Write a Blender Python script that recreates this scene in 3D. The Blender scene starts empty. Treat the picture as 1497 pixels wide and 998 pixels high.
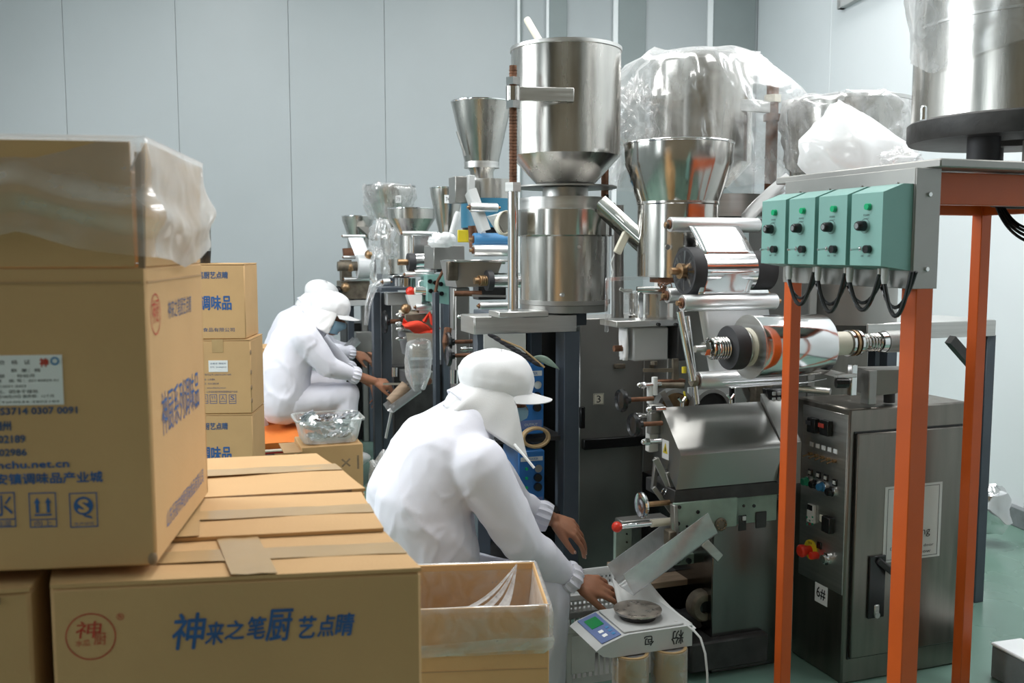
import bpy, math, random
import numpy as np
from mathutils import Vector, Matrix

SC = bpy.context.scene
COL = SC.collection
R = math.radians

# ------------------------------------------------------------------ camera
EYE = 1.42                      # eye height in metres
FPX = 1400.0                    # focal length in pixels of the 1497 x 998 frame
PITCH = math.atan(134 / FPX)    # looking slightly down
cam = bpy.data.cameras.new('camera')
cam.sensor_width = 36.0
cam.lens = FPX / 1497 * 36.0
cam.clip_start = 0.05
cam.dof.use_dof = True
cam.dof.focus_distance = 3.1
cam.dof.aperture_fstop = 7.0
camo = bpy.data.objects.new('camera', cam)
camo.location = (0, 0, EYE)
camo.rotation_euler = (R(90) - PITCH, 0, 0)
COL.objects.link(camo)
SC.camera = camo

# ------------------------------------------------------------------ world, exposure, lights
w = bpy.data.worlds.new('world')
SC.world = w
w.use_nodes = True
w.node_tree.nodes['Background'].inputs[0].default_value = (0.8, 0.9, 1.0, 1)
w.node_tree.nodes['Background'].inputs[1].default_value = 0.3
vs = SC.view_settings
vs.view_transform = 'Standard'
vs.look = 'None'
vs.gamma = 1
vs.use_curve_mapping = False
vs.exposure = 0.3

def area(name, loc, target, sx, sy, power, color=(1, 1, 1)):
    l = bpy.data.lights.new(name, 'AREA')
    l.shape = 'RECTANGLE'
    l.size, l.size_y = sx, sy
    l.energy = power
    l.color = color
    o = bpy.data.objects.new(name, l)
    o.location = loc
    d = Vector(target) - Vector(loc)
    o.rotation_euler = d.to_track_quat('-Z', 'Y').to_euler()
    COL.objects.link(o)
    return o

# daylight through the tall windows of the left wall and the high window of the right wall
area('window_daylight', (-4.45, -0.6, 2.1), (0.5, 1.2, 1.3), 0.8, 2.4, 13, (0.93, 0.97, 1.0))
area('window_daylight', (-4.45, 3.2, 2.6), (0.5, 3.6, 1.4), 2.4, 1.6, 95, (0.93, 0.97, 1.0))
area('window_daylight', (3.02, 2.9, 3.3), (0.4, 2.6, 0.9), 3.0, 0.9, 60, (0.95, 0.98, 1.0))
# ceiling lamps (their housings are built below)
LAMPS = [(x, y) for x in (-2.2, 0.1, 2.2) for y in (2.4, 4.0, 5.6)]
for lx, ly in LAMPS:
    area('ceiling_lamp_light', (lx, ly, 4.08), (lx, ly, 0), 0.5, 1.5, 26, (1.0, 0.985, 0.96))

# ------------------------------------------------------------------ pixels <-> place
CP, SP = math.cos(PITCH), math.sin(PITCH)
FWD = Vector((0, CP, -SP))
UPV = Vector((0, SP, CP))
CAMP = Vector((0, 0, EYE))
E1 = Vector((-0.3305, 0.9438, 0))     # the machine row runs this way (away, left)
E2 = Vector((0.9438, 0.3305, 0))      # across the row (right)
E3 = Vector((0, 0, 1))
ROW = math.atan2(E2.y, E2.x)

def ray(px, py):
    return FWD + Vector((1, 0, 0)) * ((px - 748.5) / FPX) + UPV * ((499 - py) / FPX)

def P(px, py, Y):
    d = ray(px, py)
    return CAMP + d * (Y / d.y)

def Z(px, py, z):
    d = ray(px, py)
    return CAMP + d * ((z - EYE) / d.z)

def hit(px, py, p0, n):
    d = ray(px, py)
    return CAMP + d * ((Vector(p0) - CAMP).dot(n) / d.dot(n))

def along(p, px, e=E2):
    """the point on the line p + L*e seen at column px"""
    u = (px - 748.5) / FPX
    q = p - CAMP
    L = (u * q.dot(FWD) - q.x) / (e.x - u * e.dot(FWD))
    return p + e * L

def S(n, Y):
    return n * Y / FPX

# ------------------------------------------------------------------ numpy noise
def _hash(i, j, k, s):
    h = (i * 374761393 + j * 668265263 + k * 2147483647 + s * 1274126177) & 0xFFFFFFFF
    h = ((h ^ (h >> 13)) * 1274126177) & 0xFFFFFFFF
    return ((h ^ (h >> 16)) & 0xFFFF) / 65535.0

def vnoise(p, seed=0):
    p = np.asarray(p, float)
    f = np.floor(p)
    i = f.astype(np.int64)
    t = p - f
    t = t * t * (3 - 2 * t)
    r = 0
    for a in (0, 1):
        for b in (0, 1):
            for c in (0, 1):
                wgt = (t[:, 0] if a else 1 - t[:, 0]) * (t[:, 1] if b else 1 - t[:, 1]) * (t[:, 2] if c else 1 - t[:, 2])
                r = r + wgt * _hash(i[:, 0] + a, i[:, 1] + b, i[:, 2] + c, seed)
    return r * 2 - 1

def ridge(p, seed=0):
    return (1 - np.abs(vnoise(p, seed))) ** 3

# ------------------------------------------------------------------ materials
def mat(name, col, rough=0.5, metal=0.0, var=0.12, scale=6.0, stretch=(1, 1, 1), bump=0.0, bscale=60.0,
        rvar=0.0, col2=None, spec=0.5, coat=0.0, trans=0.0, sheen=0.0, sss=0.0, detail=4.0):
    m = bpy.data.materials.new(name)
    m.use_nodes = True
    nt = m.node_tree
    b = nt.nodes['Principled BSDF']
    b.inputs['Roughness'].default_value = rough
    b.inputs['Metallic'].default_value = metal
    b.inputs['Specular IOR Level'].default_value = spec
    b.inputs['Coat Weight'].default_value = coat
    b.inputs['Transmission Weight'].default_value = trans
    b.inputs['Sheen Weight'].default_value = sheen
    b.inputs['Subsurface Weight'].default_value = sss
    tc = nt.nodes.new('ShaderNodeTexCoord')
    mp = nt.nodes.new('ShaderNodeMapping')
    mp.inputs['Scale'].default_value = stretch
    nt.links.new(tc.outputs['Object'], mp.inputs['Vector'])
    n = nt.nodes.new('ShaderNodeTexNoise')
    n.inputs['Scale'].default_value = scale
    n.inputs['Detail'].default_value = detail
    nt.links.new(mp.outputs[0], n.inputs['Vector'])
    cr = nt.nodes.new('ShaderNodeValToRGB')
    cr.color_ramp.elements[0].position = 0.3
    cr.color_ramp.elements[1].position = 0.7
    c2 = col2 if col2 else tuple(max(0, c * (1 - var)) for c in col)
    c1 = col if col2 else tuple(min(1, c * (1 + var * 0.5)) for c in col)
    cr.color_ramp.elements[0].color = (*c2, 1)
    cr.color_ramp.elements[1].color = (*c1, 1)
    nt.links.new(n.outputs['Fac'], cr.inputs[0])
    nt.links.new(cr.outputs[0], b.inputs['Base Color'])
    if rvar:
        mr = nt.nodes.new('ShaderNodeMapRange')
        mr.inputs['From Min'].default_value = 0.3
        mr.inputs['From Max'].default_value = 0.7
        mr.inputs['To Min'].default_value = max(0.02, rough - rvar)
        mr.inputs['To Max'].default_value = rough + rvar
        nt.links.new(n.outputs['Fac'], mr.inputs['Value'])
        nt.links.new(mr.outputs[0], b.inputs['Roughness'])
    if bump:
        n2 = nt.nodes.new('ShaderNodeTexNoise')
        n2.inputs['Scale'].default_value = bscale
        n2.inputs['Detail'].default_value = 3
        nt.links.new(mp.outputs[0], n2.inputs['Vector'])
        bm = nt.nodes.new('ShaderNodeBump')
        bm.inputs['Strength'].default_value = bump
        bm.inputs['Distance'].default_value = 0.01
        nt.links.new(n2.outputs['Fac'], bm.inputs['Height'])
        nt.links.new(bm.outputs[0], b.inputs['Normal'])
    return m

def film(name, col=(0.95, 0.96, 0.97), lo=0.08, hi=0.5, scale=14.0, rough=0.16, white=0.5, face=0.7):
    """thin clear plastic: see-through, milky along its creases, glossy"""
    m = bpy.data.materials.new(name)
    m.use_nodes = True
    nt = m.node_tree
    nt.nodes.remove(nt.nodes['Principled BSDF'])
    out = nt.nodes['Material Output']
    tr = nt.nodes.new('ShaderNodeBsdfTransparent')
    gl = nt.nodes.new('ShaderNodeBsdfGlossy')
    gl.inputs['Roughness'].default_value = rough
    df = nt.nodes.new('ShaderNodeBsdfDiffuse')
    df.inputs['Color'].default_value = (*col, 1)
    tl = nt.nodes.new('ShaderNodeBsdfTranslucent')
    tl.inputs['Color'].default_value = (*col, 1)
    dm = nt.nodes.new('ShaderNodeMixShader')
    dm.inputs[0].default_value = 0.5
    nt.links.new(df.outputs[0], dm.inputs[1])
    nt.links.new(tl.outputs[0], dm.inputs[2])
    m1 = nt.nodes.new('ShaderNodeMixShader')
    m1.inputs[0].default_value = 1 - white
    nt.links.new(dm.outputs[0], m1.inputs[1])
    nt.links.new(gl.outputs[0], m1.inputs[2])
    tc = nt.nodes.new('ShaderNodeTexCoord')
    n = nt.nodes.new('ShaderNodeTexNoise')
    n.inputs['Scale'].default_value = scale
    n.inputs['Detail'].default_value = 5
    n.inputs['Distortion'].default_value = 1.5
    nt.links.new(tc.outputs['Object'], n.inputs['Vector'])
    lw = nt.nodes.new('ShaderNodeLayerWeight')
    lw.inputs['Blend'].default_value = 0.45
    ad = nt.nodes.new('ShaderNodeMath')
    ad.operation = 'MULTIPLY_ADD'
    ad.inputs[1].default_value = face
    nt.links.new(lw.outputs['Facing'], ad.inputs[0])
    sb = nt.nodes.new('ShaderNodeMapRange')
    sb.inputs['From Min'].default_value = 0.35
    sb.inputs['From Max'].default_value = 0.75
    sb.inputs['To Min'].default_value = lo
    sb.inputs['To Max'].default_value = hi
    nt.links.new(n.outputs['Fac'], sb.inputs['Value'])
    nt.links.new(sb.outputs[0], ad.inputs[2])
    cl = nt.nodes.new('ShaderNodeClamp')
    cl.inputs['Max'].default_value = min(0.98, hi + 0.4)
    nt.links.new(ad.outputs[0], cl.inputs[0])
    m2 = nt.nodes.new('ShaderNodeMixShader')
    nt.links.new(cl.outputs[0], m2.inputs[0])
    nt.links.new(tr.outputs[0], m2.inputs[1])
    nt.links.new(m1.outputs[0], m2.inputs[2])
    nt.links.new(m2.outputs[0], out.inputs['Surface'])
    return m

class M: pass
M.wall = mat('wall_panel', (0.40, 0.435, 0.455), 0.42, var=0.04, scale=1.2)  # shade of the back wall is put into this darker grey
M.wallr = mat('wall_panel_lit', (0.80, 0.84, 0.87), 0.5, var=0.03, scale=1.0)  # brighter copy, holds the light falling on the right wall
M.wallw = mat('white_trim', (0.85, 0.88, 0.9), 0.4, var=0.03)
M.walld = mat('grey_green_panel', (0.25, 0.29, 0.295), 0.5, var=0.06, scale=2)
M.ceil = mat('ceiling_paint', (0.78, 0.8, 0.8), 0.8, var=0.03)
M.floor = mat('green_epoxy_floor', (0.15, 0.255, 0.21), 0.3, var=0.12, scale=1.4, bump=0.02, bscale=30, rvar=0.08)
M.concrete = mat('grey_concrete', (0.2, 0.22, 0.23), 0.8, var=0.3, scale=9, bump=0.2)
M.card = mat('cardboard', (0.60, 0.375, 0.18), 0.75, var=0.07, scale=5, bump=0.05, bscale=220, spec=0.3)
M.card_in = mat('cardboard_inside', (0.46, 0.29, 0.145), 0.8, var=0.1, scale=4, bump=0.05)
M.card_edge = mat('cardboard_cut_edge', (0.3, 0.2, 0.12), 0.9, var=0.3, scale=40)
M.tape = mat('clear_packing_tape', (0.50, 0.335, 0.165), 0.28, var=0.12, scale=9, coat=0.12, bump=0.08, bscale=18)
M.ink = mat('blue_ink', (0.03, 0.115, 0.33), 0.6, var=0.2, scale=40)
M.inkd = mat('faded_blue_ink', (0.05, 0.10, 0.22), 0.6, var=0.2, scale=40)
M.inkr = mat('red_ink', (0.5, 0.05, 0.03), 0.6, var=0.2, scale=40)
M.inkb = mat('black_ink', (0.02, 0.02, 0.025), 0.6)
M.paper = mat('white_paper', (0.82, 0.83, 0.84), 0.6, var=0.03)
M.paper2 = mat('grey_paper', (0.62, 0.64, 0.62), 0.6, var=0.05)
M.steel = mat('stainless_steel', (0.53, 0.515, 0.485), 0.24, 1.0, var=0.22, scale=5, stretch=(3, 3, 0.5), rvar=0.09, bump=0.02, bscale=20)
M.steelp = mat('polished_steel', (0.58, 0.565, 0.535), 0.15, 1.0, var=0.25, scale=4, stretch=(3, 3, 0.6), rvar=0.06, bump=0.025, bscale=14)
M.steelb = mat('brushed_steel', (0.58, 0.575, 0.56), 0.36, 1.0, var=0.12, scale=16, stretch=(0.3, 0.3, 6), rvar=0.07)
M.steeld = mat('dull_cabinet_steel', (0.25, 0.23, 0.205), 0.36, 1.0, var=0.14, scale=9, stretch=(4, 4, 0.4), rvar=0.08)
M.walldk = mat('beige_rear_wall', (0.36, 0.285, 0.205), 0.7, var=0.06, scale=2)
M.steelbk = mat('dark_polished_steel', (0.16, 0.155, 0.15), 0.2, 1.0, var=0.25, scale=3, stretch=(3, 3, .6), rvar=0.06)
M.hood = mat('smooth_hood_steel', (0.36, 0.355, 0.34), 0.30, 1.0, var=0.05, scale=2.5, rvar=0.02, bump=0.004, bscale=5)
M.steelg = mat('grey_sheet_steel', (0.34, 0.335, 0.32), 0.42, 0.85, var=0.15, scale=4, rvar=0.08)
M.chrome = mat('chrome', (0.75, 0.75, 0.75), 0.1, 1.0, var=0.1)
M.alu = mat('aluminium_roller', (0.86, 0.87, 0.88), 0.34, 0.9, var=0.05, scale=12, rvar=0.05)
M.foil = mat('silver_foil', (0.80, 0.80, 0.81), 0.13, 1.0, var=0.06, scale=7, bump=0.12, bscale=9)
M.foilw = mat('white_film_roll', (0.80, 0.82, 0.84), 0.3, 0.25, var=0.05)
M.rust = mat('rusty_steel', (0.20, 0.095, 0.055), 0.7, 0.5, var=0.5, scale=30, bump=0.3, bscale=90)
M.brass = mat('worn_brass', (0.42, 0.27, 0.15), 0.4, 0.9, var=0.4, scale=30)
M.dirty = mat('oily_cast_metal', (0.20, 0.17, 0.13), 0.55, 0.6, var=0.5, scale=18, bump=0.2)
M.orange = mat('orange_paint', (0.57, 0.092, 0.009), 0.38, var=0.1, scale=5)
M.navy = mat('dark_blue_grey_paint', (0.062, 0.077, 0.098), 0.42, var=0.18, scale=6)
M.black = mat('black_plastic', (0.010, 0.010, 0.011), 0.26, var=0.2)
M.blackr = mat('black_rubber', (0.03, 0.03, 0.034), 0.6, var=0.2, scale=20)
M.blackp = mat('worn_black_paint', (0.035, 0.034, 0.034), 0.5, var=0.5, scale=14, bump=0.1)
M.teal = mat('teal_green_paint', (0.20, 0.40, 0.365), 0.42, var=0.06, scale=4)
M.palegreen = mat('pale_green_paint', (0.27, 0.36, 0.30), 0.5, 0.1, var=0.25, scale=12)
M.greenlamp = mat('green_lamp_lens', (0.0, 0.42, 0.17), 0.2, var=0.1, coat=0.5)
M.greenbtn = mat('green_button', (0.02, 0.3, 0.17), 0.35)
M.bluebtn = mat('blue_button', (0.03, 0.16, 0.32), 0.35)
M.red = mat('red_plastic', (0.72, 0.035, 0.015), 0.3, var=0.1)
M.redst = mat('red_stool_plastic', (0.55, 0.02, 0.02), 0.35, var=0.1)
M.ragred = mat('red_rag', (0.75, 0.05, 0.02), 0.85, var=0.2, scale=20)
M.yellow = mat('yellow_plastic', (0.75, 0.6, 0.03), 0.4, var=0.08)
M.bluebox = mat('blue_enamel', (0.022, 0.15, 0.43), 0.35, var=0.08)
M.bluedrum = mat('petrol_blue_paint', (0.03, 0.17, 0.28), 0.4, var=0.1)
M.bluerol = mat('blue_roller_sleeve', (0.06, 0.23, 0.46), 0.45, var=0.06)
M.white = mat('white_plastic', (0.74, 0.755, 0.75), 0.4, var=0.07, scale=5)
M.whitew = mat('worn_white_plastic', (0.66, 0.665, 0.64), 0.45, var=0.15, scale=7)
M.greyp = mat('light_grey_plastic', (0.50, 0.51, 0.51), 0.45, var=0.05)
M.paneb = mat('blue_grey_keypad', (0.13, 0.18, 0.36), 0.4, var=0.08)
M.lcd = mat('green_lcd', (0.01, 0.22, 0.06), 0.25, var=0.1)
M.cream = mat('cream_plastic', (0.78, 0.74, 0.62), 0.5, var=0.08)
M.cloth = mat('white_cotton', (0.79, 0.79, 0.88), 0.85, var=0.03, scale=7, bump=0.04, bscale=260, sheen=0.1)
M.veil = mat('white_mesh_cloth', (0.78, 0.775, 0.78), 0.9, var=0.05, scale=9, bump=0.1, bscale=340)
M.cap = mat('white_cap_cotton', (0.85, 0.85, 0.87), 0.85, var=0.03, scale=8, bump=0.04, bscale=260)
M.mask = mat('blue_face_mask', (0.33, 0.52, 0.66), 0.8, var=0.05)
M.skin = mat('skin', (0.42, 0.19, 0.11), 0.5, var=0.16, scale=14, bump=0.06, bscale=120, sss=0.06)
M.hair = mat('black_hair', (0.02, 0.016, 0.014), 0.5)
M.nail = mat('fingernail', (0.62, 0.38, 0.31), 0.3, var=0.05)
M.shoe = mat('white_shoe', (0.6, 0.6, 0.6), 0.5)
M.sack = mat('orange_cushion_cloth', (0.80, 0.22, 0.04), 0.8, var=0.12, scale=9, bump=0.1)
M.wood = mat('pale_worn_wood', (0.33, 0.235, 0.16), 0.7, var=0.3, scale=7, stretch=(1, 8, 8))
M.kraft = mat('kraft_core_board', (0.42, 0.285, 0.14), 0.6, var=0.08, scale=5)
M.pan = mat('scale_pan_steel', (0.45, 0.40, 0.35), 0.35, 0.9, var=0.3, scale=30, rvar=0.15)
M.film = film('clear_plastic_film')
M.filmm = film('milky_plastic_film', lo=0.12, hi=0.5, white=0.6, scale=5)
M.filmc = film('crumpled_clear_plastic', lo=0.05, hi=0.5, scale=8, white=0.55, face=0.5)
M.filmw = film('white_plastic_bag', lo=0.82, hi=0.95, white=0.85, scale=8)
M.tub = film('frosted_clear_tub', col=(0.88, 0.93, 0.92), lo=0.22, hi=0.42, scale=3, white=0.55)
M.acryl = film('clear_acrylic', lo=0.08, hi=0.2, scale=3, rough=0.06, white=0.35)
M.acrylm = film('scratched_acrylic_chute', col=(0.78, 0.8, 0.82), lo=0.5, hi=0.72, scale=9, rough=0.2, white=0.5)
# ------------------------------------------------------------------ mesh helpers
ROOTM = {}

def setp(o, label=None, cat=None, group=None, kind=None):
    if label: o['label'] = label
    if cat: o['category'] = cat
    if group: o['group'] = group
    if kind: o['kind'] = kind
    return o

def thing(name, label, cat, loc, yaw=0.0, group=None):
    o = bpy.data.objects.new(name, None)
    o.empty_display_size = 0.05
    o.location = loc
    o.rotation_euler = (0, 0, yaw)
    COL.objects.link(o)
    ROOTM[o.name] = Matrix.Translation(Vector(loc)) @ Matrix.Rotation(yaw, 4, 'Z')
    return setp(o, label, cat, group)

def rootmat(o):
    while o.parent:
        o = o.parent
    return ROOTM.get(o.name, Matrix.Translation(o.location))

def perp(a):
    a = Vector(a).normalized()
    h = Vector((0, 0, 1)) if abs(a.z) < 0.9 else Vector((1, 0, 0))
    x = h.cross(a).normalized()
    return x, a.cross(x).normalized(), a

class MB:
    def __init__(s):
        s.v, s.f = [], []

    def add(s, vs, fs):
        k = len(s.v)
        s.v += [tuple(p) for p in vs]
        s.f += [tuple(i + k for i in q) for q in fs]
        return s

    def box(s, c, size, ax=None, ch=0.0):
        """box of size (x, y, z) about c, its axes ax (three vectors), edges chamfered by ch"""
        c = Vector(c)
        X, Y_, Z_ = ax if ax else (Vector((1, 0, 0)), Vector((0, 1, 0)), Vector((0, 0, 1)))
        h = [x / 2 for x in size]
        if ch <= 0:
            vs = [c + X * (h[0] * i) + Y_ * (h[1] * j) + Z_ * (h[2] * k) for i in (-1, 1) for j in (-1, 1) for k in (-1, 1)]
            return s.add(vs, [(0, 1, 3, 2), (4, 6, 7, 5), (0, 4, 5, 1), (2, 3, 7, 6), (0, 2, 6, 4), (1, 5, 7, 3)])
        ch = min(ch, min(h) * 0.9)
        idx, vs = {}, []
        for i in (-1, 1):
            for j in (-1, 1):
                for k in (-1, 1):
                    for a in range(3):
                        q = [h[0] * i, h[1] * j, h[2] * k]
                        for b in range(3):
                            if b != a:
                                q[b] -= ch * (i, j, k)[b]
                        idx[(i, j, k, a)] = len(vs)
                        vs.append(c + X * q[0] + Y_ * q[1] + Z_ * q[2])
        fs = []
        for a in range(3):
            b, d = (a + 1) % 3, (a + 2) % 3
            for sg in (-1, 1):
                q = []
                for (u, t) in ((-1, -1), (1, -1), (1, 1), (-1, 1)):
                    e = [0, 0, 0]; e[a] = sg; e[b] = u; e[d] = t
                    q.append(idx[(*e, a)])
                fs.append(tuple(q if sg > 0 else q[::-1]))
        for a in range(3):                       # edges along axis a
            b, d = (a + 1) % 3, (a + 2) % 3
            for u in (-1, 1):
                for t in (-1, 1):
                    e0 = [0, 0, 0]; e0[a] = -1; e0[b] = u; e0[d] = t
                    e1 = list(e0); e1[a] = 1
                    q = [idx[(*e0, b)], idx[(*e1, b)], idx[(*e1, d)], idx[(*e0, d)]]
                    fs.append(tuple(q if u * t < 0 else q[::-1]))
        for i in (-1, 1):
            for j in (-1, 1):
                for k in (-1, 1):
                    q = [idx[(i, j, k, a)] for a in range(3)]
                    fs.append(tuple(q if i * j * k > 0 else q[::-1]))
        return s.add(vs, fs)

    def rbox(s, c, size, ch=0.0):
        return s.box(c, size, (E2, E1, E3), ch)

    def beam(s, a, b, wd, ht, ch=0.0, up=None):
        """square bar from a to b"""
        a, b = Vector(a), Vector(b)
        d = (b - a)
        L = d.length
        d.normalize()
        u = Vector(up) if up is not None else (E3 if abs(d.z) < 0.9 else E1)
        x = d.cross(u).normalized()
        u = x.cross(d).normalized()
        return s.box((a + b) / 2, (L, wd, ht), (d, -x, u), ch)

    def cyl(s, a, b, r0, r1=None, n=20, caps=True):
        a, b = Vector(a), Vector(b)
        r1 = r0 if r1 is None else r1
        x, y, d = perp(b - a)
        vs = []
        for (c, r) in ((a, r0), (b, r1)):
            for i in range(n):
                t = 2 * math.pi * i / n
                vs.append(c + x * (r * math.cos(t)) + y * (r * math.sin(t)))
        fs = [(i, (i + 1) % n, n + (i + 1) % n, n + i) for i in range(n)]
        if caps:
            fs += [tuple(range(n - 1, -1, -1)), tuple(range(n, 2 * n))]
        return s.add(vs, fs)

    def lathe(s, prof, c, axis=E3, n=40, closed=False, a0=0.0, a1=2 * math.pi, jit=None):
        """prof: list of (radius, height along axis from c)"""
        c = Vector(c)
        x, y, d = perp(axis)
        full = abs(a1 - a0 - 2 * math.pi) < 1e-6
        m = n if full else n + 1
        vs = []
        for i in range(m):
            t = a0 + (a1 - a0) * i / n
            e = x * math.cos(t) + y * math.sin(t)
            for (r, h) in prof:
                vs.append(c + e * r + d * h)
        k = len(prof)
        fs = []
        for i in range(n):
            j = (i + 1) % m
            for q in range(k if closed else k - 1):
                q2 = (q + 1) % k
                fs.append((i * k + q, j * k + q, j * k + q2, i * k + q2))
        if not closed and full:
            if prof[0][0] > 1e-6:
                fs.append(tuple(i * k for i in range(n - 1, -1, -1)))
            if prof[-1][0] > 1e-6:
                fs.append(tuple(i * k + k - 1 for i in range(n)))
        return s.add(vs, fs)

    def shell(s, prof, c, t=0.004, axis=E3, n=44):
        """open vessel of wall thickness t, profile listed from top to bottom"""
        inner = [(max(0.002, r - t), h) for (r, h) in prof]
        return s.lathe(prof + inner[::-1], c, axis, n, closed=True)

    def tube(s, pts, r, n=8, caps=True, closed=False):
        pts = [Vector(p) for p in pts]
        rs = r if isinstance(r, (list, tuple)) else [r] * len(pts)
        k = len(pts)
        vs = []
        x = None
        for i, p in enumerate(pts):
            a = pts[(i - 1) % k] if (closed or i > 0) else p
            b = pts[(i + 1) % k] if (closed or i < k - 1) else p
            d = (b - a)
            if d.length < 1e-9: d = Vector((0, 0, 1))
            d.normalize()
            if x is None:
                x = perp(d)[0]
            x = (x - d * x.dot(d))
            if x.length < 1e-6: x = perp(d)[0]
            x.normalize()
            y = d.cross(x)
            for j in range(n):
                t = 2 * math.pi * j / n
                vs.append(p + (x * math.cos(t) + y * math.sin(t)) * rs[i])
        fs = []
        for i in range(k if closed else k - 1):
            i2 = (i + 1) % k
            for j in range(n):
                fs.append((i * n + j, i * n + (j + 1) % n, i2 * n + (j + 1) % n, i2 * n + j))
        if caps and not closed:
            fs += [tuple(range(n - 1, -1, -1)), tuple(range((k - 1) * n, k * n))]
        return s.add(vs, fs)

    def spring(s, a, b, r, wire, turns, n=6):
        a, b = Vector(a), Vector(b)
        x, y, d = perp(b - a)
        L = (b - a).length
        k = int(turns * 14)
        pts = [a + d * (L * i / k) + (x * math.cos(2 * math.pi * turns * i / k) + y * math.sin(2 * math.pi * turns * i / k)) * r for i in range(k + 1)]
        return s.tube(pts, wire, n)

    def ball(s, c, r, n=16, m=10, ax=None):
        c = Vector(c)
        X, Y_, Z_ = ax if ax else (Vector((1, 0, 0)), Vector((0, 1, 0)), Vector((0, 0, 1)))
        rr = r if isinstance(r, (tuple, list)) else (r, r, r)
        vs = [c + Z_ * rr[2]]
        for i in range(1, m):
            t = math.pi * i / m
            for j in range(n):
                u = 2 * math.pi * j / n
                vs.append(c + X * (rr[0] * math.sin(t) * math.cos(u)) + Y_ * (rr[1] * math.sin(t) * math.sin(u)) + Z_ * (rr[2] * math.cos(t)))
        vs.append(c - Z_ * rr[2])
        fs = [(0, 1 + j, 1 + (j + 1) % n) for j in range(n)]
        for i in range(m - 2):
            for j in range(n):
                a = 1 + i * n
                fs.append((a + j, a + n + j, a + n + (j + 1) % n, a + (j + 1) % n))
        e = len(vs) - 1
        a = 1 + (m - 2) * n
        fs += [(e, a + (j + 1) % n, a + j) for j in range(n)]
        return s.add(vs, fs)

    def cone2(s, a, ra, b, rb, n=14):
        """capsule with two radii"""
        a, b = Vector(a), Vector(b)
        x, y, d = perp(b - a)
        L = (b - a).length
        prof = [(0.0001, -ra)] + [(ra * math.sin(t), -ra * math.cos(t)) for t in (0.5, 1.0, 1.57)]
        prof += [(rb * math.cos(t), L + rb * math.sin(t)) for t in (0.0, 0.57, 1.07)] + [(0.0001, L + rb)]
        return s.lathe(prof, a, d, n)

    def prism(s, pts, ext):
        """polygon (list of points) pushed along ext"""
        pts = [Vector(p) for p in pts]
        e = Vector(ext)
        k = len(pts)
        vs = pts + [p + e for p in pts]
        nrm = Vector((0, 0, 0))
        for i in range(k):
            nrm += pts[i].cross(pts[(i + 1) % k])
        flip = nrm.dot(e) > 0
        fs = [tuple(range(k))[::-1], tuple(range(k, 2 * k))] + [(i, (i + 1) % k, k + (i + 1) % k, k + i) for i in range(k)]
        if not flip:
            fs = [q[::-1] for q in fs]
        return s.add(vs, fs)

    def grid(s, pts, t=0.0):
        """pts: array (n, m, 3); t > 0 gives the sheet a thickness"""
        a = np.asarray(pts, float)
        n, m = a.shape[:2]
        def faces(k, rev):
            r = []
            for i in range(n - 1):
                for j in range(m - 1):
                    q = (k + i * m + j, k + (i + 1) * m + j, k + (i + 1) * m + j + 1, k + i * m + j + 1)
                    r.append(q[::-1] if rev else q)
            return r
        if t <= 0:
            return s.add(a.reshape(-1, 3), faces(0, False))
        du = np.gradient(a, axis=0); dv = np.gradient(a, axis=1)
        nn = np.cross(du, dv)
        nn /= np.maximum(np.linalg.norm(nn, axis=2, keepdims=True), 1e-9)
        vs = np.concatenate([(a + nn * t / 2).reshape(-1, 3), (a - nn * t / 2).reshape(-1, 3)])
        K = n * m
        fs = faces(0, False) + faces(K, True)
        for i in range(n - 1):
            for j, rv in ((0, False), (m - 1, True)):
                q = (i * m + j, K + i * m + j, K + (i + 1) * m + j, (i + 1) * m + j)
                fs.append(q if rv is False else q[::-1])
        for j in range(m - 1):
            for i, rv in ((0, True), (n - 1, False)):
                q = (i * m + j, K + i * m + j, K + i * m + j + 1, i * m + j + 1)
                fs.append(q if rv is False else q[::-1])
        return s.add(vs, fs)

    def mesh(s, name, mt, ang=38):
        me = bpy.data.meshes.new(name)
        me.from_pydata([tuple(p) for p in s.v], [], s.f)
        me.materials.append(mt)
        if ang:
            me.polygons.foreach_set('use_smooth', [True] * len(me.polygons))
            me.set_sharp_from_angle(angle=R(ang))
        me.update()
        return me

    def part(s, name, mt, parent, local=False, ang=38, label=None):
        """a part of a thing; points are world points unless local"""
        if not local:
            inv = rootmat(parent).inverted()
            s.v = [tuple(inv @ Vector(p)) for p in s.v]
        o = bpy.data.objects.new(name, s.mesh(name, mt, ang))
        o.parent = parent
        COL.objects.link(o)
        if label: o['label'] = label
        return o

    def solo(s, name, mt, label=None, cat=None, group=None, kind=None, ang=38):
        """a thing (or piece of the setting) that is one mesh"""
        a = np.array(s.v)
        c = Vector(((a[:, 0].min() + a[:, 0].max()) / 2, (a[:, 1].min() + a[:, 1].max()) / 2, a[:, 2].min()))
        s.v = [tuple(Vector(p) - c) for p in s.v]
        o = bpy.data.objects.new(name, s.mesh(name, mt, ang))
        o.location = c
        COL.objects.link(o)
        return setp(o, label, cat, group, kind)

def clone(o, loc, yaw, label, group=None):
    """copy a thing with its parts and sub-parts"""
    r = o.copy()
    COL.objects.link(r)
    r.location = loc
    r.rotation_euler = (0, 0, yaw)
    r['label'] = label
    if group: r['group'] = group
    ROOTM[r.name] = Matrix.Translation(Vector(loc)) @ Matrix.Rotation(yaw, 4, 'Z')
    def rec(a, b):
        for ch in list(a.children):
            c = ch.copy()
            COL.objects.link(c)
            c.parent = b
            rec(ch, c)
    rec(o, r)
    return r

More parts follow.
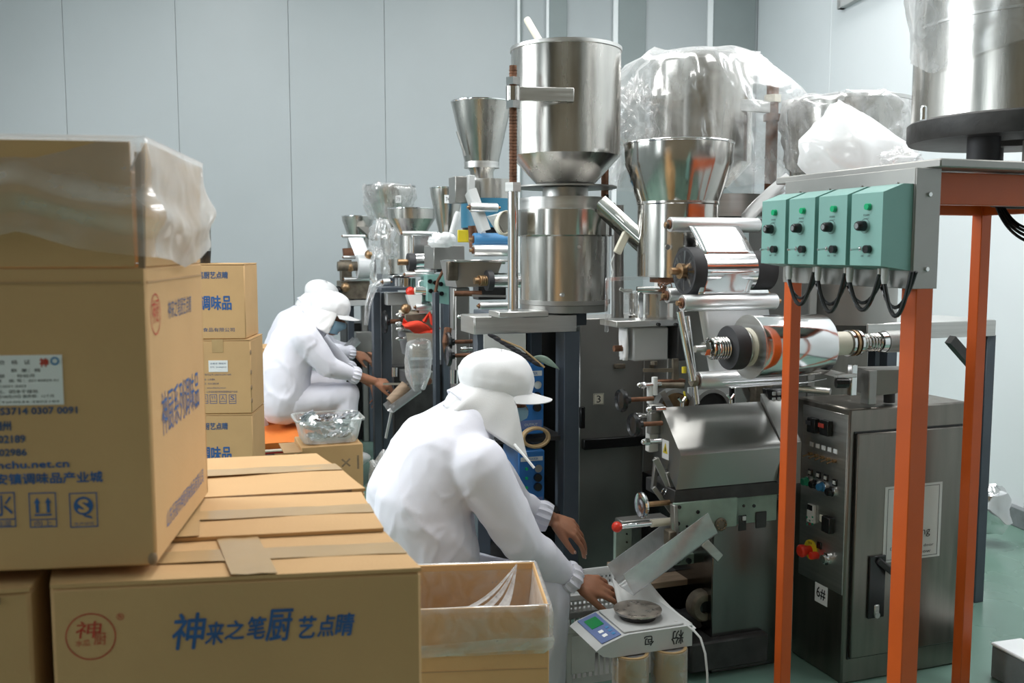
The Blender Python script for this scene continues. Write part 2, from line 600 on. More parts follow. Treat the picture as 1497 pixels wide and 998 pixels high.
_tc = {}
def text_mesh(t):
    if t not in _tc:
        cu = bpy.data.curves.new('lettering', 'FONT')
        cu.body = t
        cu.size = 1
        cu.resolution_u = 2
        o = bpy.data.objects.new('lettering', cu)
        COL.objects.link(o)
        dg = bpy.context.evaluated_depsgraph_get()
        me = bpy.data.meshes.new_from_object(o.evaluated_get(dg))
        n = len(me.vertices)
        a = np.zeros(n * 3)
        me.vertices.foreach_get('co', a)
        _tc[t] = (a.reshape(-1, 3), [tuple(p.vertices) for p in me.polygons])
        bpy.data.objects.remove(o)
        bpy.data.meshes.remove(me)
    return _tc[t]

def text(parent, t, c, U, V, mt, wd=None, ht=None, local=False, name='printed_text', lift=0.0007, label=None, skew=0.0, bold=0.0):
    """lettering t centred at c, written along U with V up; fitted to wd x ht"""
    a, fs = text_mesh(t)
    a = a[:, :2] - (a[:, :2].min(0) + a[:, :2].max(0)) / 2
    ext = a.max(0) - a.min(0)
    sx = wd / ext[0] if wd else ht / ext[1]
    sy = ht / ext[1] if ht else sx
    U, V, c = Vector(U).normalized(), Vector(V).normalized(), Vector(c)
    n = U.cross(V).normalized()
    mb = MB()
    offs = [(0, 0)] if not bold else [(-bold, 0), (bold, 0), (0, bold), (0, -bold)]
    for k, (ox, oy) in enumerate(offs):
        mb.add([c + U * (x * sx + skew * y * sy + ox) + V * (y * sy + oy) + n * (lift + k * 0.00004) for x, y in a], fs)
    return mb.part(name, mt, parent, local=local, ang=0, label=label)

def bolt(mb, c, d, r=0.008, h=0.006):
    c, d = Vector(c), Vector(d).normalized()
    return mb.cyl(c, c + d * h, r, r * 0.85, n=8)

def crumple(c, size, seed, n=18, m=12, amp=0.35, freq=3.0):
    """a crumpled blob (bag, rag): points for MB"""
    mb = MB().ball((0, 0, 0), 1.0, n, m)
    v = np.array(mb.v)
    d = ridge(v * freq + seed * 7.3, seed) * amp + vnoise(v * freq * 0.5 + seed, seed + 1) * amp * 0.6
    v = v * (1 - amp * 0.5 + d)[:, None] * np.array(size)[None, :]
    v[:, 2] = np.maximum(v[:, 2], -size[2] * 0.8)
    mb.v = [tuple(Vector(c) + Vector(p)) for p in v]
    return mb
# ------------------------------------------------------------------ the room
CEIL = 4.2
CX, CY = 2.125, 8.5                       # far right corner of the hall
BD = Vector((-0.9906, -0.1365, 0))        # along the back wall, to the left
RD = Vector((0.1365, -0.9906, 0))         # along the right wall, towards the camera
CORN = Vector((CX, CY, 0))

def struct(mb, name, mt, **k):
    return mb.solo(name, mt, kind='structure', **k)

struct(MB().box((0.2, 3.2, -0.05), (11.5, 14.5, 0.1)), 'floor', M.floor)
struct(MB().box((0.2, 3.2, CEIL + 0.05), (11.5, 14.5, 0.1)), 'ceiling', M.ceil)
BN = Vector((0.1365, -0.9906, 0))         # back wall faces the camera
RN = Vector((-0.9906, -0.1365, 0))        # right wall faces left
wb = struct(MB().box(CORN + BD * 3.4 - BN * 0.118 + E3 * CEIL / 2, (7.2, 0.2, CEIL), (BD, BN, E3)), 'wall_back', M.wallw)
wr = struct(MB().box(CORN + RD * 5.7 - RN * 0.118 + E3 * CEIL / 2, (11.8, 0.2, CEIL), (RD, RN, E3)), 'wall_right', M.wallw)
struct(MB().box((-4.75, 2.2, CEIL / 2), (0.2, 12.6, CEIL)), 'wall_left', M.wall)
struct(MB().box((-0.5, -3.2, CEIL / 2), (9.6, 0.2, CEIL)), 'wall_front', M.walldk)

def wall_s(px, base, d, n):
    """distance along a wall (from the far right corner) of the wall point seen at column px"""
    h = hit(px, 300, base, n)
    return (h - base).dot(d)

def panels(parent, cols, d, n, mt, gap=0.0025, th=0.008):
    ss = [c for c in cols]
    for a, b in zip(ss[:-1], ss[1:]):
        wd = b - a - gap
        MB().box(CORN + d * ((a + b) / 2) - n * (th / 2) + E3 * CEIL / 2, (wd, th, CEIL - 0.02), (d, n, E3), 0.002).part('wall_panel', mt, parent)

bs = [0.0] + [wall_s(p, CORN, BD, BN) for p in (827, 565, 427, 265, 103, -60)] + [6.95]
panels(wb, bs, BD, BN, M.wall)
rs = [0.0] + [wall_s(p, CORN, RD, RN) for p in (1207, 1330, 1440, 1520)]
rs += [rs[-1] + 1.2 * k for k in range(1, 7)] + [11.5]
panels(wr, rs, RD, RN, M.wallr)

# dark upright panels and white edge strips at the right end of the back wall
tn = 1
for (a, b, m_, th) in ((797, 801, M.wallw, .03), (801, 827, M.walld, .02), (893, 900, M.wallw, .03), (900, 940, M.walld, .02),
                       (1028, 1036, M.wallw, .03), (1036, 1097, M.walld, .02), (755.5, 759.5, M.wallw, .03), (759.5, 763, M.walld, .015)):
    sa, sb = wall_s(a, CORN, BD, BN), wall_s(b, CORN, BD, BN)
    struct(MB().box(CORN + BD * ((sa + sb) / 2) + BN * (th / 2) + E3 * (CEIL / 2), (abs(sa - sb), th, CEIL - 0.04), (BD, BN, E3), 0.003), 'trim_%d' % tn, m_)
    tn += 1
# skirting along the right wall
struct(MB().box(CORN + RD * 5.6 + RN * 0.02 + E3 * 0.05, (11.2, 0.04, 0.1), (RD, RN, E3), 0.004), 'baseboard_right', M.concrete)

# window high in the right wall (its lower corner shows) and the windows of the left and rear wall
def window(n, c, d, nn, wd, ht, mull=1):
    f = MB()
    for sg in (-1, 1):
        f.box(c + d * (sg * wd / 2) + nn * 0.02, (0.06, 0.05, ht + 0.06), (d, nn, E3), 0.004)
        f.box(c + E3 * (sg * ht / 2) + nn * 0.02, (wd + 0.06, 0.05, 0.06), (d, nn, E3), 0.004)
    for k in range(mull):
        f.box(c + d * (wd * ((k + 1) / (mull + 1) - 0.5)) + nn * 0.018, (0.04, 0.04, ht), (d, nn, E3), 0.003)
    o = struct(f, 'window_%d' % n, M.greyp)
    MB().box(c + nn * 0.006, (wd - 0.02, 0.008, ht - 0.02), (d, nn, E3)).part('pane', M.pane, o)
    return o
M.pane = mat('window_glass', (0.75, 0.85, 0.85), 0.08, var=0.02, spec=0.6)
_b = M.pane.node_tree.nodes['Principled BSDF']
_b.inputs['Emission Color'].default_value = (0.85, 0.95, 1.0, 1)
_b.inputs['Emission Strength'].default_value = 0.9
h = hit(1233, 12, CORN, RN)
window(1, h + RD * 0.62 + E3 * 0.42, RD, RN, 1.2, 0.8)
window(4, Vector((3.06, 2.9, 3.3)), RD, RN, 3.0, 0.9, 2)
window(2, Vector((-4.65, -0.6, 2.1)), Vector((0, -1, 0)), Vector((1, 0, 0)), 1.8, 2.6)
window(3, Vector((-4.65, 3.2, 2.6)), Vector((0, -1, 0)), Vector((1, 0, 0)), 2.6, 1.8, 2)

for k, (lx, ly) in enumerate(LAMPS):
    t = thing('ceiling_lamp', 'long white ceiling lamp housing, row %s from the left, %s across the hall' % (('one', 'two', 'three')[k // 3], ('near', 'middle', 'far')[k % 3]), 'lamp', (lx, ly, 4.1), 0, 'ceiling lamps of the hall')
    MB().box((lx, ly, 4.155), (0.56, 1.6, 0.09), None, 0.01).part('housing', M.wallw, t)

# grey plinth with a pale top on the floor at the right
q0, q1 = Z(1449, 938, 0.12), Z(1540, 985, 0.12)
d = (q1 - q0).normalized()
pl = thing('floor_plinth', 'low grey plinth with a white top edge on the floor at the right', 'plinth', Z(1449, 945, 0.0), 0)
nrm = Vector((-d.y, d.x, 0))
if nrm.y < 0: nrm = -nrm
MB().box((q0 + q1) / 2 + d * 0.25 + nrm * 0.06 - E3 * 0.065, ((q1 - q0).length + 0.5, 0.12, 0.11), (d, nrm, E3), 0.006).part('base', M.concrete, pl)
MB().box((q0 + q1) / 2 + d * 0.25 + nrm * 0.06 - E3 * 0.005, ((q1 - q0).length + 0.5, 0.125, 0.012), (d, nrm, E3), 0.004).part('top_edge', M.wallw, pl)

# crumpled silver bag on the floor by the right wall
c = Z(1462, 757, 0.13)
crumple(c + Vector((-0.06, 0, 0.03)), (0.10, 0.08, 0.12), 5).solo('foil_bag', M.foil, 'crumpled silver bag lying on the floor at the foot of the right wall', 'bag')
# ------------------------------------------------------------------ cartons
CW, CD, CH = 0.45, 0.29, 0.34

RACK = {}
def racked(m, t):
    r, d = RACK[t.name]
    m.v = [(x - r * (y + d / 2), y, z) for x, y, z in m.v]
    return m

def carton(label, c, yaw, wd=CW, dp=CD, ht=CH, group=None, gap=0.002, lift=0.0, tape_cross=True, rack=0.0):
    """closed seasoning carton; c is the centre of its base"""
    t = thing('carton', label, 'box', c, yaw, group)
    b = MB().box((0, 0, (ht - 0.006) / 2), (wd, dp, ht - 0.006), None, 0.004)
    def skew(m):                         # a carton that has racked a little out of square
        m.v = [(x - rack * (y + dp / 2), y, z) for x, y, z in m.v]
        return m
    RACK[t.name] = (rack, dp)
    skew(b).part('body', M.card, t, local=True)
    for sg in (-1, 1):
        f = MB()
        y0, y1 = sg * dp / 2, sg * gap / 2
        pts = []
        for i in range(9):
            x = -wd / 2 + wd * i / 8
            row = []
            for j in range(5):
                y = y0 + (y1 - y0) * j / 4
                z = ht - 0.003 + lift * (j / 4) ** 2 * (1 + 0.3 * math.sin(i)) + 0.0016 * math.sin(x * 19 + sg) * (j / 4)
                row.append((x, y, z))
            pts.append(row if sg > 0 else row)
        a = np.array(pts)
        if sg < 0: a = a[::-1]
        f.grid(a, 0.005)
        skew(f).part('top_flap', M.card, t, local=True)
    if tape_cross:
        strip = MB()
        pts = [[(-wd / 2 + wd * i / 12, y, ht + 0.0009 + lift + 0.0004 * math.sin(i * 2.1 + y * 90)) for y in (0.024, 0.008, -0.008, -0.024)] for i in range(13)]
        strip.grid(np.array(pts), 0.0006)
        skew(strip).part('tape', M.tape, t, local=True)
    return t

def face_text(t, s, x, z, wd, ht, mt, wdt=CW, dp=CD, side='front', **k):
    if side == 'front':
        return text(t, s, (x, -dp / 2, z), (1, 0, 0), (0, 0, 1), mt, wd, ht, local=True, **k)
    return text(t, s, (wdt / 2, x, z), (0, 1, 0), (0, 0, 1), mt, wd, ht, local=True, **k)

def ring(t, c, U, V, r, th, mt, local=True, name='printed_ring', n=40):
    U, V = Vector(U), Vector(V)
    N = U.cross(V)
    vs, fs = [], []
    for i in range(n):
        a = 2 * math.pi * i / n
        e = U * math.cos(a) + V * math.sin(a)
        vs += [Vector(c) + e * r + N * 0.0007, Vector(c) + e * (r - th) + N * 0.0007]
    for i in range(n):
        j = (i + 1) % n
        fs.append((2 * i, 2 * j, 2 * j + 1, 2 * i + 1))
    return MB().add(vs, fs).part(name, mt, t, local=local, ang=0)

def rect_lines(t, c, U, V, wd, ht, th, mt, local=True, cuts=(), name='printed_frame'):
    U, V, c = Vector(U), Vector(V), Vector(c)
    N = U.cross(V)
    mb = MB()
    def q(u0, v0, u1, v1):
        mb.add([c + U * a + V * b + N * 0.0007 for a, b in ((u0, v0), (u1, v0), (u1, v1), (u0, v1))], [(0, 1, 2, 3)])
    q(-wd / 2, -ht / 2, wd / 2, -ht / 2 + th); q(-wd / 2, ht / 2 - th, wd / 2, ht / 2)
    q(-wd / 2, -ht / 2, -wd / 2 + th, ht / 2); q(wd / 2 - th, -ht / 2, wd / 2, ht / 2)
    for v in cuts:
        q(-wd / 2, v - th / 2, wd / 2, v + th / 2)
    return mb.part(name, mt, t, local=local, ang=0)

def local_uv(t, px, py, face_y=None, face_x=None):
    """local point of the face of thing t seen at a pixel"""
    m = ROOTM[t.name]
    if face_y is not None:
        p0, n = m @ Vector((0, face_y, 0)), m.to_3x3() @ Vector((0, 1, 0))
    else:
        p0, n = m @ Vector((face_x, 0, 0)), m.to_3x3() @ Vector((1, 0, 0))
    return m.inverted() @ hit(px, py, p0, n)

def yawv(a):
    return Vector((math.cos(a), math.sin(a), 0)), Vector((-math.sin(a), math.cos(a), 0))

TOPZ = 3 * CH
STK = 'sealed cartons in the near stack'
# front carton: its near right top corner is seen at (616, 829)
def front_carton(px, py, yaw, label, wd=CW, dp=CD, top=TOPZ, **k):
    ux, uy = yawv(yaw)
    c = Z(px, py, top) - ux * (wd / 2) + uy * (dp / 2)
    return carton(label, (c.x, c.y, top - CH), yaw, wd, dp, group=STK, **k), c

b1, c1 = front_carton(616, 829, R(8), 'sealed brown carton with blue calligraphy and a red round seal, nearest in the stack', wd=0.445, dp=0.165, rack=.27)
dp = 0.165
def tl(t, px, py, d_=dp): return local_uv(t, px, py, face_y=-d_ / 2)
FU, FV = (1, 0, 0), (0, 0, 1)
a0, a1 = tl(b1, 255, 930), tl(b1, 517, 915)
for s_, xa, xb, hh, cy in (('神', 253, 299, 52, 922), ('来', 302, 327, 33, 925), ('之', 330, 358, 27, 920), ('笔', 362, 388, 32, 917),
                           ('厨', 391, 426, 46, 913), ('艺', 436, 461, 32, 916), ('点', 466, 489, 31, 914), ('睛', 492, 517, 33, 912)):
    p0, p1 = tl(b1, xa, cy), tl(b1, xb, cy)
    text(b1, s_, (p0 + p1) / 2, FU, FV, M.ink, (p1 - p0).length, hh / 37 * (tl(b1, 300, 900) - tl(b1, 300, 937)).length, local=True, name='blue_lettering', skew=0.15, bold=0.0007)
lc = tl(b1, 133, 930)
lr = (tl(b1, 170, 930) - lc).length
ring(b1, lc, FU, FV, lr, lr * 0.05, M.inkr, name='red_seal')
text(b1, '神', lc + Vector((-lr * .08, 0, lr * .30)), FU, FV, M.inkr, lr * 1.0, lr * .72, local=True, name='red_lettering', skew=.15)
text(b1, '厨', lc + Vector((lr * .36, 0, -lr * .12)), FU, FV, M.inkr, lr * .5, lr * .5, local=True, name='red_lettering')
text(b1, '水瓜', lc + Vector((-lr * .32, 0, -lr * .26)), FU, FV, M.inkr, lr * .58, lr * .28, local=True, name='red_lettering')
text(b1, '®', tl(b1, 176, 901), FU, FV, M.inkr, ht=lr * .3, local=True, name='red_lettering')
# the tape across the carton also runs down its front
p = tl(b1, 372, 850)
strip = MB().grid(np.array([[(p.x + dx + 0.03 * (k / 3 - .5) * 0, y, CH + 0.002 + 0.0006 * math.sin(k * 3 + y * 60)) for y in np.linspace(dp / 2, -dp / 2 - 0.001, 9)] for k, dx in enumerate((-.028, -.009, .009, .028))]), 0.0006)
racked(strip, b1).part('tape', M.tape, b1, local=True)

b2, c2 = front_carton(561, 771, R(10), 'sealed brown carton second in the near stack, with wide tape at its left end', wd=0.445, dp=0.213, top=TOPZ + 0.006, rack=.13)
strip = MB().grid(np.array([[(-0.06 + dx, y, CH + 0.002 + 0.0007 * math.sin(k * 3 + y * 60)) for y in np.linspace(.10, -.108, 9)] for k, dx in enumerate((-.03, -.01, .01, .03))]), 0.0006)
racked(strip, b2).part('tape', M.tape, b2, local=True)
b3, c3 = front_carton(534, 713, R(13), 'sealed brown carton third in the near stack, its flap edge torn and dark', wd=0.445, dp=0.30, top=TOPZ + 0.004, lift=0.004, rack=.24)
strip = MB().grid(np.array([[(-0.045 + dx + y * 0.12, y, CH + 0.0075 + 0.0008 * math.sin(k * 3 + y * 60)) for y in np.linspace(.15, -.152, 9)] for k, dx in enumerate((-.026, -.009, .009, .026))]), 0.0006)
racked(strip, b3).part('tape', M.tape, b3, local=True)
# ragged dark open edge along the near side of the third carton
MB().grid(np.array([[(x, -.1512, z + 0.0015 * math.sin(x * 70)) for x in np.linspace(-.19, .2, 14)] for z in (CH - .011, CH - .002)]), 0.002).part('torn_edge', M.card_edge, b3, local=True)

# carton at the far left of the bottom edge
ux, uy = yawv(R(11))
cl = Z(46, 858, TOPZ - 0.004) - ux * 0.225 + uy * 0.135
b0 = carton('sealed brown carton at the left picture edge, left of the red seal carton', (cl.x, cl.y, TOPZ - CH - 0.004), R(11), 0.445, 0.27, group=STK, tape_cross=False)
MB().grid(np.array([[(x, -.136 + 0.001 * math.sin(x * 90), CH - .012 - .002 * math.sin(x * 40) + z) for x in np.linspace(.02, .19, 12)] for z in (-.004, .004)]), 0.002).part('torn_edge', M.card_edge, b0, local=True)
# lower layers that carry the stack
for k, (bb, cc) in enumerate(((b1, c1), (b2, c2), (b3, c3))):
    yw = bb.rotation_euler.z
    for lv in (0, 1):
        carton('sealed brown carton in the %s layer under the %s carton of the near stack' % (('bottom', 'middle')[lv], ('first', 'second', 'third')[k]), (cc.x, cc.y, CH * lv), yw, 0.43, (.125, .19, .27)[k], group=STK, tape_cross=False)
for lv in (0, 1):
    carton('sealed brown carton in the %s layer at the left end of the near stack' % ('bottom', 'middle')[lv], (cl.x, cl.y, (CH - .002) * lv), R(11), 0.42, 0.205, group=STK, tape_cross=False)

# ---- tall open carton standing on the stack
OY = R(7.5)
ux, uy = yawv(OY)
oh, ofl, od, ow = 0.367, 0.147, 0.355, 0.44
oz = TOPZ + 0.012
pc = Z(228, 826, oz)
cc = pc - ux * (ow / 2) + uy * (od / 2)
ob = thing('open_carton', 'tall open carton with raised flaps and plastic liner, on the near stack', 'box', (cc.x, cc.y, oz), OY)
T = 0.006
for nm, c, sz in (('front_panel', (0, -od / 2 + T / 2, oh / 2), (ow, T, oh)), ('rear_panel', (0, od / 2 - T / 2, oh / 2), (ow, T, oh)),
                  ('side_panel', (ow / 2 - T / 2, 0, oh / 2), (T, od - 2 * T, oh)), ('side_panel', (-ow / 2 + T / 2, 0, oh / 2), (T, od - 2 * T, oh)),
                  ('bottom_panel', (0, 0, 0.004), (ow - 2 * T, od - 2 * T, 0.006))):
    MB().box(c, sz, None, 0.0025).part(nm, M.card, ob, local=True)
def flap(xa, ya, xb, yb, lean, nx, ny):
    a, b = Vector((xa, ya, oh + 0.001)), Vector((xb, yb, oh + 0.001))
    n = Vector((nx, ny, 0))
    pts = []
    for i in range(9):
        q = a + (b - a) * (i / 8)
        pts.append([tuple(q + n * (lean * (j / 5) + 0.003 * math.sin(i * .8) * (j / 5)) + E3 * (ofl * j / 5)) for j in range(6)])
    MB().grid(np.array(pts), 0.005).part('flap', M.card, ob, local=True)
flap(-ow / 2 + .004, -od / 2 + .003, ow / 2 - .012, -od / 2 + .003, -0.006, 0, 1)
flap(ow / 2 - .003, -od / 2 + .006, ow / 2 - .003, od / 2 - .006, 0.004, 1, 0)
flap(ow / 2 - .004, od / 2 - .003, -ow / 2 + .004, od / 2 - .003, 0.004, 0, 1)
flap(-ow / 2 + .003, od / 2 - .006, -ow / 2 + .003, -od / 2 + .006, -0.004, 1, 0)
# dark strip put in for the shade between the two raised flaps at the near corner
MB().box((ow / 2 - .0045, -od / 2 + .0035, oh + ofl * .46), (.007, .004, ofl * .94)).part('flap_gap_shade', M.card_edge, ob, local=True)
# scored fold line
MB().box((0, -od / 2 - .0004, oh - .018), (ow - .01, .0012, .0025)).part('fold_line', M.card_in, ob, local=True)
MB().box((ow / 2 + .0004, 0, oh - .018), (.0012, od - .01, .0025)).part('fold_line', M.card_in, ob, local=True)
# crushed corner
MB().ball((ow / 2 - .004, -od / 2 + .002, .008), (.006, .005, .009), 10, 8).part('crushed_corner', M.card_edge, ob, local=True)
def of(px, py): return local_uv(ob, px, py, face_y=-od / 2)
def osd(px, py): return local_uv(ob, px, py, face_x=ow / 2)
def ftext(s_, x0, y0, x1, y1, mt, rows=None, **k):
    a, b = of(x0, (y0 + y1) / 2), of(x1, (y0 + y1) / 2)
    h0 = of((x0 + x1) / 2, y0).z - of((x0 + x1) / 2, y1).z
    text(ob, s_, (a + b) / 2, FU, FV, mt, (b - a).length, h0, local=True, **k)
ftext('号 QS3714 0307 0091', -34, 594, 113, 607, M.inkd, bold=.0004)
ftext('地：山东德州', -66, 616, 16, 630, M.inkd, bold=.0004)
ftext('话：0534-2802189', -88, 635, 37, 649, M.inkd, bold=.0004)
ftext('真：0534-2802986', -88, 655, 39, 668, M.inkd, bold=.0004)
ftext('http://www.shenchu.net.cn', -150, 675, 101, 689, M.ink, bold=.0004)
ftext('址：山东省乐陵市杨安镇调味品产业城', -190, 693, 150, 709, M.ink, bold=.0004)
for x0, x1, kind in ((-17, 23, 'rain'), (43, 83, 'up'), (102, 143, 'qs')):
    c = of((x0 + x1) / 2, 745)
    wd_ = (of(x1, 745) - of(x0, 745)).length
    ht_ = of(60, 720).z - of(60, 771).z
    rect_lines(ob, c, FU, FV, wd_, ht_, .0013, M.ink, cuts=(-ht_ * .27,) if kind != 'qs' else ())
    if kind == 'up':
        for dx in (-.2, .2):
            MB().add([Vector(c) + Vector((wd_ * (dx + a), -.0009, ht_ * b)) for a, b in ((-.06, -.08), (.06, -.08), (.06, .2), (.12, .2), (0, .36), (-.12, .2), (-.06, .2))], [(0, 1, 2, 3, 4, 5, 6)]).part('printed_arrow', M.ink, ob, local=True, ang=0)
        MB().box(c + Vector((0, -.0005, -ht_ * .14)), (wd_ * .62, .0006, ht_ * .05)).part('printed_bar', M.ink, ob, local=True)
        text(ob, '向上', c + Vector((0, 0, -ht_ * .385)), FU, FV, M.ink, wd_ * .66, ht_ * .16, local=True)
    elif kind == 'rain':
        text(ob, '氺', c + Vector((0, 0, ht_ * .12)), FU, FV, M.ink, wd_ * .8, ht_ * .6, local=True)
        text(ob, '怕湿', c + Vector((0, 0, -ht_ * .385)), FU, FV, M.ink, wd_ * .66, ht_ * .16, local=True)
    else:
        k = Vector(c) + Vector((0, 0, ht_ * .12))
        r_ = wd_ * .35
        MB().add([k + Vector((r_ * math.cos(a), -.0008, r_ * math.sin(a))) for a in np.linspace(0, 6.28, 29)[:-1]], [tuple(range(28))]).part('printed_disc', M.ink, ob, local=True, ang=0)
        text(ob, 'S', k + Vector((0, -.0005, 0)), FU, FV, M.card, r_ * .95, r_ * 1.3, local=True, bold=.0012)
        MB().add([k + Vector((r_ * a, -.0008, r_ * b)) for a, b in ((-.15, -.9), (.75, -1.15), (.9, -1.45), (.1, -1.2))], [(0, 3, 2, 1)]).part('printed_tail', M.ink, ob, local=True, ang=0)
        text(ob, '生产许可', c + Vector((0, 0, -ht_ * .4)), FU, FV, M.ink, wd_ * .7, ht_ * .1, local=True)
# white label
la, lb = of(-58, 555), of(92, 552)
lz0, lz1 = of(30, 519).z, of(30, 592).z
lab = MB().box(((la.x + lb.x) / 2, -od / 2 - .0006, (lz0 + lz1) / 2), ((lb - la).length, .0008, lz0 - lz1)).part('paper_label', M.paper, ob, local=True, label='white printed label')
lx = lambda px: of(px, 555).x
lz = lambda py: of(30, py).z
for s_, xa, xb, yy, hh in (('合   格   证', 0, 46, 529, 7), ('调味料       数  量：箱', -30, 60, 541, 5.5), ('生产日期       检验员', -28, 52, 549, 5.5), ('等级：乙级    批 号：20140829-01', -40, 86, 556, 5),
                           ('标准号：QB/T12651-2003', -52, 38, 564, 5), ('贮存：通风、阴凉干燥处', -40, 56, 572, 5.5), ('生产日期：2014年08月29日 保质期：12个月', -50, 78, 579, 5), ('有限公司 Tel:0534-2802189', -50, 86, 587, 4)):
    text(ob, s_, ((lx(xa) + lx(xb)) / 2, -od / 2 - .001, lz(yy)), FU, FV, M.inkb, lx(xb) - lx(xa), lz(0) - lz(hh), local=True, lift=.0005)
text(ob, '神', (lx(66), -od / 2 - .001, lz(530)), FU, FV, M.inkr, lx(12) - lx(0), lz(0) - lz(13), local=True, lift=.0005, bold=.0005)
ring(ob, (lx(82), -od / 2 - .001, lz(528)), FU, FV, .005, .002, M.bluerol)
# lettering on the right side
SU, SV = (0, 1, 0), (0, 0, 1)
def stext(s_, x0, y0, x1, y1, hpx, mt, **k):
    a, b = osd(x0, y0), osd(x1, y1)
    m_ = osd((x0 + x1) / 2, (y0 + y1) / 2)
    hh = abs(osd((x0 + x1) / 2, (y0 + y1) / 2 - hpx / 2).z - osd((x0 + x1) / 2, (y0 + y1) / 2 + hpx / 2).z)
    U = (b - a).normalized()
    text(ob, s_, (ow / 2, (a.y + b.y) / 2, (a.z + b.z) / 2), SU, SV, mt, abs(b.y - a.y), hh, local=True, **k)
stext('神来之笔厨艺点睛', 245, 451, 279, 445, 26, M.inkd, skew=.1)
stext('神厨系列调味品', 236, 604, 290, 569, 60, M.ink)
stext('山东乐陵市神厨调味食品有限公司', 243, 752, 297, 700, 24, M.ink)
c = osd(227, 459)
ring(ob, (ow / 2, c.y, c.z), SU, SV, .026, .0018, M.inkr, name='red_seal')
text(ob, '神厨', (ow / 2, c.y, c.z + .004), SU, SV, M.inkr, .034, .03, local=True, name='red_lettering')

# plastic liner folded out over the raised flaps
zt = oh + ofl + 0.008
per = [(-ow / 2 - .004, -od / 2 - .005), (ow / 2 + .006, -od / 2 - .005), (ow / 2 + .006, od / 2 + .005), (-ow / 2 - .004, od / 2 + .005), (-ow / 2 - .004, -od / 2 - .005)]
def hem(side, f):
    if side == 0:                       # front, left to right
        return oh + ofl - np.interp(f, [0, .4, .57, .68, .83, 1.0], [.12, .13, .118, .104, .125, .135])
    if side == 1:
        return oh + ofl - np.interp(f, [0, .25, .5, .8, 1], [.135, .14, .15, .137, .12])
    return oh + ofl - .12 - .01 * math.sin(f * 5)
pts = []
path = []
for s_ in range(4):
    (xa, ya), (xb, yb) = per[s_], per[s_ + 1]
    nn_ = 40
    for i in range(nn_ + (1 if s_ == 3 else 0)):
        f = i / nn_
        path.append((xa + (xb - xa) * f, ya + (yb - ya) * f, s_, f))
NV = 22
sd = [Vector((0, -1, 0)), Vector((1, 0, 0)), Vector((0, 1, 0)), Vector((-1, 0, 0))]
grid = np.zeros((len(path), NV, 3))
for i, (x, y, s_, f) in enumerate(path):
    hz = hem(s_, f)
    for j in range(NV):
        t = j / (NV - 1)
        if j < 3:                       # tucked inside over the rim
            off = -0.02 + 0.01 * j
            z = zt - 0.02 * (2 - j) - .002
        else:
            off = 0
            z = zt + (hz - zt) * (j - 3) / (NV - 4)
        grid[i, j] = (x, y, z)
        n = sd[s_]
        e = min(1, max(0, (zt - z) / .08))
        q = np.array([[x * 9 + z * 14, y * 9 + z * 9, z * 16]])
        bulge = (0.5 + 0.5 * vnoise(q, 4)[0]) * 0.014 * e + ridge(np.array([[x * 14 - z * 22, y * 14 + z * 8, 3.1]]), 9)[0] * 0.004 * e
        band = math.exp(-((z - (hz + .05)) / .02) ** 2) * 0.012
        grid[i, j] += np.array(n) * (off + (bulge + band if j >= 3 else 0))
MB().grid(grid[:, ::-1]).part('plastic_liner', M.filmm, ob, local=True, ang=180)

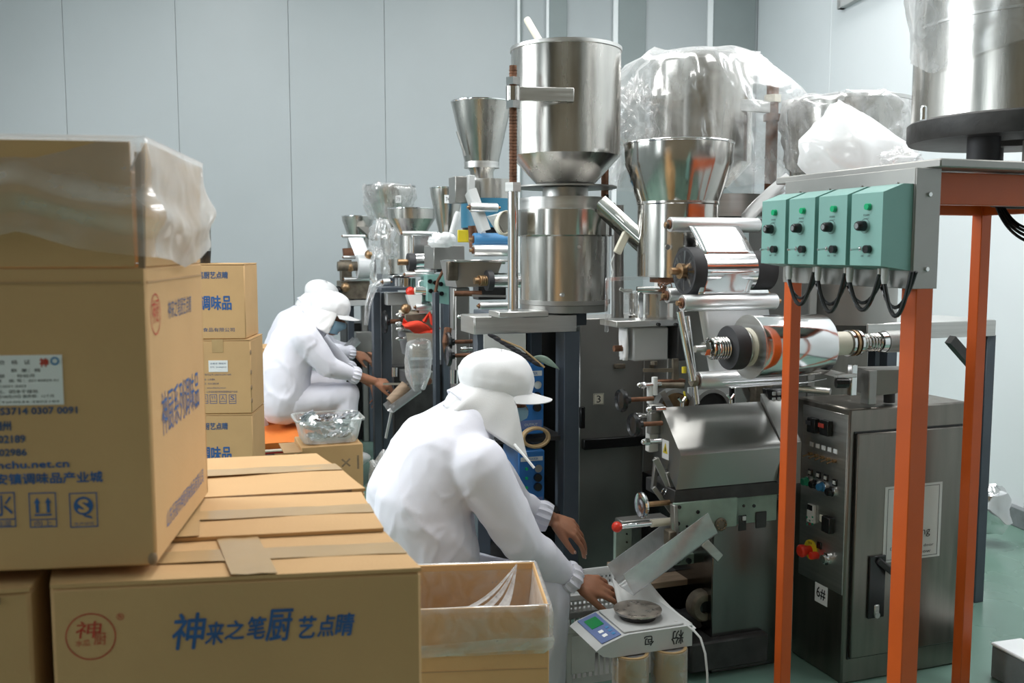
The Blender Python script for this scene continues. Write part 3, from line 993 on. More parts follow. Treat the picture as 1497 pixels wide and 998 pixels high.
# ---- background stack of cartons beside the second worker
BY = 4.3
tz = 4 * CH
bg = []
yawb = R(4)
ux, uy = yawv(yawb)
pr = P(360, 382, BY)
for k, (top, xr) in enumerate(((tz, 360), (tz - CH, 366), (tz - 2 * CH, 366), (tz - 3 * CH, 366))):
    pp = P(xr, 500, BY)
    c = Vector((pp.x, BY, 0)) - ux * .22 + uy * .145
    lab = ('brown printed carton, topmost of the stack behind the tall open carton', 'brown carton with a small white label, second from the top of the rear stack',
           'brown carton with blue lettering, third from the top of the rear stack', 'brown carton at the foot of the rear stack')[k]
    t = carton(lab, (c.x, c.y, top - CH), yawb, 0.44, 0.29, CH - .001, group='cartons of the rear stack', tape_cross=(k == 0))
    def g(px, py): return local_uv(t, px, py, face_y=-.145)
    def gt(s_, x0, y0, x1, y1, mt, **kk):
        a, b = g(x0, (y0 + y1) / 2), g(x1, (y0 + y1) / 2)
        text(t, s_, (a + b) / 2, FU, FV, mt, b.x - a.x, g(x0, y0).z - g(x0, y1).z, local=True, **kk)
    if k in (0, 2):
        dy = 0 if k == 0 else 221
        gt('神来之笔厨艺点睛', 262, 397 + dy, 333, 407 + dy, M.inkd, bold=.0008)
        gt('神厨系列调味品', 230, 432 + dy, 338, 453 + dy, M.ink, bold=.0016)
        gt('山东乐陵市神厨调味食品有限公司', 226, 479 + dy, 343, 485 + dy, M.inkd)
    if k == 1:
        c_ = g(319, 535)
        MB().box(c_ + Vector((0, -.0008, 0)), (.085, .001, .052)).part('paper_label', M.paper, t, local=True, label='white printed label')
        text(t, '合格证 调味料', c_ + Vector((0, -.0014, .012)), FU, FV, M.inkd, .07, .008, local=True)
        text(t, '批号：20140829-01', c_ + Vector((0, -.0014, -.004)), FU, FV, M.inkd, .07, .007, local=True)
        gt('生产许可证号 QS3714 0307 0091', 293, 546, 338, 549, M.inkd)
        gt('产地：山东德州', 296, 553, 314, 556, M.inkd)
        gt('电话：0534-2802189', 296, 559, 320, 562, M.inkd)
        gt('网址：www.shenchu.net.cn', 293, 565, 330, 568, M.inkd)
        gt('地址：山东省乐陵市杨安镇调味品产业城', 293, 571, 347, 574, M.inkd)
        for cx_ in (299, 312, 326, 340):
            c_ = g(cx_, 583)
            rect_lines(t, c_, FU, FV, .032, .042, .002, M.ink, cuts=(-.01,))
            text(t, {299: '氺', 312: '↑↑', 326: '人', 340: 'S'}[cx_], c_ + Vector((0, 0, .006)), FU, FV, M.ink, .018, .02, local=True)
        MB().box((g(318, 500).x, -.1455, CH - .03), (.05, .001, .06)).part('tape', M.tape, t, local=True)
        for zz in (.06, .12, .19, .28):
            MB().ball((.2195, -.143, zz), (.004, .006, .012), 8, 6).part('dent', M.card_edge, t, local=True)
# small steel cup on the rear stack
c = P(299, 381, BY + .1)
c.z = tz
cup = thing('steel_cup', 'small stainless steel cup standing on the rear carton stack', 'cup', c)
hz = P(299, 328, BY + .1).z - c.z
MB().shell([(.032, hz), (.031, .055)], c, .002, n=24).part('cup_wall', M.steel, cup)
MB().lathe([(.031, .06), (.026, .0), (.001, .0)], c, n=24).part('dark_foot', M.black, cup)
# ------------------------------------------------------------------ people
def remesh(mb, voxel, smooth=6, factor=0.5):
    me = bpy.data.meshes.new('blend')
    me.from_pydata(mb.v, [], mb.f)
    o = bpy.data.objects.new('blend', me)
    COL.objects.link(o)
    m = o.modifiers.new('r', 'REMESH')
    m.mode = 'VOXEL'
    m.voxel_size = voxel
    m.use_smooth_shade = True
    if smooth:
        s_ = o.modifiers.new('s', 'SMOOTH')
        s_.factor = factor
        s_.iterations = smooth
    dg = bpy.context.evaluated_depsgraph_get()
    r = bpy.data.meshes.new_from_object(o.evaluated_get(dg))
    bpy.data.objects.remove(o)
    bpy.data.meshes.remove(me)
    return r

def mesh_part(me, name, mt, parent):
    """finish a mesh given in world points as a part of a thing"""
    inv = rootmat(parent).inverted()
    me.transform(inv)
    me.name = name
    me.materials.clear()
    me.materials.append(mt)
    me.polygons.foreach_set('use_smooth', [True] * len(me.polygons))
    o = bpy.data.objects.new(name, me)
    o.parent = parent
    COL.objects.link(o)
    return o

def displace(me, fn):
    n = len(me.vertices)
    co = np.zeros(n * 3); me.vertices.foreach_get('co', co); co = co.reshape(-1, 3)
    nr = np.zeros(n * 3); me.vertex_normals.foreach_get('vector', nr); nr = nr.reshape(-1, 3)
    co = co + nr * fn(co, nr)[:, None]
    me.vertices.foreach_set('co', co.ravel())
    me.update()

def hand(mb, wrist, d, n, side, curl=(0.3, 0.35, 0.3), spread=0.08, thumb=(0.9, 0.35), k=1.0, per=(0, .05, .1, .16), nails=None):
    """five fingered hand; d runs to the fingers, n out of the palm, side +1 puts the thumb on d x n"""
    d = Vector(d).normalized()
    n = Vector(n); n = (n - d * n.dot(d)).normalized()
    s = d.cross(n) * side
    wrist = Vector(wrist)
    lens = ((.043, .026, .021), (.047, .029, .022), (.043, .027, .021), (.034, .021, .019))
    mb.ball(wrist + d * .05 * k, (.042 * k, .038 * k, .0145 * k), 14, 10, (d, s, n))
    for i in range(4):
        off = (1.5 - i) * .0195 * k
        b0 = wrist + d * .018 * k + s * off * .6
        b1 = wrist + d * (.088 - .005 * abs(i - 1) - .004 * (i == 3)) * k + s * off
        mb.cone2(b0, .0125 * k, b1, .0105 * k, 10)
        q = b1
        ang = 0
        fd = (d + s * spread * (1.5 - i)).normalized()
        ax = fd.cross(n).normalized()
        r = (.0095 - .0008 * (i == 3)) * k
        for j in range(3):
            ang += curl[j] + per[i]
            dd = Matrix.Rotation(ang, 3, ax) @ fd
            if dd.dot(n) < (Matrix.Rotation(-ang, 3, ax) @ fd).dot(n):
                dd = Matrix.Rotation(-ang, 3, ax) @ fd
            q2 = q + dd * lens[i][j] * k
            mb.cone2(q, r, q2, r * .9, 10)
            if j == 2 and nails is not None:
                nn = (n - dd * n.dot(dd)).normalized()
                nails.append(MB().ball(q2 - nn * r * .62 + dd * .003, (.006 * k, .0048 * k, .003 * k), 8, 6, (dd, dd.cross(nn), nn)))
            q, r = q2, r * .9
    tb = wrist + d * .02 * k + s * .022 * k
    td = (d * math.cos(thumb[0]) + s * math.sin(thumb[0]) + n * .35).normalized()
    q1 = tb + td * .042 * k
    mb.cone2(tb, .0155 * k, q1, .0125 * k, 10)
    td2 = (td + d * thumb[1] + n * .2).normalized()
    q2 = q1 + td2 * .033 * k
    mb.cone2(q1, .0122 * k, q2, .0105 * k, 10)
    td3 = (td2 + d * thumb[1] + n * .15).normalized()
    q3 = q2 + td3 * .026 * k
    mb.cone2(q2, .0105 * k, q3, .0088 * k, 10)
    if nails is not None:
        nn = (n - td3 * n.dot(td3)).normalized()
        nails.append(MB().ball(q3 - nn * .006 * k + td3 * .003, (.007 * k, .006 * k, .003 * k), 8, 6, (td3, td3.cross(nn), nn)))

def worker(label, Y, J, k=1.0, voxel=0.0045, cvox=0.009, hands=None, seed=1, root_px=None, fwd=E2, tilt=0.5, turn=0.0, cuff_r=0.042):
    """a seated worker in profile. J: joint -> (px, py, lateral offset in metres, + is away)"""
    fx = Vector(fwd).normalized()
    lat = Vector((-fx.y, fx.x, 0))
    base = P(root_px[0], root_px[1], Y)
    def pt(j):
        px, py, l = J[j]
        return hit(px, py, base + lat * l, lat)
    p = {j: pt(j) for j in J}
    t = thing('person', label, 'person', (base.x, base.y, 0), 0)
    hd = p['head']
    # axes of the head: tilted forwards by tilt, turned about z by turn
    hf = (Matrix.Rotation(turn, 3, 'Z') @ fx)
    hl = (Matrix.Rotation(turn, 3, 'Z') @ lat)
    hu = (E3 * math.cos(tilt) + hf * math.sin(tilt)).normalized()
    hf = (hf * math.cos(tilt) - E3 * math.sin(tilt)).normalized()
    nails = []
    b = MB()
    # skull, jaw, nose, brow, ears
    b.ball(hd + hu * .02 * k, (.094 * k, .075 * k, .098 * k), 22, 16, (hf, hl, hu))
    b.ball(hd - hu * .055 * k + hf * .035 * k, (.055 * k, .055 * k, .062 * k), 18, 12, (hf, hl, hu))
    b.cone2(hd - hu * .012 * k + hf * .09 * k, .010 * k, hd - hu * .04 * k + hf * .104 * k, .014 * k)
    b.ball(hd + hu * .018 * k + hf * .082 * k, (.016 * k, .05 * k, .013 * k), 12, 8, (hf, hl, hu))
    for sg in (-1, 1):
        b.ball(hd - hu * .01 * k - hf * .008 * k + hl * sg * .076 * k, (.018 * k, .008 * k, .032 * k), 10, 8, (hf, hl, hu))
    nb = p['neck']
    b.cone2(hd - hu * .05 * k - hf * .015 * k, .052 * k, nb, .055 * k)
    b.cone2(nb, .055 * k, p['chest'], .09 * k)
    b.cone2(p['chest'], .11 * k, p['waist'], .10 * k)
    b.cone2(p['waist'], .11 * k, p['pelvis'], .115 * k)
    for sd in ('n', 'f'):
        b.cone2(p['chest'], .09 * k, p['sh_' + sd], .055 * k)
        b.cone2(p['sh_' + sd], .05 * k, p['el_' + sd], .038 * k)
        b.cone2(p['el_' + sd], .038 * k, p['wr_' + sd], .026 * k)
        b.cone2(p['pelvis'], .10 * k, p['hip_' + sd], .08 * k)
        b.cone2(p['hip_' + sd], .078 * k, p['kn_' + sd], .05 * k)
        b.cone2(p['kn_' + sd], .05 * k, p['an_' + sd], .036 * k)
        b.cone2(p['an_' + sd] - E3 * .02, .036 * k, p['an_' + sd] + fx * .14 - E3 * .045, .03 * k)
        h = hands[sd]
        hand(b, p['wr_' + sd], h['d'], h['n'], h.get('side', 1), h.get('curl', (.3, .35, .3)), h.get('spread', .08), h.get('thumb', (.9, .35)), k * h.get('k', 1.0), nails=nails)
    me = remesh(b, voxel, 3)
    mesh_part(me, 'body', M.skin, t)
    for nl in nails:
        nl.part('fingernail', M.nail, t)
    for sg in (-1, 1):
        MB().ball(hd + hu * .001 * k + hf * .084 * k + hl * sg * .031 * k, .0115 * k, 12, 8).part('eye', M.white, t)
    # --- smock
    c = MB()
    for sg in (-1, 1):
        o = lat * sg
        c.cone2(p['pelvis'] + o * .075 * k, .150 * k, p['waist'] + o * .07 * k, .150 * k, 20)
        c.cone2(p['waist'] + o * .07 * k, .150 * k, p['chest'] + o * .07 * k, .135 * k, 20)
        c.cone2(p['chest'] + o * .07 * k, .135 * k, nb + o * .035 * k - E3 * .012, .083 * k, 18)
    for sd in ('n', 'f'):
        s_, e_, w_ = p['sh_' + sd], p['el_' + sd], p['wr_' + sd]
        c.cone2(p['chest'], .125 * k, s_, .088 * k, 18)
        c.cone2(s_, .092 * k, e_ * .5 + s_ * .5, .080 * k, 18)
        c.cone2(e_ * .5 + s_ * .5, .080 * k, e_, .068 * k, 18)
        wr = e_ + (w_ - e_) * J_cuff.get(sd, .8)
        m_ = e_ + (wr - e_) * .62
        c.cone2(e_, .066 * k, m_, .055 * k, 18)
        c.cone2(m_, .055 * k, wr, cuff_r * k, 18)
    me = remesh(c, cvox, 10)
    arms = [(np.array(p['sh_' + sd]), np.array(p['el_' + sd]), np.array(p['wr_' + sd])) for sd in ('n', 'f')]
    def folds(co, nr):
        q = co - np.array(base)
        sf = np.array([q @ np.array(fx), q @ np.array(lat), q[:, 2]]).T
        # body: hanging folds that run down and forward; belly rolls
        diag = np.stack([sf[:, 0] * 7 + sf[:, 2] * 5.5, sf[:, 1] * 6, sf[:, 2] * 2.2 - sf[:, 0] * 2.5], 1)
        d = (ridge(diag + seed * 3.1 + vnoise(sf * 6, seed + 6)[:, None] * .5, seed) ** 2.2 - .2) * .007
        d += (ridge(sf * np.array([22, 13, 9]) + vnoise(sf * 8, seed + 3)[:, None] * 1.1, seed + 1) ** 2 - .25) * .0035
        d += vnoise(sf * 4, seed + 2) * .003
        low = np.clip((p['chest'].z + .02 - co[:, 2]) / .22, 0, 1)
        d = d * (.45 + .75 * low)
        for (a, b_, w_) in arms:
            for (u, v, amp) in ((a, b_, .012), (b_, w_, .011)):
                ax = v - u
                L = np.linalg.norm(ax); ax = ax / L
                r_ = co - u
                tt = r_ @ ax
                rad = np.linalg.norm(r_ - tt[:, None] * ax, axis=1)
                wgt = np.clip(1.35 - rad / .105, 0, 1) * np.clip((tt + .02) / .05, 0, 1) * np.clip((L + .05 - tt) / .05, 0, 1)
                ang = np.stack([tt * 17 + vnoise(co * 10, seed + 9) * 1.1 + (r_ @ np.array([.2, .6, .8])) * 11, rad * 4, tt * 0 + seed], 1)
                d = d * (1 - wgt * .8) + wgt * (ridge(ang, seed + 5) ** 2 - .28) * amp
        return d * k
    displace(me, folds)
    sm = mesh_part(me, 'smock', M.cloth, t)
    # standing collar
    cax = (hd - nb).normalized()
    cx_, cy_, _c = perp(cax)
    MB().grid(np.array([[tuple(nb - cax * .015 + cax * .055 * v * k + (cx_ * math.cos(a_) + cy_ * math.sin(a_)) * (.104 - .012 * v + .003 * math.sin(a_ * 5 + seed)) * k) for v in np.linspace(0, 1, 5)] for a_ in np.linspace(0, 2 * math.pi, 33)]), .005).part('collar', M.cloth, sm, ang=180)
    # gathered cuffs
    for sd in ('n', 'f'):
        e_, w_ = p['el_' + sd], p['wr_' + sd]
        wr = e_ + (w_ - e_) * J_cuff.get(sd, .8)
        x, y, dd = perp(w_ - e_)
        cu = MB()
        prof = []
        for i in range(7):
            u = i / 6
            prof.append((u, (cuff_r * (1.02 + .16 * math.sin(u * 3.1)) * k)))
        pts = []
        for i in range(41):
            a = 2 * math.pi * i / 40
            e2_ = x * math.cos(a) + y * math.sin(a)
            pts.append([tuple(wr + dd * (u - .35) * .05 * k + e2_ * (r_ * (1 + .07 * math.sin(a * 13 + u)))) for u, r_ in prof])
        cu.grid(np.array(pts), .004)
        cu.part('cuff', M.cloth, sm)
    # --- trousers
    c = MB()
    for sd in ('n', 'f'):
        h_, k_, a_ = p['hip_' + sd], p['kn_' + sd], p['an_' + sd]
        c.cone2(p['pelvis'], .125 * k, h_, .11 * k, 18)
        c.cone2(h_, .108 * k, k_, .078 * k, 18)
        c.cone2(k_, .078 * k, a_, .075 * k, 18)
    me = remesh(c, cvox, 5)
    def tf(co, nr):
        q = co - np.array(base)
        sf = np.array([q @ np.array(fx), q @ np.array(lat), q[:, 2]]).T
        return ((ridge(sf * np.array([7, 6, 5]) + seed, seed + 11) - .4) * .011 + (ridge(sf * np.array([12, 14, 9]), seed + 12) - .4) * .004) * k
    displace(me, tf)
    mesh_part(me, 'trousers', M.cloth, t)
    for sd in ('n', 'f'):
        a_ = p['an_' + sd]
        MB().ball(a_ + fx * .07 - E3 * .05, (.135, .05, .05), 16, 10, (fx, lat, E3)).part('shoe', M.shoe, t)
    # --- cap: puffy crown, band, brim
    cc = hd + hu * .062 * k - hf * .004 * k
    crn = MB()
    NA, NH = 56, 18
    pts = []
    for i in range(NA):
        a = 2 * math.pi * i / NA
        e_ = hf * math.cos(a) * .118 * k + hl * math.sin(a) * .098 * k
        row = []
        for j in range(NH):
            u = j / (NH - 1)
            if u < .16:
                r_, h_ = .955 + .28 * u, -.05 + .04 * u / .16
            else:
                v = (u - .16) / .84
                r_, h_ = math.cos(v * math.pi / 2) ** .72 * 1.0, -.010 + .094 * math.sin(v * math.pi / 2)
            q = np.array([[math.cos(a) * 2.2 + seed, math.sin(a) * 2.2, h_ * 24]])
            wv = 1 + (ridge(q, seed)[0] - .4) * .06 * min(1, 5 * (1 - u)) + .012 * math.sin(a * 17) * (1 if .1 < u < .4 else 0)
            back = max(0, -math.cos(a)) * .012 * math.sin(min(1, u * 1.4) * math.pi)
            row.append(tuple(cc + e_ * (r_ * wv) + hu * (h_ * k + (.006 * math.sin(2 * a + seed) * (1 - r_))) - hf * back))
        pts.append(row)
    pts.append(pts[0])
    crn.grid(np.array(pts), .002)
    cap = crn.part('cap', M.cap, t, ang=180)
    br = MB()
    pts = []
    for i in range(25):
        a = R(-78 + 156 * i / 24)
        row = []
        for j in range(7):
            u = j / 6
            ln = .086 * k * max(.12, math.cos(a * 1.05)) ** .55
            e_ = hf * math.cos(a) + hl * math.sin(a)
            r0 = hf * math.cos(a) * .105 * k + hl * math.sin(a) * .088 * k
            row.append(tuple(cc - hu * .036 * k + r0 + hf * (ln * u) + hl * math.sin(a) * .012 * u - hu * (.012 * u + .02 * math.sin(a) ** 2 * u) * k))
        pts.append(row)
    br.grid(np.array(pts), .0035)
    br.part('brim', M.cap, cap)
    # --- veil from the cap over the neck
    pts = []
    nA = 44
    for i in range(nA + 1):
        f = -1 + 2 * i / nA                        # -1 near front edge .. 0 back .. 1 far front edge
        a = math.pi + f * R(110)
        top = cc - hu * .030 * k + hf * math.cos(a) * .106 * k + hl * math.sin(a) * .090 * k
        bot = nb + E3 * (.012 + .018 * (1 - abs(f))) * k + fx * (math.cos(a) * .098 + .02) * k + hl * math.sin(a) * .115 * k
        tip = max(0, abs(f) - .45) / .55
        bot = bot + (p['veil'] - nb - fx * .053 * k - E3 * .012 * k) * tip + hl * (-math.copysign(.03, f)) * tip * k
        row = []
        for j in range(15):
            u = j / 14
            q = top.lerp(bot, u)
            out = math.sin(u * math.pi) * (.012 * (1 - tip))
            e_ = (hf * math.cos(a) + hl * math.sin(a))
            wr_ = ridge(np.array([[f * 7 + u * 1.5, u * 1.3, seed + .5]]), seed + 4)[0] * .012 * u + .004 * math.sin(f * 26 + u * 5) * u
            row.append(tuple(q + e_ * (out + wr_) * k))
        pts.append(row)
    MB().grid(np.array(pts), .003).part('neck_veil', M.veil, t, ang=180)
    # --- face mask
    pts = []
    for i in range(17):
        a = R(-80 + 160 * i / 16)
        row = []
        for j in range(8):
            u = j / 7
            r_ = .076 + .034 * math.cos(a) * math.sin(min(1, u * 1.25 + .1) * math.pi) * .9
            row.append(tuple(hd + hf * (math.cos(a) * (r_ + .016)) * k + hl * math.sin(a) * .078 * k - hu * (.022 + .082 * u) * k - hf * (.02 * u) * k
                             + hf * .002 * math.sin(u * 20) * k))
        pts.append(row)
    MB().grid(np.array(pts), .002).part('face_mask', M.mask, t, ang=180)
    for sg in (-1, 1):
        MB().tube([hd + hl * sg * .078 * k + hf * .02 * k - hu * .03 * k, hd + hl * sg * .083 * k - hf * .0 * k, hd + hl * sg * .08 * k - hf * .015 * k + hu * .008 * k], .0015, 6).part('mask_loop', M.white, t)
    return t, p, hf, hl, hu, sm

# ---- the near worker
J_cuff = {'n': .82, 'f': .72}
J1 = {'pelvis': (624, 800, 0), 'waist': (608, 736, 0), 'chest': (640, 666, 0), 'neck': (688, 605, 0), 'head': (725, 578, 0), 'veil': (757, 657, 0),
      'sh_n': (700, 682, -.185), 'el_n': (764, 794, -.20), 'wr_n': (842, 852, -.14),
      'sh_f': (690, 662, .165), 'el_f': (752, 738, .17), 'wr_f': (806, 758, .12),
      'hip_n': (648, 850, -.10), 'kn_n': (802, 866, -.12), 'an_n': (790, 1052, -.13),
      'hip_f': (640, 840, .10), 'kn_f': (785, 868, .13), 'an_f': (776, 1040, .14)}
H1 = {'n': dict(d=E2 * .95 - E3 * .22 - E1 * .1, n=-E3 * .72 + E1 * .65 - E2 * .1, side=-1, curl=(.32, .28, .2), thumb=(.5, .3), k=1.08),
      'f': dict(k=1.08, d=E2 * .88 - E3 * .45 - E1 * .2, n=-E2 * .45 - E3 * .55 + E1 * .62, side=-1, curl=(.42, .32, .22), thumb=(.5, .35), spread=.12)}
w1, p1, hf1, hl1, hu1, sm1 = worker('person in white smock and cap on a low stool, nearest, reaching under the chute', 3.0, J1, hands=H1, seed=3, root_px=(632, 800), voxel=.0042, cvox=.0085, tilt=.17, turn=-.12, k=1.0)
# hanging cap string and collar
q = P(757, 655, 2.86)
MB().tube([q + Vector((-.01, .01, .01)), P(768, 668, 2.84), P(781, 684, 2.83)], .004, 8).part('cap_string', M.cap, w1)

# ---- the second worker
J_cuff = {'n': .55, 'f': .35}
J2 = {'pelvis': (412, 583, 0), 'waist': (415, 545, 0), 'chest': (430, 500, 0), 'neck': (458, 474, 0), 'head': (482, 461, 0), 'veil': (474, 486, 0),
      'sh_n': (446, 494, -.17), 'el_n': (480, 536, -.20), 'wr_n': (547, 557, -.16),
      'sh_f': (444, 488, .17), 'el_f': (492, 526, .19), 'wr_f': (541, 560, .15),
      'hip_n': (412, 590, -.10), 'kn_n': (508, 577, -.12), 'an_n': (492, 660, -.13),
      'hip_f': (412, 586, .10), 'kn_f': (500, 577, .13), 'an_f': (484, 658, .14)}
H2 = {'n': dict(d=E2 * .95 - E3 * .25, n=-E3 * .7 + E1 * .6, side=-1, curl=(.55, .6, .4), thumb=(.5, .4)),
      'f': dict(d=E2 * .45 - E3 * .9, n=-E2 * .8 - E3 * .3, side=-1, curl=(.35, .35, .25), thumb=(.6, .3))}
w2, p2, hf2, hl2, hu2, sm2 = worker('person in white smock and blue mask seated on an orange cushion', 5.6, J2, hands=H2, seed=8, root_px=(412, 583), voxel=.006, cvox=.011, tilt=.26, k=.97)

# ---- the third worker behind the second
J_cuff = {'n': .8, 'f': .8}
J3 = {'pelvis': (408, 560, 0), 'waist': (412, 525, 0), 'chest': (428, 478, 0), 'neck': (449, 452, 0), 'head': (468, 440, 0), 'veil': (466, 468, 0),
      'sh_n': (446, 474, -.17), 'el_n': (478, 512, -.20), 'wr_n': (518, 516, -.12),
      'sh_f': (444, 470, .17), 'el_f': (484, 508, .19), 'wr_f': (524, 512, .15),
      'hip_n': (408, 568, -.10), 'kn_n': (492, 555, -.12), 'an_n': (480, 628, -.13),
      'hip_f': (408, 565, .10), 'kn_f': (488, 556, .13), 'an_f': (474, 626, .14)}
H3 = {'n': dict(d=E2 * .9 - E3 * .3, n=-E3 * .7 + E1 * .6, side=-1, curl=(.3, .4, .3), thumb=(.6, .3)),
      'f': dict(d=E2 * .9 - E3 * .4, n=-E3 * .6 - E1 * .4, side=-1, curl=(.3, .4, .3), thumb=(.6, .3))}
w3, p3, hf3, hl3, hu3, sm3 = worker('person in white smock bending forward, mostly hidden behind the worker on the cushion', 6.6, J3, hands=H3, seed=14, root_px=(408, 560), voxel=.008, cvox=.013, tilt=.38, k=.97)

# ---- what they sit on
def stool(label, c, ht, name='plastic_stool', mt=None, sp=.15):
    t = thing(name, label, 'stool', c, ROW)
    MB().box((0, 0, ht - .02), (2 * sp + .02, 2 * sp + .02, .035), None, .008).part('seat', mt, t, local=True)
    for i in (-1, 1):
        for j in (-1, 1):
            MB().beam((i * sp * 1.05, j * sp * 1.05, 0), (i * sp * .85, j * sp * .85, ht - .03), .035, .035, .005).part('leg', mt, t, local=True)
    for i in (-1, 1):
        MB().beam((i * sp * .95, -sp * .95, ht * .45), (i * sp * .95, sp * .95, ht * .45), .016, .05, .003).part('rail', mt, t, local=True)
        MB().beam((-sp * .95, i * sp * .95, ht * .45), (sp * .95, i * sp * .95, ht * .45), .016, .05, .003).part('rail', mt, t, local=True)
    return t
c = p1['pelvis']
zs = min(p1['hip_n'].z, p1['hip_f'].z) - .125
stool('low blue plastic stool under the nearest worker, hidden by cartons', (c.x, c.y, 0), max(.16, zs - .03), mt=M.bluebox)
c2_ = P(404, 640, 5.6)
z2 = p2['pelvis'].z - .20
stool('red plastic stool under the orange cushion of the second worker', (c2_.x - .01, c2_.y, 0), z2 - .05, mt=M.redst, sp=.19)
# orange cushion draped over the stool
pts = []
for i in range(34):
    x = -.30 + .60 * i / 33
    row = []
    for j in range(22):
        y = -.24 + .48 * j / 21
        ex, ey = max(0, abs(x) - .20), max(0, abs(y) - .19)
        z = .032 * math.cos(min(1, abs(x) / .3) * 1.2) * math.cos(min(1, abs(y) / .25) * 1.2) - ex * .5 - ey * .7 + .012 * math.sin(x * 21 + 1) * math.sin(y * 13)
        row.append((x, y, z))
    pts.append(row)
a = np.array(pts)
cu = thing('cushion', 'flat orange cloth cushion hanging over the edges of the red stool', 'cushion', (c2_.x - .04, c2_.y, z2 - .048), ROW)
MB().grid(a[:, ::-1] + np.array([0, 0, .035]), .05).part('cover', M.sack, cu, local=True, ang=70)
edge = [tuple(a[i, 0] + np.array([0, -.004, .01])) for i in range(34)]
MB().tube(edge, .008, 8).part('hem', M.cream, cu, local=True)
c = p3['pelvis']
stool('grey stool under the third worker, hidden behind the second worker', (c.x, c.y, 0), p3['hip_n'].z - .13, mt=M.greyp)
# ------------------------------------------------------------------ orange stand with the control boxes
TY = 2.2
A = P(1376, 232, TY)                       # near corner of the top plate
tzz = A.z                                  # height of the plate's upper face
tab = thing('orange_stand', 'orange steel stand with grey top plate carrying four teal control boxes', 'stand', (A.x, A.y, 0))
TL, TW = 0.60, 0.88                        # along the row, across the row
plate = MB().rbox(A + E1 * (TL / 2) + E2 * (TW / 2) - E3 * .010, (TW + .03, TL + .03, .02), .003)
plate.part('top_plate', M.steelg, tab)
side0 = along(A - E3 * .001, 1336)         # panel corner
def post(px, Y, wd, zt):
    p = P(px, 500, Y)
    MB().rbox((p.x, p.y, zt / 2), (wd, wd, zt), .002).part('post', M.orange, tab)
    return p
zt_ = tzz - .022
pn = post(1338, 2.27, .05, zt_)
pl_ = post(1157, 2.80, .036, zt_)
pr_ = post(1427, 3.02, .040, zt_)
c4 = pn + (pr_ - pl_)
MB().rbox((c4.x, c4.y, zt_ / 2), (.05, .05, zt_), .002).part('post', M.orange, tab)
def zrow(p, z): return Vector((p.x, p.y, z))
for a, b in ((pn, c4), (pl_, pr_)):
    MB().beam(zrow(a, tzz - .062), zrow(b, tzz - .062), .03, .075, .002).part('rail', M.orange, tab)
MB().beam(zrow(pr_, tzz - .062), zrow(c4, tzz - .062), .03, .075, .002).part('rail', M.orange, tab)
# grey side panel, folded round the near post
zb = P(1340, 422, TY).z
f0 = Vector((A.x, A.y, 0)) + E2 * -.012 + E1 * .012
pc_ = along(f0 + E3 * (tzz - .16), 1336)
hp = (tzz - .02) - zb
Lp = (along(pc_, 1147, E1) - pc_).length
MB().rbox(pc_ + E1 * (Lp / 2) + E3 * (zb + hp / 2 - pc_.z), (.004, Lp, hp), .001).part('side_panel', M.steelg, tab)
MB().rbox(pc_ + E2 * .034 - E1 * .002 + E3 * (zb + hp / 2 - pc_.z), (.07, .004, hp), .001).part('panel_flange', M.steelg, tab)
for zz in (zb + .045, zb + hp - .06):
    mb = MB()
    bolt(mb, Vector((pc_.x, pc_.y, zz)) + E2 * .036 - E1 * .004, -E1, .006, .005)
    mb.part('screw', M.chrome, tab)
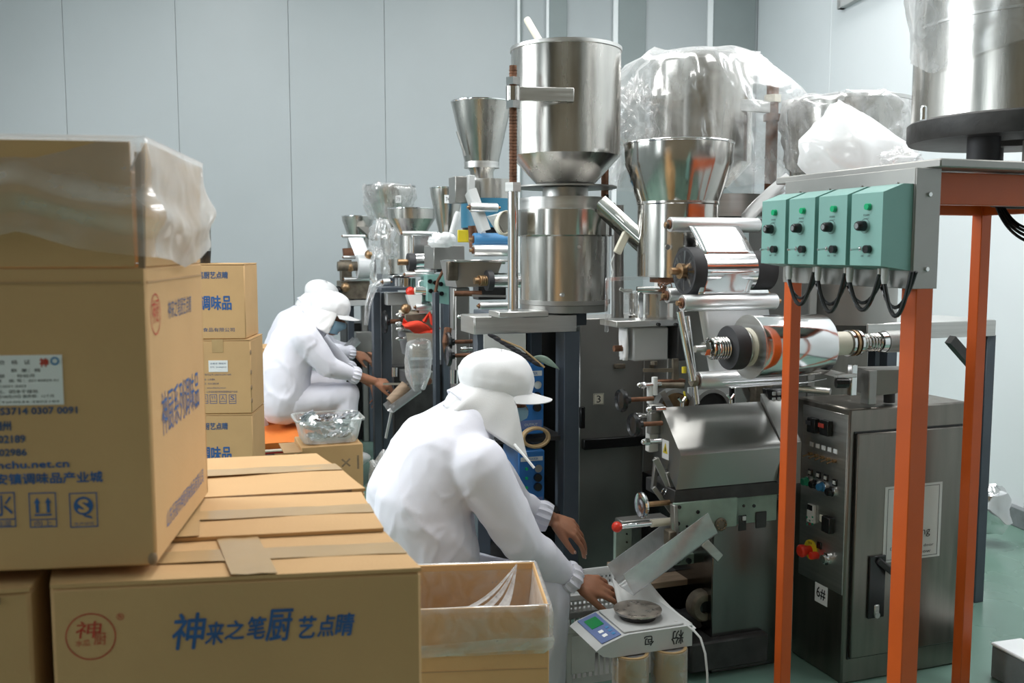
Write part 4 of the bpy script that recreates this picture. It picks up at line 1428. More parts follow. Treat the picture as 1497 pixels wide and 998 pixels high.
# control boxes: wedge shaped, on the face of the panel that looks to the left
on = -E2
cb_px = [(1120, 1147), (1160, 1188), (1203, 1233), (1249, 1281)]
bz1, bz0 = P(1300, 274, 2.33).z, P(1300, 394, 2.33).z
bh = bz1 - bz0
bwid = Lp * .215
for k in range(4):
    s0 = Lp * (.965 - .247 * k) - bwid        # near edge along E1 from the panel corner
    near = pc_ + E1 * s0
    dep = .085
    base = Vector((near.x, near.y, bz0 + .012 * (3 - k) * 0))
    pts = [base, base + on * dep + E3 * bh * .06, base + on * dep + E3 * bh * .90, base + on * .03 + E3 * bh, base + E3 * bh]
    bx = MB().prism(pts, E1 * bwid).part('control_box', M.teal, tab, ang=20)
    fc = base + on * dep + E1 * (bwid / 2)
    z = lambda f: fc + E3 * (bh * f)
    MB().cyl(z(.74) + E1 * -.008, z(.74) + on * .009 - E1 * .008, .0085, .0075, 14).part('indicator_lamp', M.greenlamp, bx)
    MB().cyl(z(.52) + E1 * .004, z(.52) + on * .004 + E1 * .004, .0125, n=18).part('knob_skirt', M.chrome, bx)
    kb = MB()
    kb.lathe([(.0125, .004), (.0115, .02), (.009, .024), (.0001, .024)], z(.52) + E1 * .004, on, 18)
    kb.part('knob', M.black, bx)
    MB().cyl(z(.52) + on * .0242 + E1 * .004, z(.52) + on * .0248 + E1 * .004, .0065, n=14).part('knob_cap', M.chrome, bx)
    MB().cyl(z(.25) - E1 * .013, z(.25) + on * .012 - E1 * .013, .0095, n=14).part('socket', M.black, bx)
    sw = MB().cyl(z(.255) + E1 * .010, z(.255) + on * .008 + E1 * .010, .006, n=10)
    sw.tube([z(.255) + on * .008 + E1 * .010, z(.245) + on * .030 + E1 * .014], [.0022, .0030], 8)
    sw.part('toggle_switch', M.chrome, bx)
    text(bx, 'POWER', z(.645) + E1 * 0.0, -E1, E3, M.inkb, .020, .0045)
    text(bx, 'OUTPUT', z(.605) + E1 * 0.0, -E1, E3, M.inkb, .018, .003)
    ring(bx, z(.52) + E1 * .004, -E1, E3, .0165, .0009, M.inkb, local=False, name='dial_ring')
    text(bx, 'ON', z(.17) + E1 * .010, -E1, E3, M.inkb, .009, .004)
    text(bx, 'OFF', z(.17) - E1 * .013, -E1, E3, M.inkb, .009, .004)
    mb = MB(); bolt(mb, base + on * .018 + E3 * (bh + .0005) + E1 * (bwid * .3), E3, .004, .004)
    mb.part('screw', M.chrome, bx)
    g0 = base + on * .050 + E1 * (bwid * .25)
    g1 = base + on * .024 + E1 * (bwid * .68)
    for q, mt_ in ((g0, M.greyp), (g1, M.steelg)):
        MB().lathe([(.0085, .006), (.0085, -.018), (.0065, -.030), (.0001, -.030)], q, E3, 12).part('cable_gland', mt_, bx)
    # cables loop down and back up to the next gland
    n0 = g0 - E3 * .028
    sag = .075 + .012 * (k % 2)
    e0 = g0 - E1 * bwid * .98 - E3 * .01
    if k == 3: e0 = g0 - E1 * .085 + E3 * .0
    pts = [n0 + (e0 - n0) * f - E3 * (sag * 4 * f * (1 - f) * (1.0)) for f in np.linspace(0, 1, 14)]
    MB().tube(pts, .0052, 8).part('cable', M.black, bx)
    n1 = g1 - E3 * .028
    e1 = e0 + on * -.012
    pts = [n1 + (e1 - n1) * f - E3 * ((sag * .8) * 4 * f * (1 - f)) for f in np.linspace(0, 1, 12)]
    MB().tube(pts, .0045, 8).part('cable', M.black, bx)
# bundle of black cables hanging under the plate at the right
for k in range(4):
    a = P(1455 + 3 * k, 296, 2.62); b = P(1500 + 6 * k, 352 - 6 * k, 2.55)
    m_ = P(1468 + 5 * k, 338, 2.6)
    pts = [a * (1 - f) ** 2 + m_ * 2 * f * (1 - f) + b * f ** 2 for f in np.linspace(0, 1, 10)]
    MB().tube(pts, .004, 6).part('cable', M.black, tab)
cc_ = P(1500, 292, 2.62)
MB().tube([P(1452, 290, 2.62), P(1480, 293, 2.62), cc_ + E2 * .1], .024, 10).part('cable_bundle', M.blackr, tab)

# ------------------------------------------------------------------ the big drum on the stand
DY = 2.62
dc = P(1498, 200, DY); dr = .29
tp = tzz
z0 = P(1330, 208, DY).z; z1 = P(1330, 177, DY).z
drum = thing('feeder_drum', 'large steel feeder drum on a black ring, standing on the orange stand', 'feeder', (dc.x, dc.y, tp))
C0 = Vector((dc.x, dc.y, 0))
MB().lathe([(dr * .3, z0), (dr * 1.0, z0), (dr * 1.02, z0 + .01), (dr * 1.02, z1 - .005), (dr * 1.0, z1), (dr * .3, z1)], C0, n=64, closed=True).part('base_ring', M.blackp, drum)
zs_ = P(1338, 42, DY).z
MB().shell([(dr * .985, zs_ + .5), (dr * .985, zs_), (dr * .985, z1)], C0, .004, n=72).part('drum_wall', M.steel, drum)
MB().lathe([(dr * .985, zs_ - .004), (dr * 1.0, zs_ - .003), (dr * 1.0, zs_ + .003), (dr * .985, zs_ + .004)], C0, n=72, closed=True).part('seam_band', M.steelb, drum)
lg = P(1379, 215, 2.5)
for dx, dy in ((-.19, -.05), (.12, -.16), (.05, .17)):
    c = C0 + E2 * dx + E1 * dy
    MB().cyl((c.x, c.y, tp), (c.x, c.y, z0 + .005), .04, n=20).part('rubber_foot', M.blackr, drum)
c = C0 + E2 * .02 - E1 * .05
MB().cyl((c.x, c.y, tp), (c.x, c.y, z0 + .002), .055, n=20).part('drive_core', M.steelg, drum)
mb = MB(); hh = hit(1350, 172, C0 - E2 * dr * .80 - E1 * dr * .5, -E1)
mb.cyl(hh + E3 * -.005, hh + E3 * .02, .008, n=8).ball(hh + E3 * .022, .008, 8, 6)
mb.part('latch', M.chrome, drum)
# stretch film wound round the drum
n_ = 90
pts = []
for i in range(n_ + 1):
    a = 2 * math.pi * i / n_
    row = []
    low = np.interp((a - 3.4) % (2 * math.pi), [0, 1.2, 2.2, 4.5, 6.28], [0.05, .12, .2, .25, .05])
    for j in range(16):
        u = j / 15
        h_ = z1 + .055 + low * 1.1 + (zs_ + .38 - z1 - .06 - low) * u
        r_ = dr * 1.0 + .004 + max(0, h_ - zs_) * .16 + (ridge(np.array([[math.cos(a) * 3, math.sin(a) * 3 , h_ * 9 - a * 1.2]]), 2)[0]) * .008
        row.append((dc.x + r_ * math.cos(a), dc.y + r_ * math.sin(a), h_))
    pts.append(row)
MB().grid(np.array(pts)).solo('stretch_film', M.film, 'clear stretch film wound around the large drum at top right', 'plastic film', ang=180)

# ------------------------------------------------------------------ control cabinet 6
KY = 3.02
K0 = P(1243, 598, KY)                     # near top corner
kz = K0.z
K0 = Vector((K0.x, K0.y, 0))
KW = (along(K0 + E3 * kz, 1414) - (K0 + E3 * kz)).length
KD = (along(K0 + E3 * kz, 1166, E1) - (K0 + E3 * kz)).length
cab = thing('control_cabinet', 'brown-grey steel control cabinet marked 6# behind the orange posts', 'cabinet', K0 + E2 * (KW / 2) + E1 * (KD / 2))
kc = K0 + E2 * (KW / 2) + E1 * (KD / 2)
MB().rbox((kc.x, kc.y, kz / 2), (KW, KD, kz), .006).part('body', M.steeld, cab)

# door on the near face, proud, with a dark joint around it
dw, dh = KW * .90, kz - .17
dcz = K0 + E2 * (KW * .50) + E3 * (.09 + dh / 2)
MB().rbox(dcz - E1 * .0015, (dw + .012, .003, dh + .012)).part('door_joint', M.black, cab)
door = MB().rbox(dcz - E1 * .008, (dw, .014, dh), .003).part('door', M.steeld, cab)
DFN = -E1
def dp_(px, py): return hit(px, py, dcz - E1 * .0152, E1)
# paper notice
a, b = dp_(1294, 712), dp_(1373, 812)
mid = (a + b) / 2
pw, ph = (Vector((b.x, b.y, 0)) - Vector((a.x, a.y, 0))).length, a.z - b.z
nt_ = MB().rbox(mid - E1 * .0006, (pw, .001, ph)).part('paper_notice', M.paper2, door)
rect_lines(nt_, mid - E1 * .0012, E2, E3, pw * .90, ph * .94, .0015, M.inkb, local=False)
text(door, 'Warning', mid - E1 * .0014 + E3 * ph * -.15, E2, E3, M.inkb, pw * .62, ph * .13, lift=.0006)
text(door, "Don't open the door", mid - E1 * .0014 - E3 * ph * .33, E2, E3, M.inkb, pw * .76, ph * .05, lift=.0006)
text(door, 'power on now', mid - E1 * .0014 - E3 * ph * .42, E2, E3, M.inkb, pw * .66, ph * .045, lift=.0006)
# lock plate, lever, latch
a, b = dp_(1270, 813), dp_(1290, 900)
mid = (a + b) / 2
pw, ph = (Vector((b.x, b.y, 0)) - Vector((a.x, a.y, 0))).length, a.z - b.z
lk = MB().rbox(mid - E1 * .004, (pw, .008, ph), .002).part('lock_plate', M.black, door)
h0 = Vector((mid.x, mid.y, a.z - .012)) - E1 * .010 + E2 * -.004
h1 = hit(1322, 850, mid - E1 * .05, E1)
MB().beam(h0, h1, .014, .022, .004).part('lock_lever', M.blackr, door)
q = Vector((mid.x, mid.y, b.z + .028)) - E1 * .009
MB().rbox(q, (.020, .006, .034), .003).cyl(q - E3 * .017, q - E3 * .017 - E1 * .006, .010, n=14).part('lock_cover', M.steelb, door)
# controls on the left face: a recessed panel
LN = -E2
def lp(px, py): return hit(px, py, K0 + LN * .001, E2)
fa, fb = lp(1176, 596), lp(1231, 830)
fz1, fz0 = lp(1200, 597).z, lp(1200, 838).z
fm = (fa + fb) / 2
fw = (Vector((fa.x, fa.y, 0)) - Vector((fb.x, fb.y, 0))).length
pan = MB().rbox((fm.x, fm.y, (fz1 + .30) / 2 + 0), (.004, fw * 1.05, fz1 - .30), .001).part('control_panel', M.steelb, cab)
# black shadow gap rails of the recess
def onp(px, py, wd, ht, dep, mt, name, ch=.002, dx=0):
    c = lp(px, py) + LN * (.002 + dep / 2 + dx)
    return MB().rbox(c, (dep, wd, ht), ch).part(name, mt, pan)
m1 = onp(1193, 621, .042, .05, .02, M.black, 'meter')
m2 = onp(1212, 625, .042, .05, .02, M.black, 'meter')
for (px, py, mt_) in ((1190, 617, M.inkb), (1209, 621, M.inkr)):
    c = lp(px, py) + LN * .0235
    MB().rbox(c, (.002, .028, .014)).part('meter_display', mt_, pan)
for k in range(5):
    px, py = 1187.5 + k * 8.7, 649 + k * 2.6
    c = lp(px, py) + LN * .003
    MB().rbox(c, (.002, .018, .014)).part('switch_label', M.paper, pan)
    c = lp(px, py + 14) + LN * .002
    mb = MB().cyl(c, c + LN * .012, .006, n=10)
    mb.tube([c + LN * .012, c + LN * .035 - E3 * .006], [.002, .003], 6)
    mb.part('toggle_switch', M.brass, pan)
for k, (px, py, mt_) in enumerate(((1183, 703, M.greenbtn), (1195, 707, M.black), (1206, 711, M.bluebtn), (1219, 718, M.black))):
    c = lp(px + 3, py - 13) + LN * .004
    MB().rbox(c, (.006, .022, .022), .001).part('button_tag', M.black, pan)
    MB().rbox(c + LN * .0036, (.001, .014, .012)).part('button_tag_paper', M.paper2, pan)
    c = lp(px, py) + LN * .002
    mb = MB().lathe([(.016, .0), (.016, .010), (.013, .012), (.013, .024), (.011, .027), (.0001, .027)], c, LN, 18)
    mb.part('push_button', mt_, pan)
    MB().lathe([(.0165, .0), (.0165, .008), (.0135, .010), (.0135, .0)], c, LN, 18, closed=True).part('button_ring', M.chrome, pan)
iv = onp(1189, 750, .036, .062, .012, M.whitew, 'inverter_panel')
c = lp(1189, 741) + LN * .0145
MB().rbox(c, (.002, .026, .018)).part('inverter_display', M.black, pan)
for i in range(3):
    for j in range(3):
        c = lp(1185 + i * 4, 755 + j * 5) + LN * .0145
        MB().rbox(c, (.002, .006, .006)).part('inverter_key', M.greenbtn if (i + j) % 2 == 0 else (M.greyp if j < 2 else M.inkr), pan)
onp(1202, 757, .016, .024, .004, M.cream, 'small_label')
onp(1215, 766, .042, .052, .022, M.black, 'counter_module')
# emergency stop, red button, silver knob
c = lp(1187, 803) + LN * .003
MB().lathe([(.034, 0), (.034, .004), (.015, .005), (.015, 0)], c, LN, 28, closed=True).part('emergency_ring', M.yellow, pan)
MB().lathe([(.015, .004), (.015, .026), (.021, .030), (.022, .042), (.017, .048), (.0001, .050)], c, LN, 22).part('emergency_button', M.red, pan)
text(pan, '急停', c + LN * .0045 + E3 * .024, -E1, E3, M.inkb, .02, .008)
c = lp(1199, 797) + LN * .004
MB().rbox(c, (.006, .022, .022), .001).part('button_tag', M.black, pan)
c = lp(1195, 811) + LN * .002
MB().lathe([(.013, 0), (.013, .024), (.011, .027), (.0001, .027)], c, LN, 18).part('push_button', M.red, pan)
c = lp(1211, 816) + LN * .002
MB().lathe([(.021, 0), (.021, .010), (.015, .013), (.014, .022), (.0001, .024)], c, LN, 22).part('silver_knob', M.chrome, pan)
# number label
c = lp(1201, 867) + LN * .0012
lb_ = MB().rbox(c, (.0012, .066, .072)).part('number_label', M.paper, cab)
text(cab, '6#', c + LN * .0012, -E1, E3, M.inkb, .046, .040, lift=.0004, name='number_lettering', bold=.0006)

# keypad box behind the stand post
c = P(1138, 582, 3.25)
kp = thing('keypad_panel', 'black keypad with small keys behind the left orange post, beside the sealing hood', 'keypad', (c.x, c.y, c.z - .035))
MB().box(c, (.10, .03, .075), (E2, E1, (E3 + E1 * .4).normalized()), .004).part('case', M.black, kp)
for i in range(4):
    for j in range(3):
        q = c - E1 * .017 + E2 * (-.03 + .02 * i) + E3 * (.02 - .02 * j)
        MB().rbox(q, (.012, .006, .012), .001).part('key', M.greyp, kp)
# ------------------------------------------------------------------ common machine pieces
def roller(t, px0, px1, py, Y, rpx, mt=M.alu, name='roller', ends=True, lab=None):
    a = P(px0, py, Y)
    b = along(a, px1)
    r = S(rpx, Y)
    o = MB().lathe([(r * .55, 0), (r * .93, 0), (r, r * .12), (r, (b - a).length - r * .12), (r * .93, (b - a).length), (r * .55, (b - a).length)], a, b - a, 28).part(name, mt, t, label=lab)
    if ends:
        MB().cyl(a - E2 * r * .7, b + E2 * r * .7, r * .3, n=12).part('axle', M.brass, o)
        MB().lathe([(r * .62, -.004), (r * .62, .0), (r * .3, .0), (r * .3, -.004)], a - E2 * .001, E2, 18, closed=True).part('end_ring', M.rust, o)
    return a, b, r

def web(t, a0, a1, b0, b1, mt=M.foil, name='film_web', bow=0.0, n=8, parent=None):
    """sheet of packing film between two lines (a0-a1 above, b0-b1 below)"""
    pts = []
    for i in range(9):
        u = i / 8
        row = []
        for j in range(n + 1):
            v = j / n
            q = Vector(a0).lerp(Vector(a1), u).lerp(Vector(b0).lerp(Vector(b1), u), v)
            q = q - E1 * (bow * math.sin(v * math.pi) * (1 + .4 * math.cos(u * 6)))
            row.append(tuple(q))
        pts.append(row)
    return MB().grid(np.array(pts), .0012).part(name, mt, parent or t, ang=180)

def handwheel(t, px, py, Y, r, mt, px1, rod=M.rust, thick=.018):
    """wheel whose axle runs along the row's cross direction, seen edge-on"""
    c = P(px, py, Y)
    e = along(c, px1)
    MB().cyl(c, e, r * .2, n=10).part('spindle', rod, t)
    w_ = MB().lathe([(r * .28, -.002), (r * .7, 0), (r * .9, -thick * .3), (r, thick * .1), (r * .95, thick * .6), (r * .75, thick * .5), (r * .35, thick * .9), (r * .32, thick * 1.8), (.0001, thick * 1.8)], c - E2 * .002, E2, 28)
    w_.part('handwheel', mt, t)
    return c, e

def acorn(t, px, py, Y, rpx, px1, mt=M.chrome):
    c = P(px, py, Y); e = along(c, px1); r = S(rpx, Y)
    m = MB().cyl(c + E2 * r, e, r * .7, n=10)
    m.cyl(c + E2 * r * 1.2, c + E2 * r * 2.4, r * 1.05, n=6).ball(c + E2 * r * 1.1, (r * 1.1, r * .85, r * .85), 12, 8, (E2, E1, E3))
    return m.part('acorn_nut', mt, t)

# ------------------------------------------------------------------ packing machine 6 (nearest)
MY = 3.15
g = P(1060, 700, 3.3)
m6 = thing('packing_machine', 'nearest pouch packing machine, with sloped steel hood, shiny film roll and steel funnel', 'machine', (g.x, g.y, 0), ROW)
# --- hood
FY = 2.98
f1 = P(994, 660, FY); f2 = along(f1, 1142)
hw = (f2 - f1).length
zb_ = P(988, 718, FY).z
bk = along(f1, 966, E1)                     # back-left edge runs along the row
dpt = (bk - f1).length
zbk = hit(966, 597, f1, E2).z
bpt = hit(966, 597, f1, E2)
t_ = .0
prof = [f1 + E3 * 0, f1 - E3 * .012 - E1 * .006, Vector((f1.x, f1.y, zb_)) + E1 * .02, Vector((bpt.x, bpt.y, zb_ + .09)), bpt, bpt - E1 * .004 + E3 * .004, f1 + E1 * .014 + E3 * .010]
MB().prism(prof, E2 * hw).part('hood', M.hood, m6, ang=30)
for px in (997, 1068):
    q = along(bpt + E3 * .002, px)
    mb = MB().cyl(q, q + E3 * .014, .007, n=10)
    for sg in (-1, 1):
        mb.tube([q + E3 * .014, q + E3 * .030 + E2 * sg * .014], [.004, .005], 8)
    mb.part('wing_screw', M.chrome, m6)
# yellow warning sticker on the left end of the hood
c = hit(973, 657, f1 - E2 * .0012, E2)
st = MB().box(c, (.044, .0012, .062), (E1, E2, E3)).part('warning_sticker', M.paper, m6)
MB().add([c - E2 * .0012 + E1 * a + E3 * b for a, b in ((-.016, -.012), (.016, -.012), (0, .024))], [(0, 2, 1)]).part('warning_triangle', M.yellow, st, ang=0)
MB().add([c - E2 * .0018 + E1 * a + E3 * b for a, b in ((-.003, -.006), (.003, -.006), (.001, .012), (-.004, .002))], [(0, 3, 2, 1)]).part('warning_mark', M.inkb, st, ang=0)
# grey side plate at the right of the hood
q1 = f2 + E2 * .004
MB().prism([q1 + E3 * .0, Vector((q1.x, q1.y, zb_ - .01)), Vector((bpt.x, bpt.y, zb_ - .01)) + E2 * (hw + .004), bpt + E2 * (hw + .004) + E3 * .03], E2 * .075).part('side_plate', M.steelg, m6, ang=30)
# --- body column below, with a dark polished front
fb1 = P(1043, 760, 3.10)
fb2 = along(fb1, 1150)
bw_ = (fb2 - fb1).length
c = fb1 + E2 * (bw_ / 2) + E1 * .26
zt2 = P(1060, 738, 3.10).z
MB().rbox((c.x, c.y, zt2 / 2), (bw_, .52, zt2), .004).part('body_column', M.steelbk, m6)
# --- black block put in for the shaded gap under the hood; pale green plate
a = P(986, 737, 3.0); b = along(a, 1142)
z_a, z_b = P(986, 718, 3.0).z, P(986, 738, 3.0).z
MB().rbox(a + E2 * ((b - a).length / 2) + E1 * .10 + E3 * ((z_a - z_b) / 2), ((b - a).length, .2, z_a - z_b), .002).part('hood_gap_shade', M.blackp, m6)
a = P(985, 757, 2.99); b = along(a, 1078); zz1, zz0 = P(985, 736, 2.99).z, P(985, 779, 2.99).z
L_ = (b - a).length
gp = MB().rbox(Vector((a.x, a.y, (zz1 + zz0) / 2)) + E2 * (L_ / 2) + E1 * .006, (L_, .012, zz1 - zz0), .002).part('green_plate', M.palegreen, m6)
a2 = along(a, 1079); b2_ = along(a, 1142)
MB().rbox(Vector((a2.x, a2.y, (zz1 + zz0) / 2)) + E2 * ((b2_ - a2).length / 2) + E1 * .03, ((b2_ - a2).length, .012, (zz1 - zz0) * 1.05), .002).part('green_plate', M.palegreen, m6)
def gpt(px, py): return hit(px, py, a - E1 * .0005, E1)
mb = MB()
for px, py, r in ((1020, 748, .006), (993, 741, .006), (991, 765, .007), (1004, 769, .004), (1018, 769, .004), (1087, 739, .005), (1102, 739, .006)):
    MB().cyl(gpt(px, py), gpt(px, py) - E1 * .003, r, n=12).part('plate_bolt', M.black, gp)
c = gpt(1053, 766)
MB().lathe([(.022, 0), (.022, .006), (.017, .009), (.015, .006), (.006, .008), (.0001, .008)], c, -E1, 26).part('perforated_dial', M.dirty, gp)
for i in range(8):
    q = c - E1 * .008 + (E2 * math.cos(i * .785) + E3 * math.sin(i * .785)) * .0155
    MB().cyl(q, q - E1 * .002, .0022, n=6).part('dial_stud', M.brass, gp)
MB().rbox(gpt(1085, 764) - E1 * .001, (.030, .004, .052), .002).part('slot', M.black, gp)
MB().rbox(gpt(1087, 757) - E1 * .004, (.012, .006, .014), .001).part('slot_block', M.greyp, gp)
MB().rbox(gpt(1118, 762) + E1 * .022, (.042, .006, .055), .002).part('slot', M.blackp, gp)
# --- chute: a clear trough running down to the left, from under the plate
ca = P(1024, 798, 3.02); cb2 = P(922, 868, 2.93)
dd = (cb2 - ca).normalized()
side_ = E1
nn_ = dd.cross(side_).normalized()
if nn_.z < 0: nn_ = -nn_
def trough(ca, cb2, wd, ht, mt, t, name='chute'):
    d = (cb2 - ca).normalized()
    sd_ = (E1 - d * E1.dot(d)).normalized()
    up = d.cross(sd_).normalized()
    if up.z < 0: up = -up
    pts = []
    prof = [(-wd / 2, ht), (-wd / 2, .012), (-wd / 2 + .004, .004), (-wd / 2 + .012, 0), (wd / 2 - .012, 0), (wd / 2 - .004, .004), (wd / 2, .012), (wd / 2, ht)]
    for s_, z_ in prof:
        pts.append([tuple(ca + (cb2 - ca) * f + sd_ * s_ + up * z_) for f in np.linspace(0, 1, 5)])
    return MB().grid(np.array(pts), .003).part(name, mt, t, ang=50)
ch_ = trough(ca + E1 * .03 + E2 * .05 + E3 * .04, cb2 + E1 * .03, .11, .085, M.acrylm, m6)
MB().beam(ca - E1 * .02 + E3 * .02, ca - E1 * .02 + E2 * .06 - E3 * .04, .012, .03, .002).part('chute_bracket', M.steelb, m6)
# --- red ball lever
c = P(902, 770, 2.98); e = along(c, 988)
MB().cyl(c, e, .0085, n=12).part('lever_rod', M.chrome, m6)
MB().ball(c, .0175, 18, 12).part('lever_ball', M.red, m6, label='red ball knob')
MB().cyl(e - E2 * .09, e - E2 * .01, .013, n=12).part('lever_sleeve', M.cream, m6)
MB().rbox(e + E2 * .0 + E3 * -.01, (.03, .03, .06), .003).part('lever_joint', M.dirty, m6)
# --- linkage at the left of the plate
for (x0, y0, x1, y1, Y_, wd) in ((985, 737, 987, 798, 3.0, .030), (958, 670, 990, 735, 3.06, .022), (960, 668, 955, 715, 3.1, .016), (955, 712, 985, 752, 3.08, .016), (975, 690, 990, 740, 3.05, .012)):
    MB().beam(P(x0, y0, Y_), P(x1, y1, Y_), .014, wd, .002).part('linkage_bar', M.steelg, m6)
MB().rbox(P(980, 785, 3.0), (.03, .04, .05), .004).part('linkage_block', M.dirty, m6)
MB().spring(P(1000, 735, 3.06), P(968, 715, 3.06), .010, .0025, 7).part('tension_spring', M.chrome, m6)
# --- wheels and nuts in front of the sealing unit
handwheel(m6, 908, 585, 3.02, .038, M.black, 955)
handwheel(m6, 926, 621, 2.98, .038, M.black, 968)
handwheel(m6, 938, 738, 3.0, .044, M.chrome, 985, rod=M.brass, thick=.012)
acorn(m6, 931, 563, 3.12, 5, 966)
acorn(m6, 944, 599, 3.08, 6, 972)
acorn(m6, 925, 608, 3.12, 5, 950)
acorn(m6, 937, 646, 3.0, 5.5, 966)
for (x, y) in ((950, 575), (957, 563)):
    MB().cyl(P(x, y + 14, 3.14), P(x, y - 12, 3.14), .010, n=14).part('guide_pin', M.white, m6)
MB().rbox(P(958, 612, 3.12), (.05, .03, .10), .004).part('sealing_block', M.steelg, m6)
MB().rbox(P(953, 640, 3.14), (.035, .03, .09), .003).part('sealing_block', M.whitew, m6)
# brown half discs behind the hood
for px in (984, 1037):
    c = P(px, 598, 3.36)
    o = MB().lathe([(.075, -.02), (.075, .02), (.062, .022), (.06, -.022)], c, -E1, 34, closed=True).part('band_wheel', M.steelg, m6)
    MB().cyl(c + E1 * .012, c - E1 * .012, .060, n=30).part('wheel_disc', M.brass if px < 1000 else M.blackp, o)
MB().beam(P(968, 572, 3.3), P(982, 598, 3.3), .010, .020).part('wheel_guard', M.steelb, m6)
MB().tube([P(1000, 572, 3.3), P(1003, 585, 3.3)], .004, 6).part('yellow_wire', M.yellow, m6)
# --- tall back plate that carries the rollers
rp = P(1135, 450, 3.62); z0r, z1r = .9, P(1135, 330, 3.62).z
MB().rbox((rp.x + .02, rp.y + .02, (z0r + z1r) / 2), (.035, .40, z1r - z0r + .06), .004).part('roller_frame', M.steelg, m6)
# --- rollers, films
r1 = roller(m6, 979, 1108, 328, 3.2, 11)
q = P(975, 329, 3.2)
MB().cyl(q - E2 * .006, q + E2 * .004, .012, n=12).part('roller_knob', M.dirty, m6)
r2a = P(1000, 396, 3.14)
rr = .068
e2a = along(r2a, 1017)
MB().lathe([(.02, 0), (rr * 1.12, 0), (rr * 1.15, .006), (rr * 1.15, (e2a - r2a).length), (.02, (e2a - r2a).length)], r2a, E2, 36).part('roller_flange', M.blackr, m6)
e2b = along(r2a, 1093); e2c = along(r2a, 1122)
MB().cyl(r2a, e2b, rr * .98, n=36).part('foil_roller', M.foil, m6)
MB().cyl(e2b, e2c, rr * .97, n=36).part('rubber_roller', M.blackr, m6)
MB().lathe([(.012, -.05), (.012, -.02), (.026, -.018), (.024, 0), (.034, .002)], r2a, E2, 16).part('roller_bearing', M.brass, m6)
r3 = roller(m6, 997, 1133, 443, 3.08, 12.5)
r3b = roller(m6, 975, 1118, 432, 3.25, 11.5)
r4 = roller(m6, 1020, 1146, 556, 3.1, 13)
web(m6, along(r1[0], 1001) - E1 * r1[2] + E1 * .004, along(r1[0], 1074) - E1 * r1[2] + E1 * .004, along(r2a, 1019) + E3 * rr * .8 - E1 * rr * .55, along(r2a, 1093) + E3 * rr * .8 - E1 * rr * .55, bow=.004)
web(m6, along(r2a, 1018) - E1 * rr, along(r2a, 1093) - E1 * rr, along(r3[0], 1018) - E1 * r3[2] * .4 + E3 * r3[2], along(r3[0], 1092) - E1 * r3[2] * .4 + E3 * r3[2], bow=-.006)
web(m6, along(r3[0], 1022) + E1 * .012, along(r3[0], 1125) + E1 * .012, along(r4[0], 1042) + E1 * .012, along(r4[0], 1140) + E1 * .012, mt=M.foilw, bow=.0)
MB().cyl(P(994, 455, 3.05), P(1013, 556, 3.05), .0125, n=16).part('guide_rod', M.chrome, m6)
MB().cyl(P(1004, 462, 3.09), P(1019, 590, 3.09), .010, n=16).part('guide_rod', M.chrome, m6)
MB().lathe([(.018, -.01), (.022, 0), (.018, .01)], P(1014, 556, 3.06), E2, 14).part('rod_collar', M.dirty, m6)
web(m6, along(r4[0], 1050) - E3 * .012 - E1 * .03, along(r4[0], 1200) - E3 * .012 - E1 * .03, along(P(1055, 568, 2.98), 1070), along(P(1055, 566, 2.98), 1180), mt=M.foil)

# --- film roll on its shaft (a roll of its own)
ry = 2.93
ra = P(1095, 507, ry); rad = S(46, ry)
rb = along(ra, 1199)
LR = (rb - ra).length
roll = thing('film_roll', 'large shiny silver film roll on the shaft beside the orange post', 'film roll', (ra + rb) / 2 - E3 * rad, ROW)
MB().lathe([(rad * .42, 0), (rad * .97, 0), (rad, .004), (rad, LR - .004), (rad * .97, LR), (rad * .42, LR)], ra, E2, 64).part('wound_foil', M.foil, roll)
MB().lathe([(rad * .40, -.004), (rad * 1.03, -.004), (rad * 1.03, 0), (rad * .40, 0)], ra, E2, 56, closed=True).part('end_disc', M.steelb, roll)
MB().lathe([(rad * .55, -.012), (rad * .62, -.006), (rad * .62, -.004), (rad * .3, -.004), (rad * .3, -.012)], ra, E2, 40, closed=True).part('core_ring', M.cream, roll)
# shaft: collar, springs, cone, rings
sh = MB().cyl(along(ra, 1016), along(ra, 1345), .011, n=14).part('film_shaft', M.steelb, m6)
k0, k1 = along(ra, 1063), along(ra, 1082)
MB().lathe([(.02, 0), (.066, 0), (.068, .004), (.068, (k1 - k0).length - .004), (.066, (k1 - k0).length), (.02, (k1 - k0).length)], k0, E2, 40).part('rubber_collar', M.blackr, m6)
k2 = along(ra, 1087)
MB().cyl(k1, k2, .055, n=36).part('steel_collar', M.chrome, m6)
MB().spring(along(ra, 1037), along(ra, 1063), .031, .0042, 7).part('spring', M.steelp, m6)
MB().cyl(along(ra, 1028), along(ra, 1036), .022, n=6).part('shaft_nut', M.chrome, m6)
c0, c1, c2x = along(ra, 1199), along(ra, 1212), along(ra, 1236)
l0 = (c1 - c0).length; l1 = (c2x - c0).length
MB().lathe([(.02, 0), (.052, 0), (.056, .004), (.050, l0), (.038, l0 + .004), (.038, l1), (.02, l1)], c0, E2, 28).part('nylon_cone', M.cream, m6)
for i in range(3):
    q = along(ra, 1238 + i * 6)
    MB().lathe([(.02, 0), (.042, 0), (.042, .009), (.02, .009)], q, E2, 28, closed=True).part('shaft_ring', (M.chrome, M.brass, M.chrome)[i], m6)
MB().spring(along(ra, 1258), along(ra, 1284), .026, .004, 6).part('spring', M.steelp, m6)
MB().lathe([(.011, 0), (.032, .002), (.034, .02), (.011, .024)], along(ra, 1284), E2, 22).part('shaft_ring', M.chrome, m6)
MB().cyl(along(ra, 1292), along(ra, 1345), .036, n=24).part('shaft_housing', M.steelg, m6)
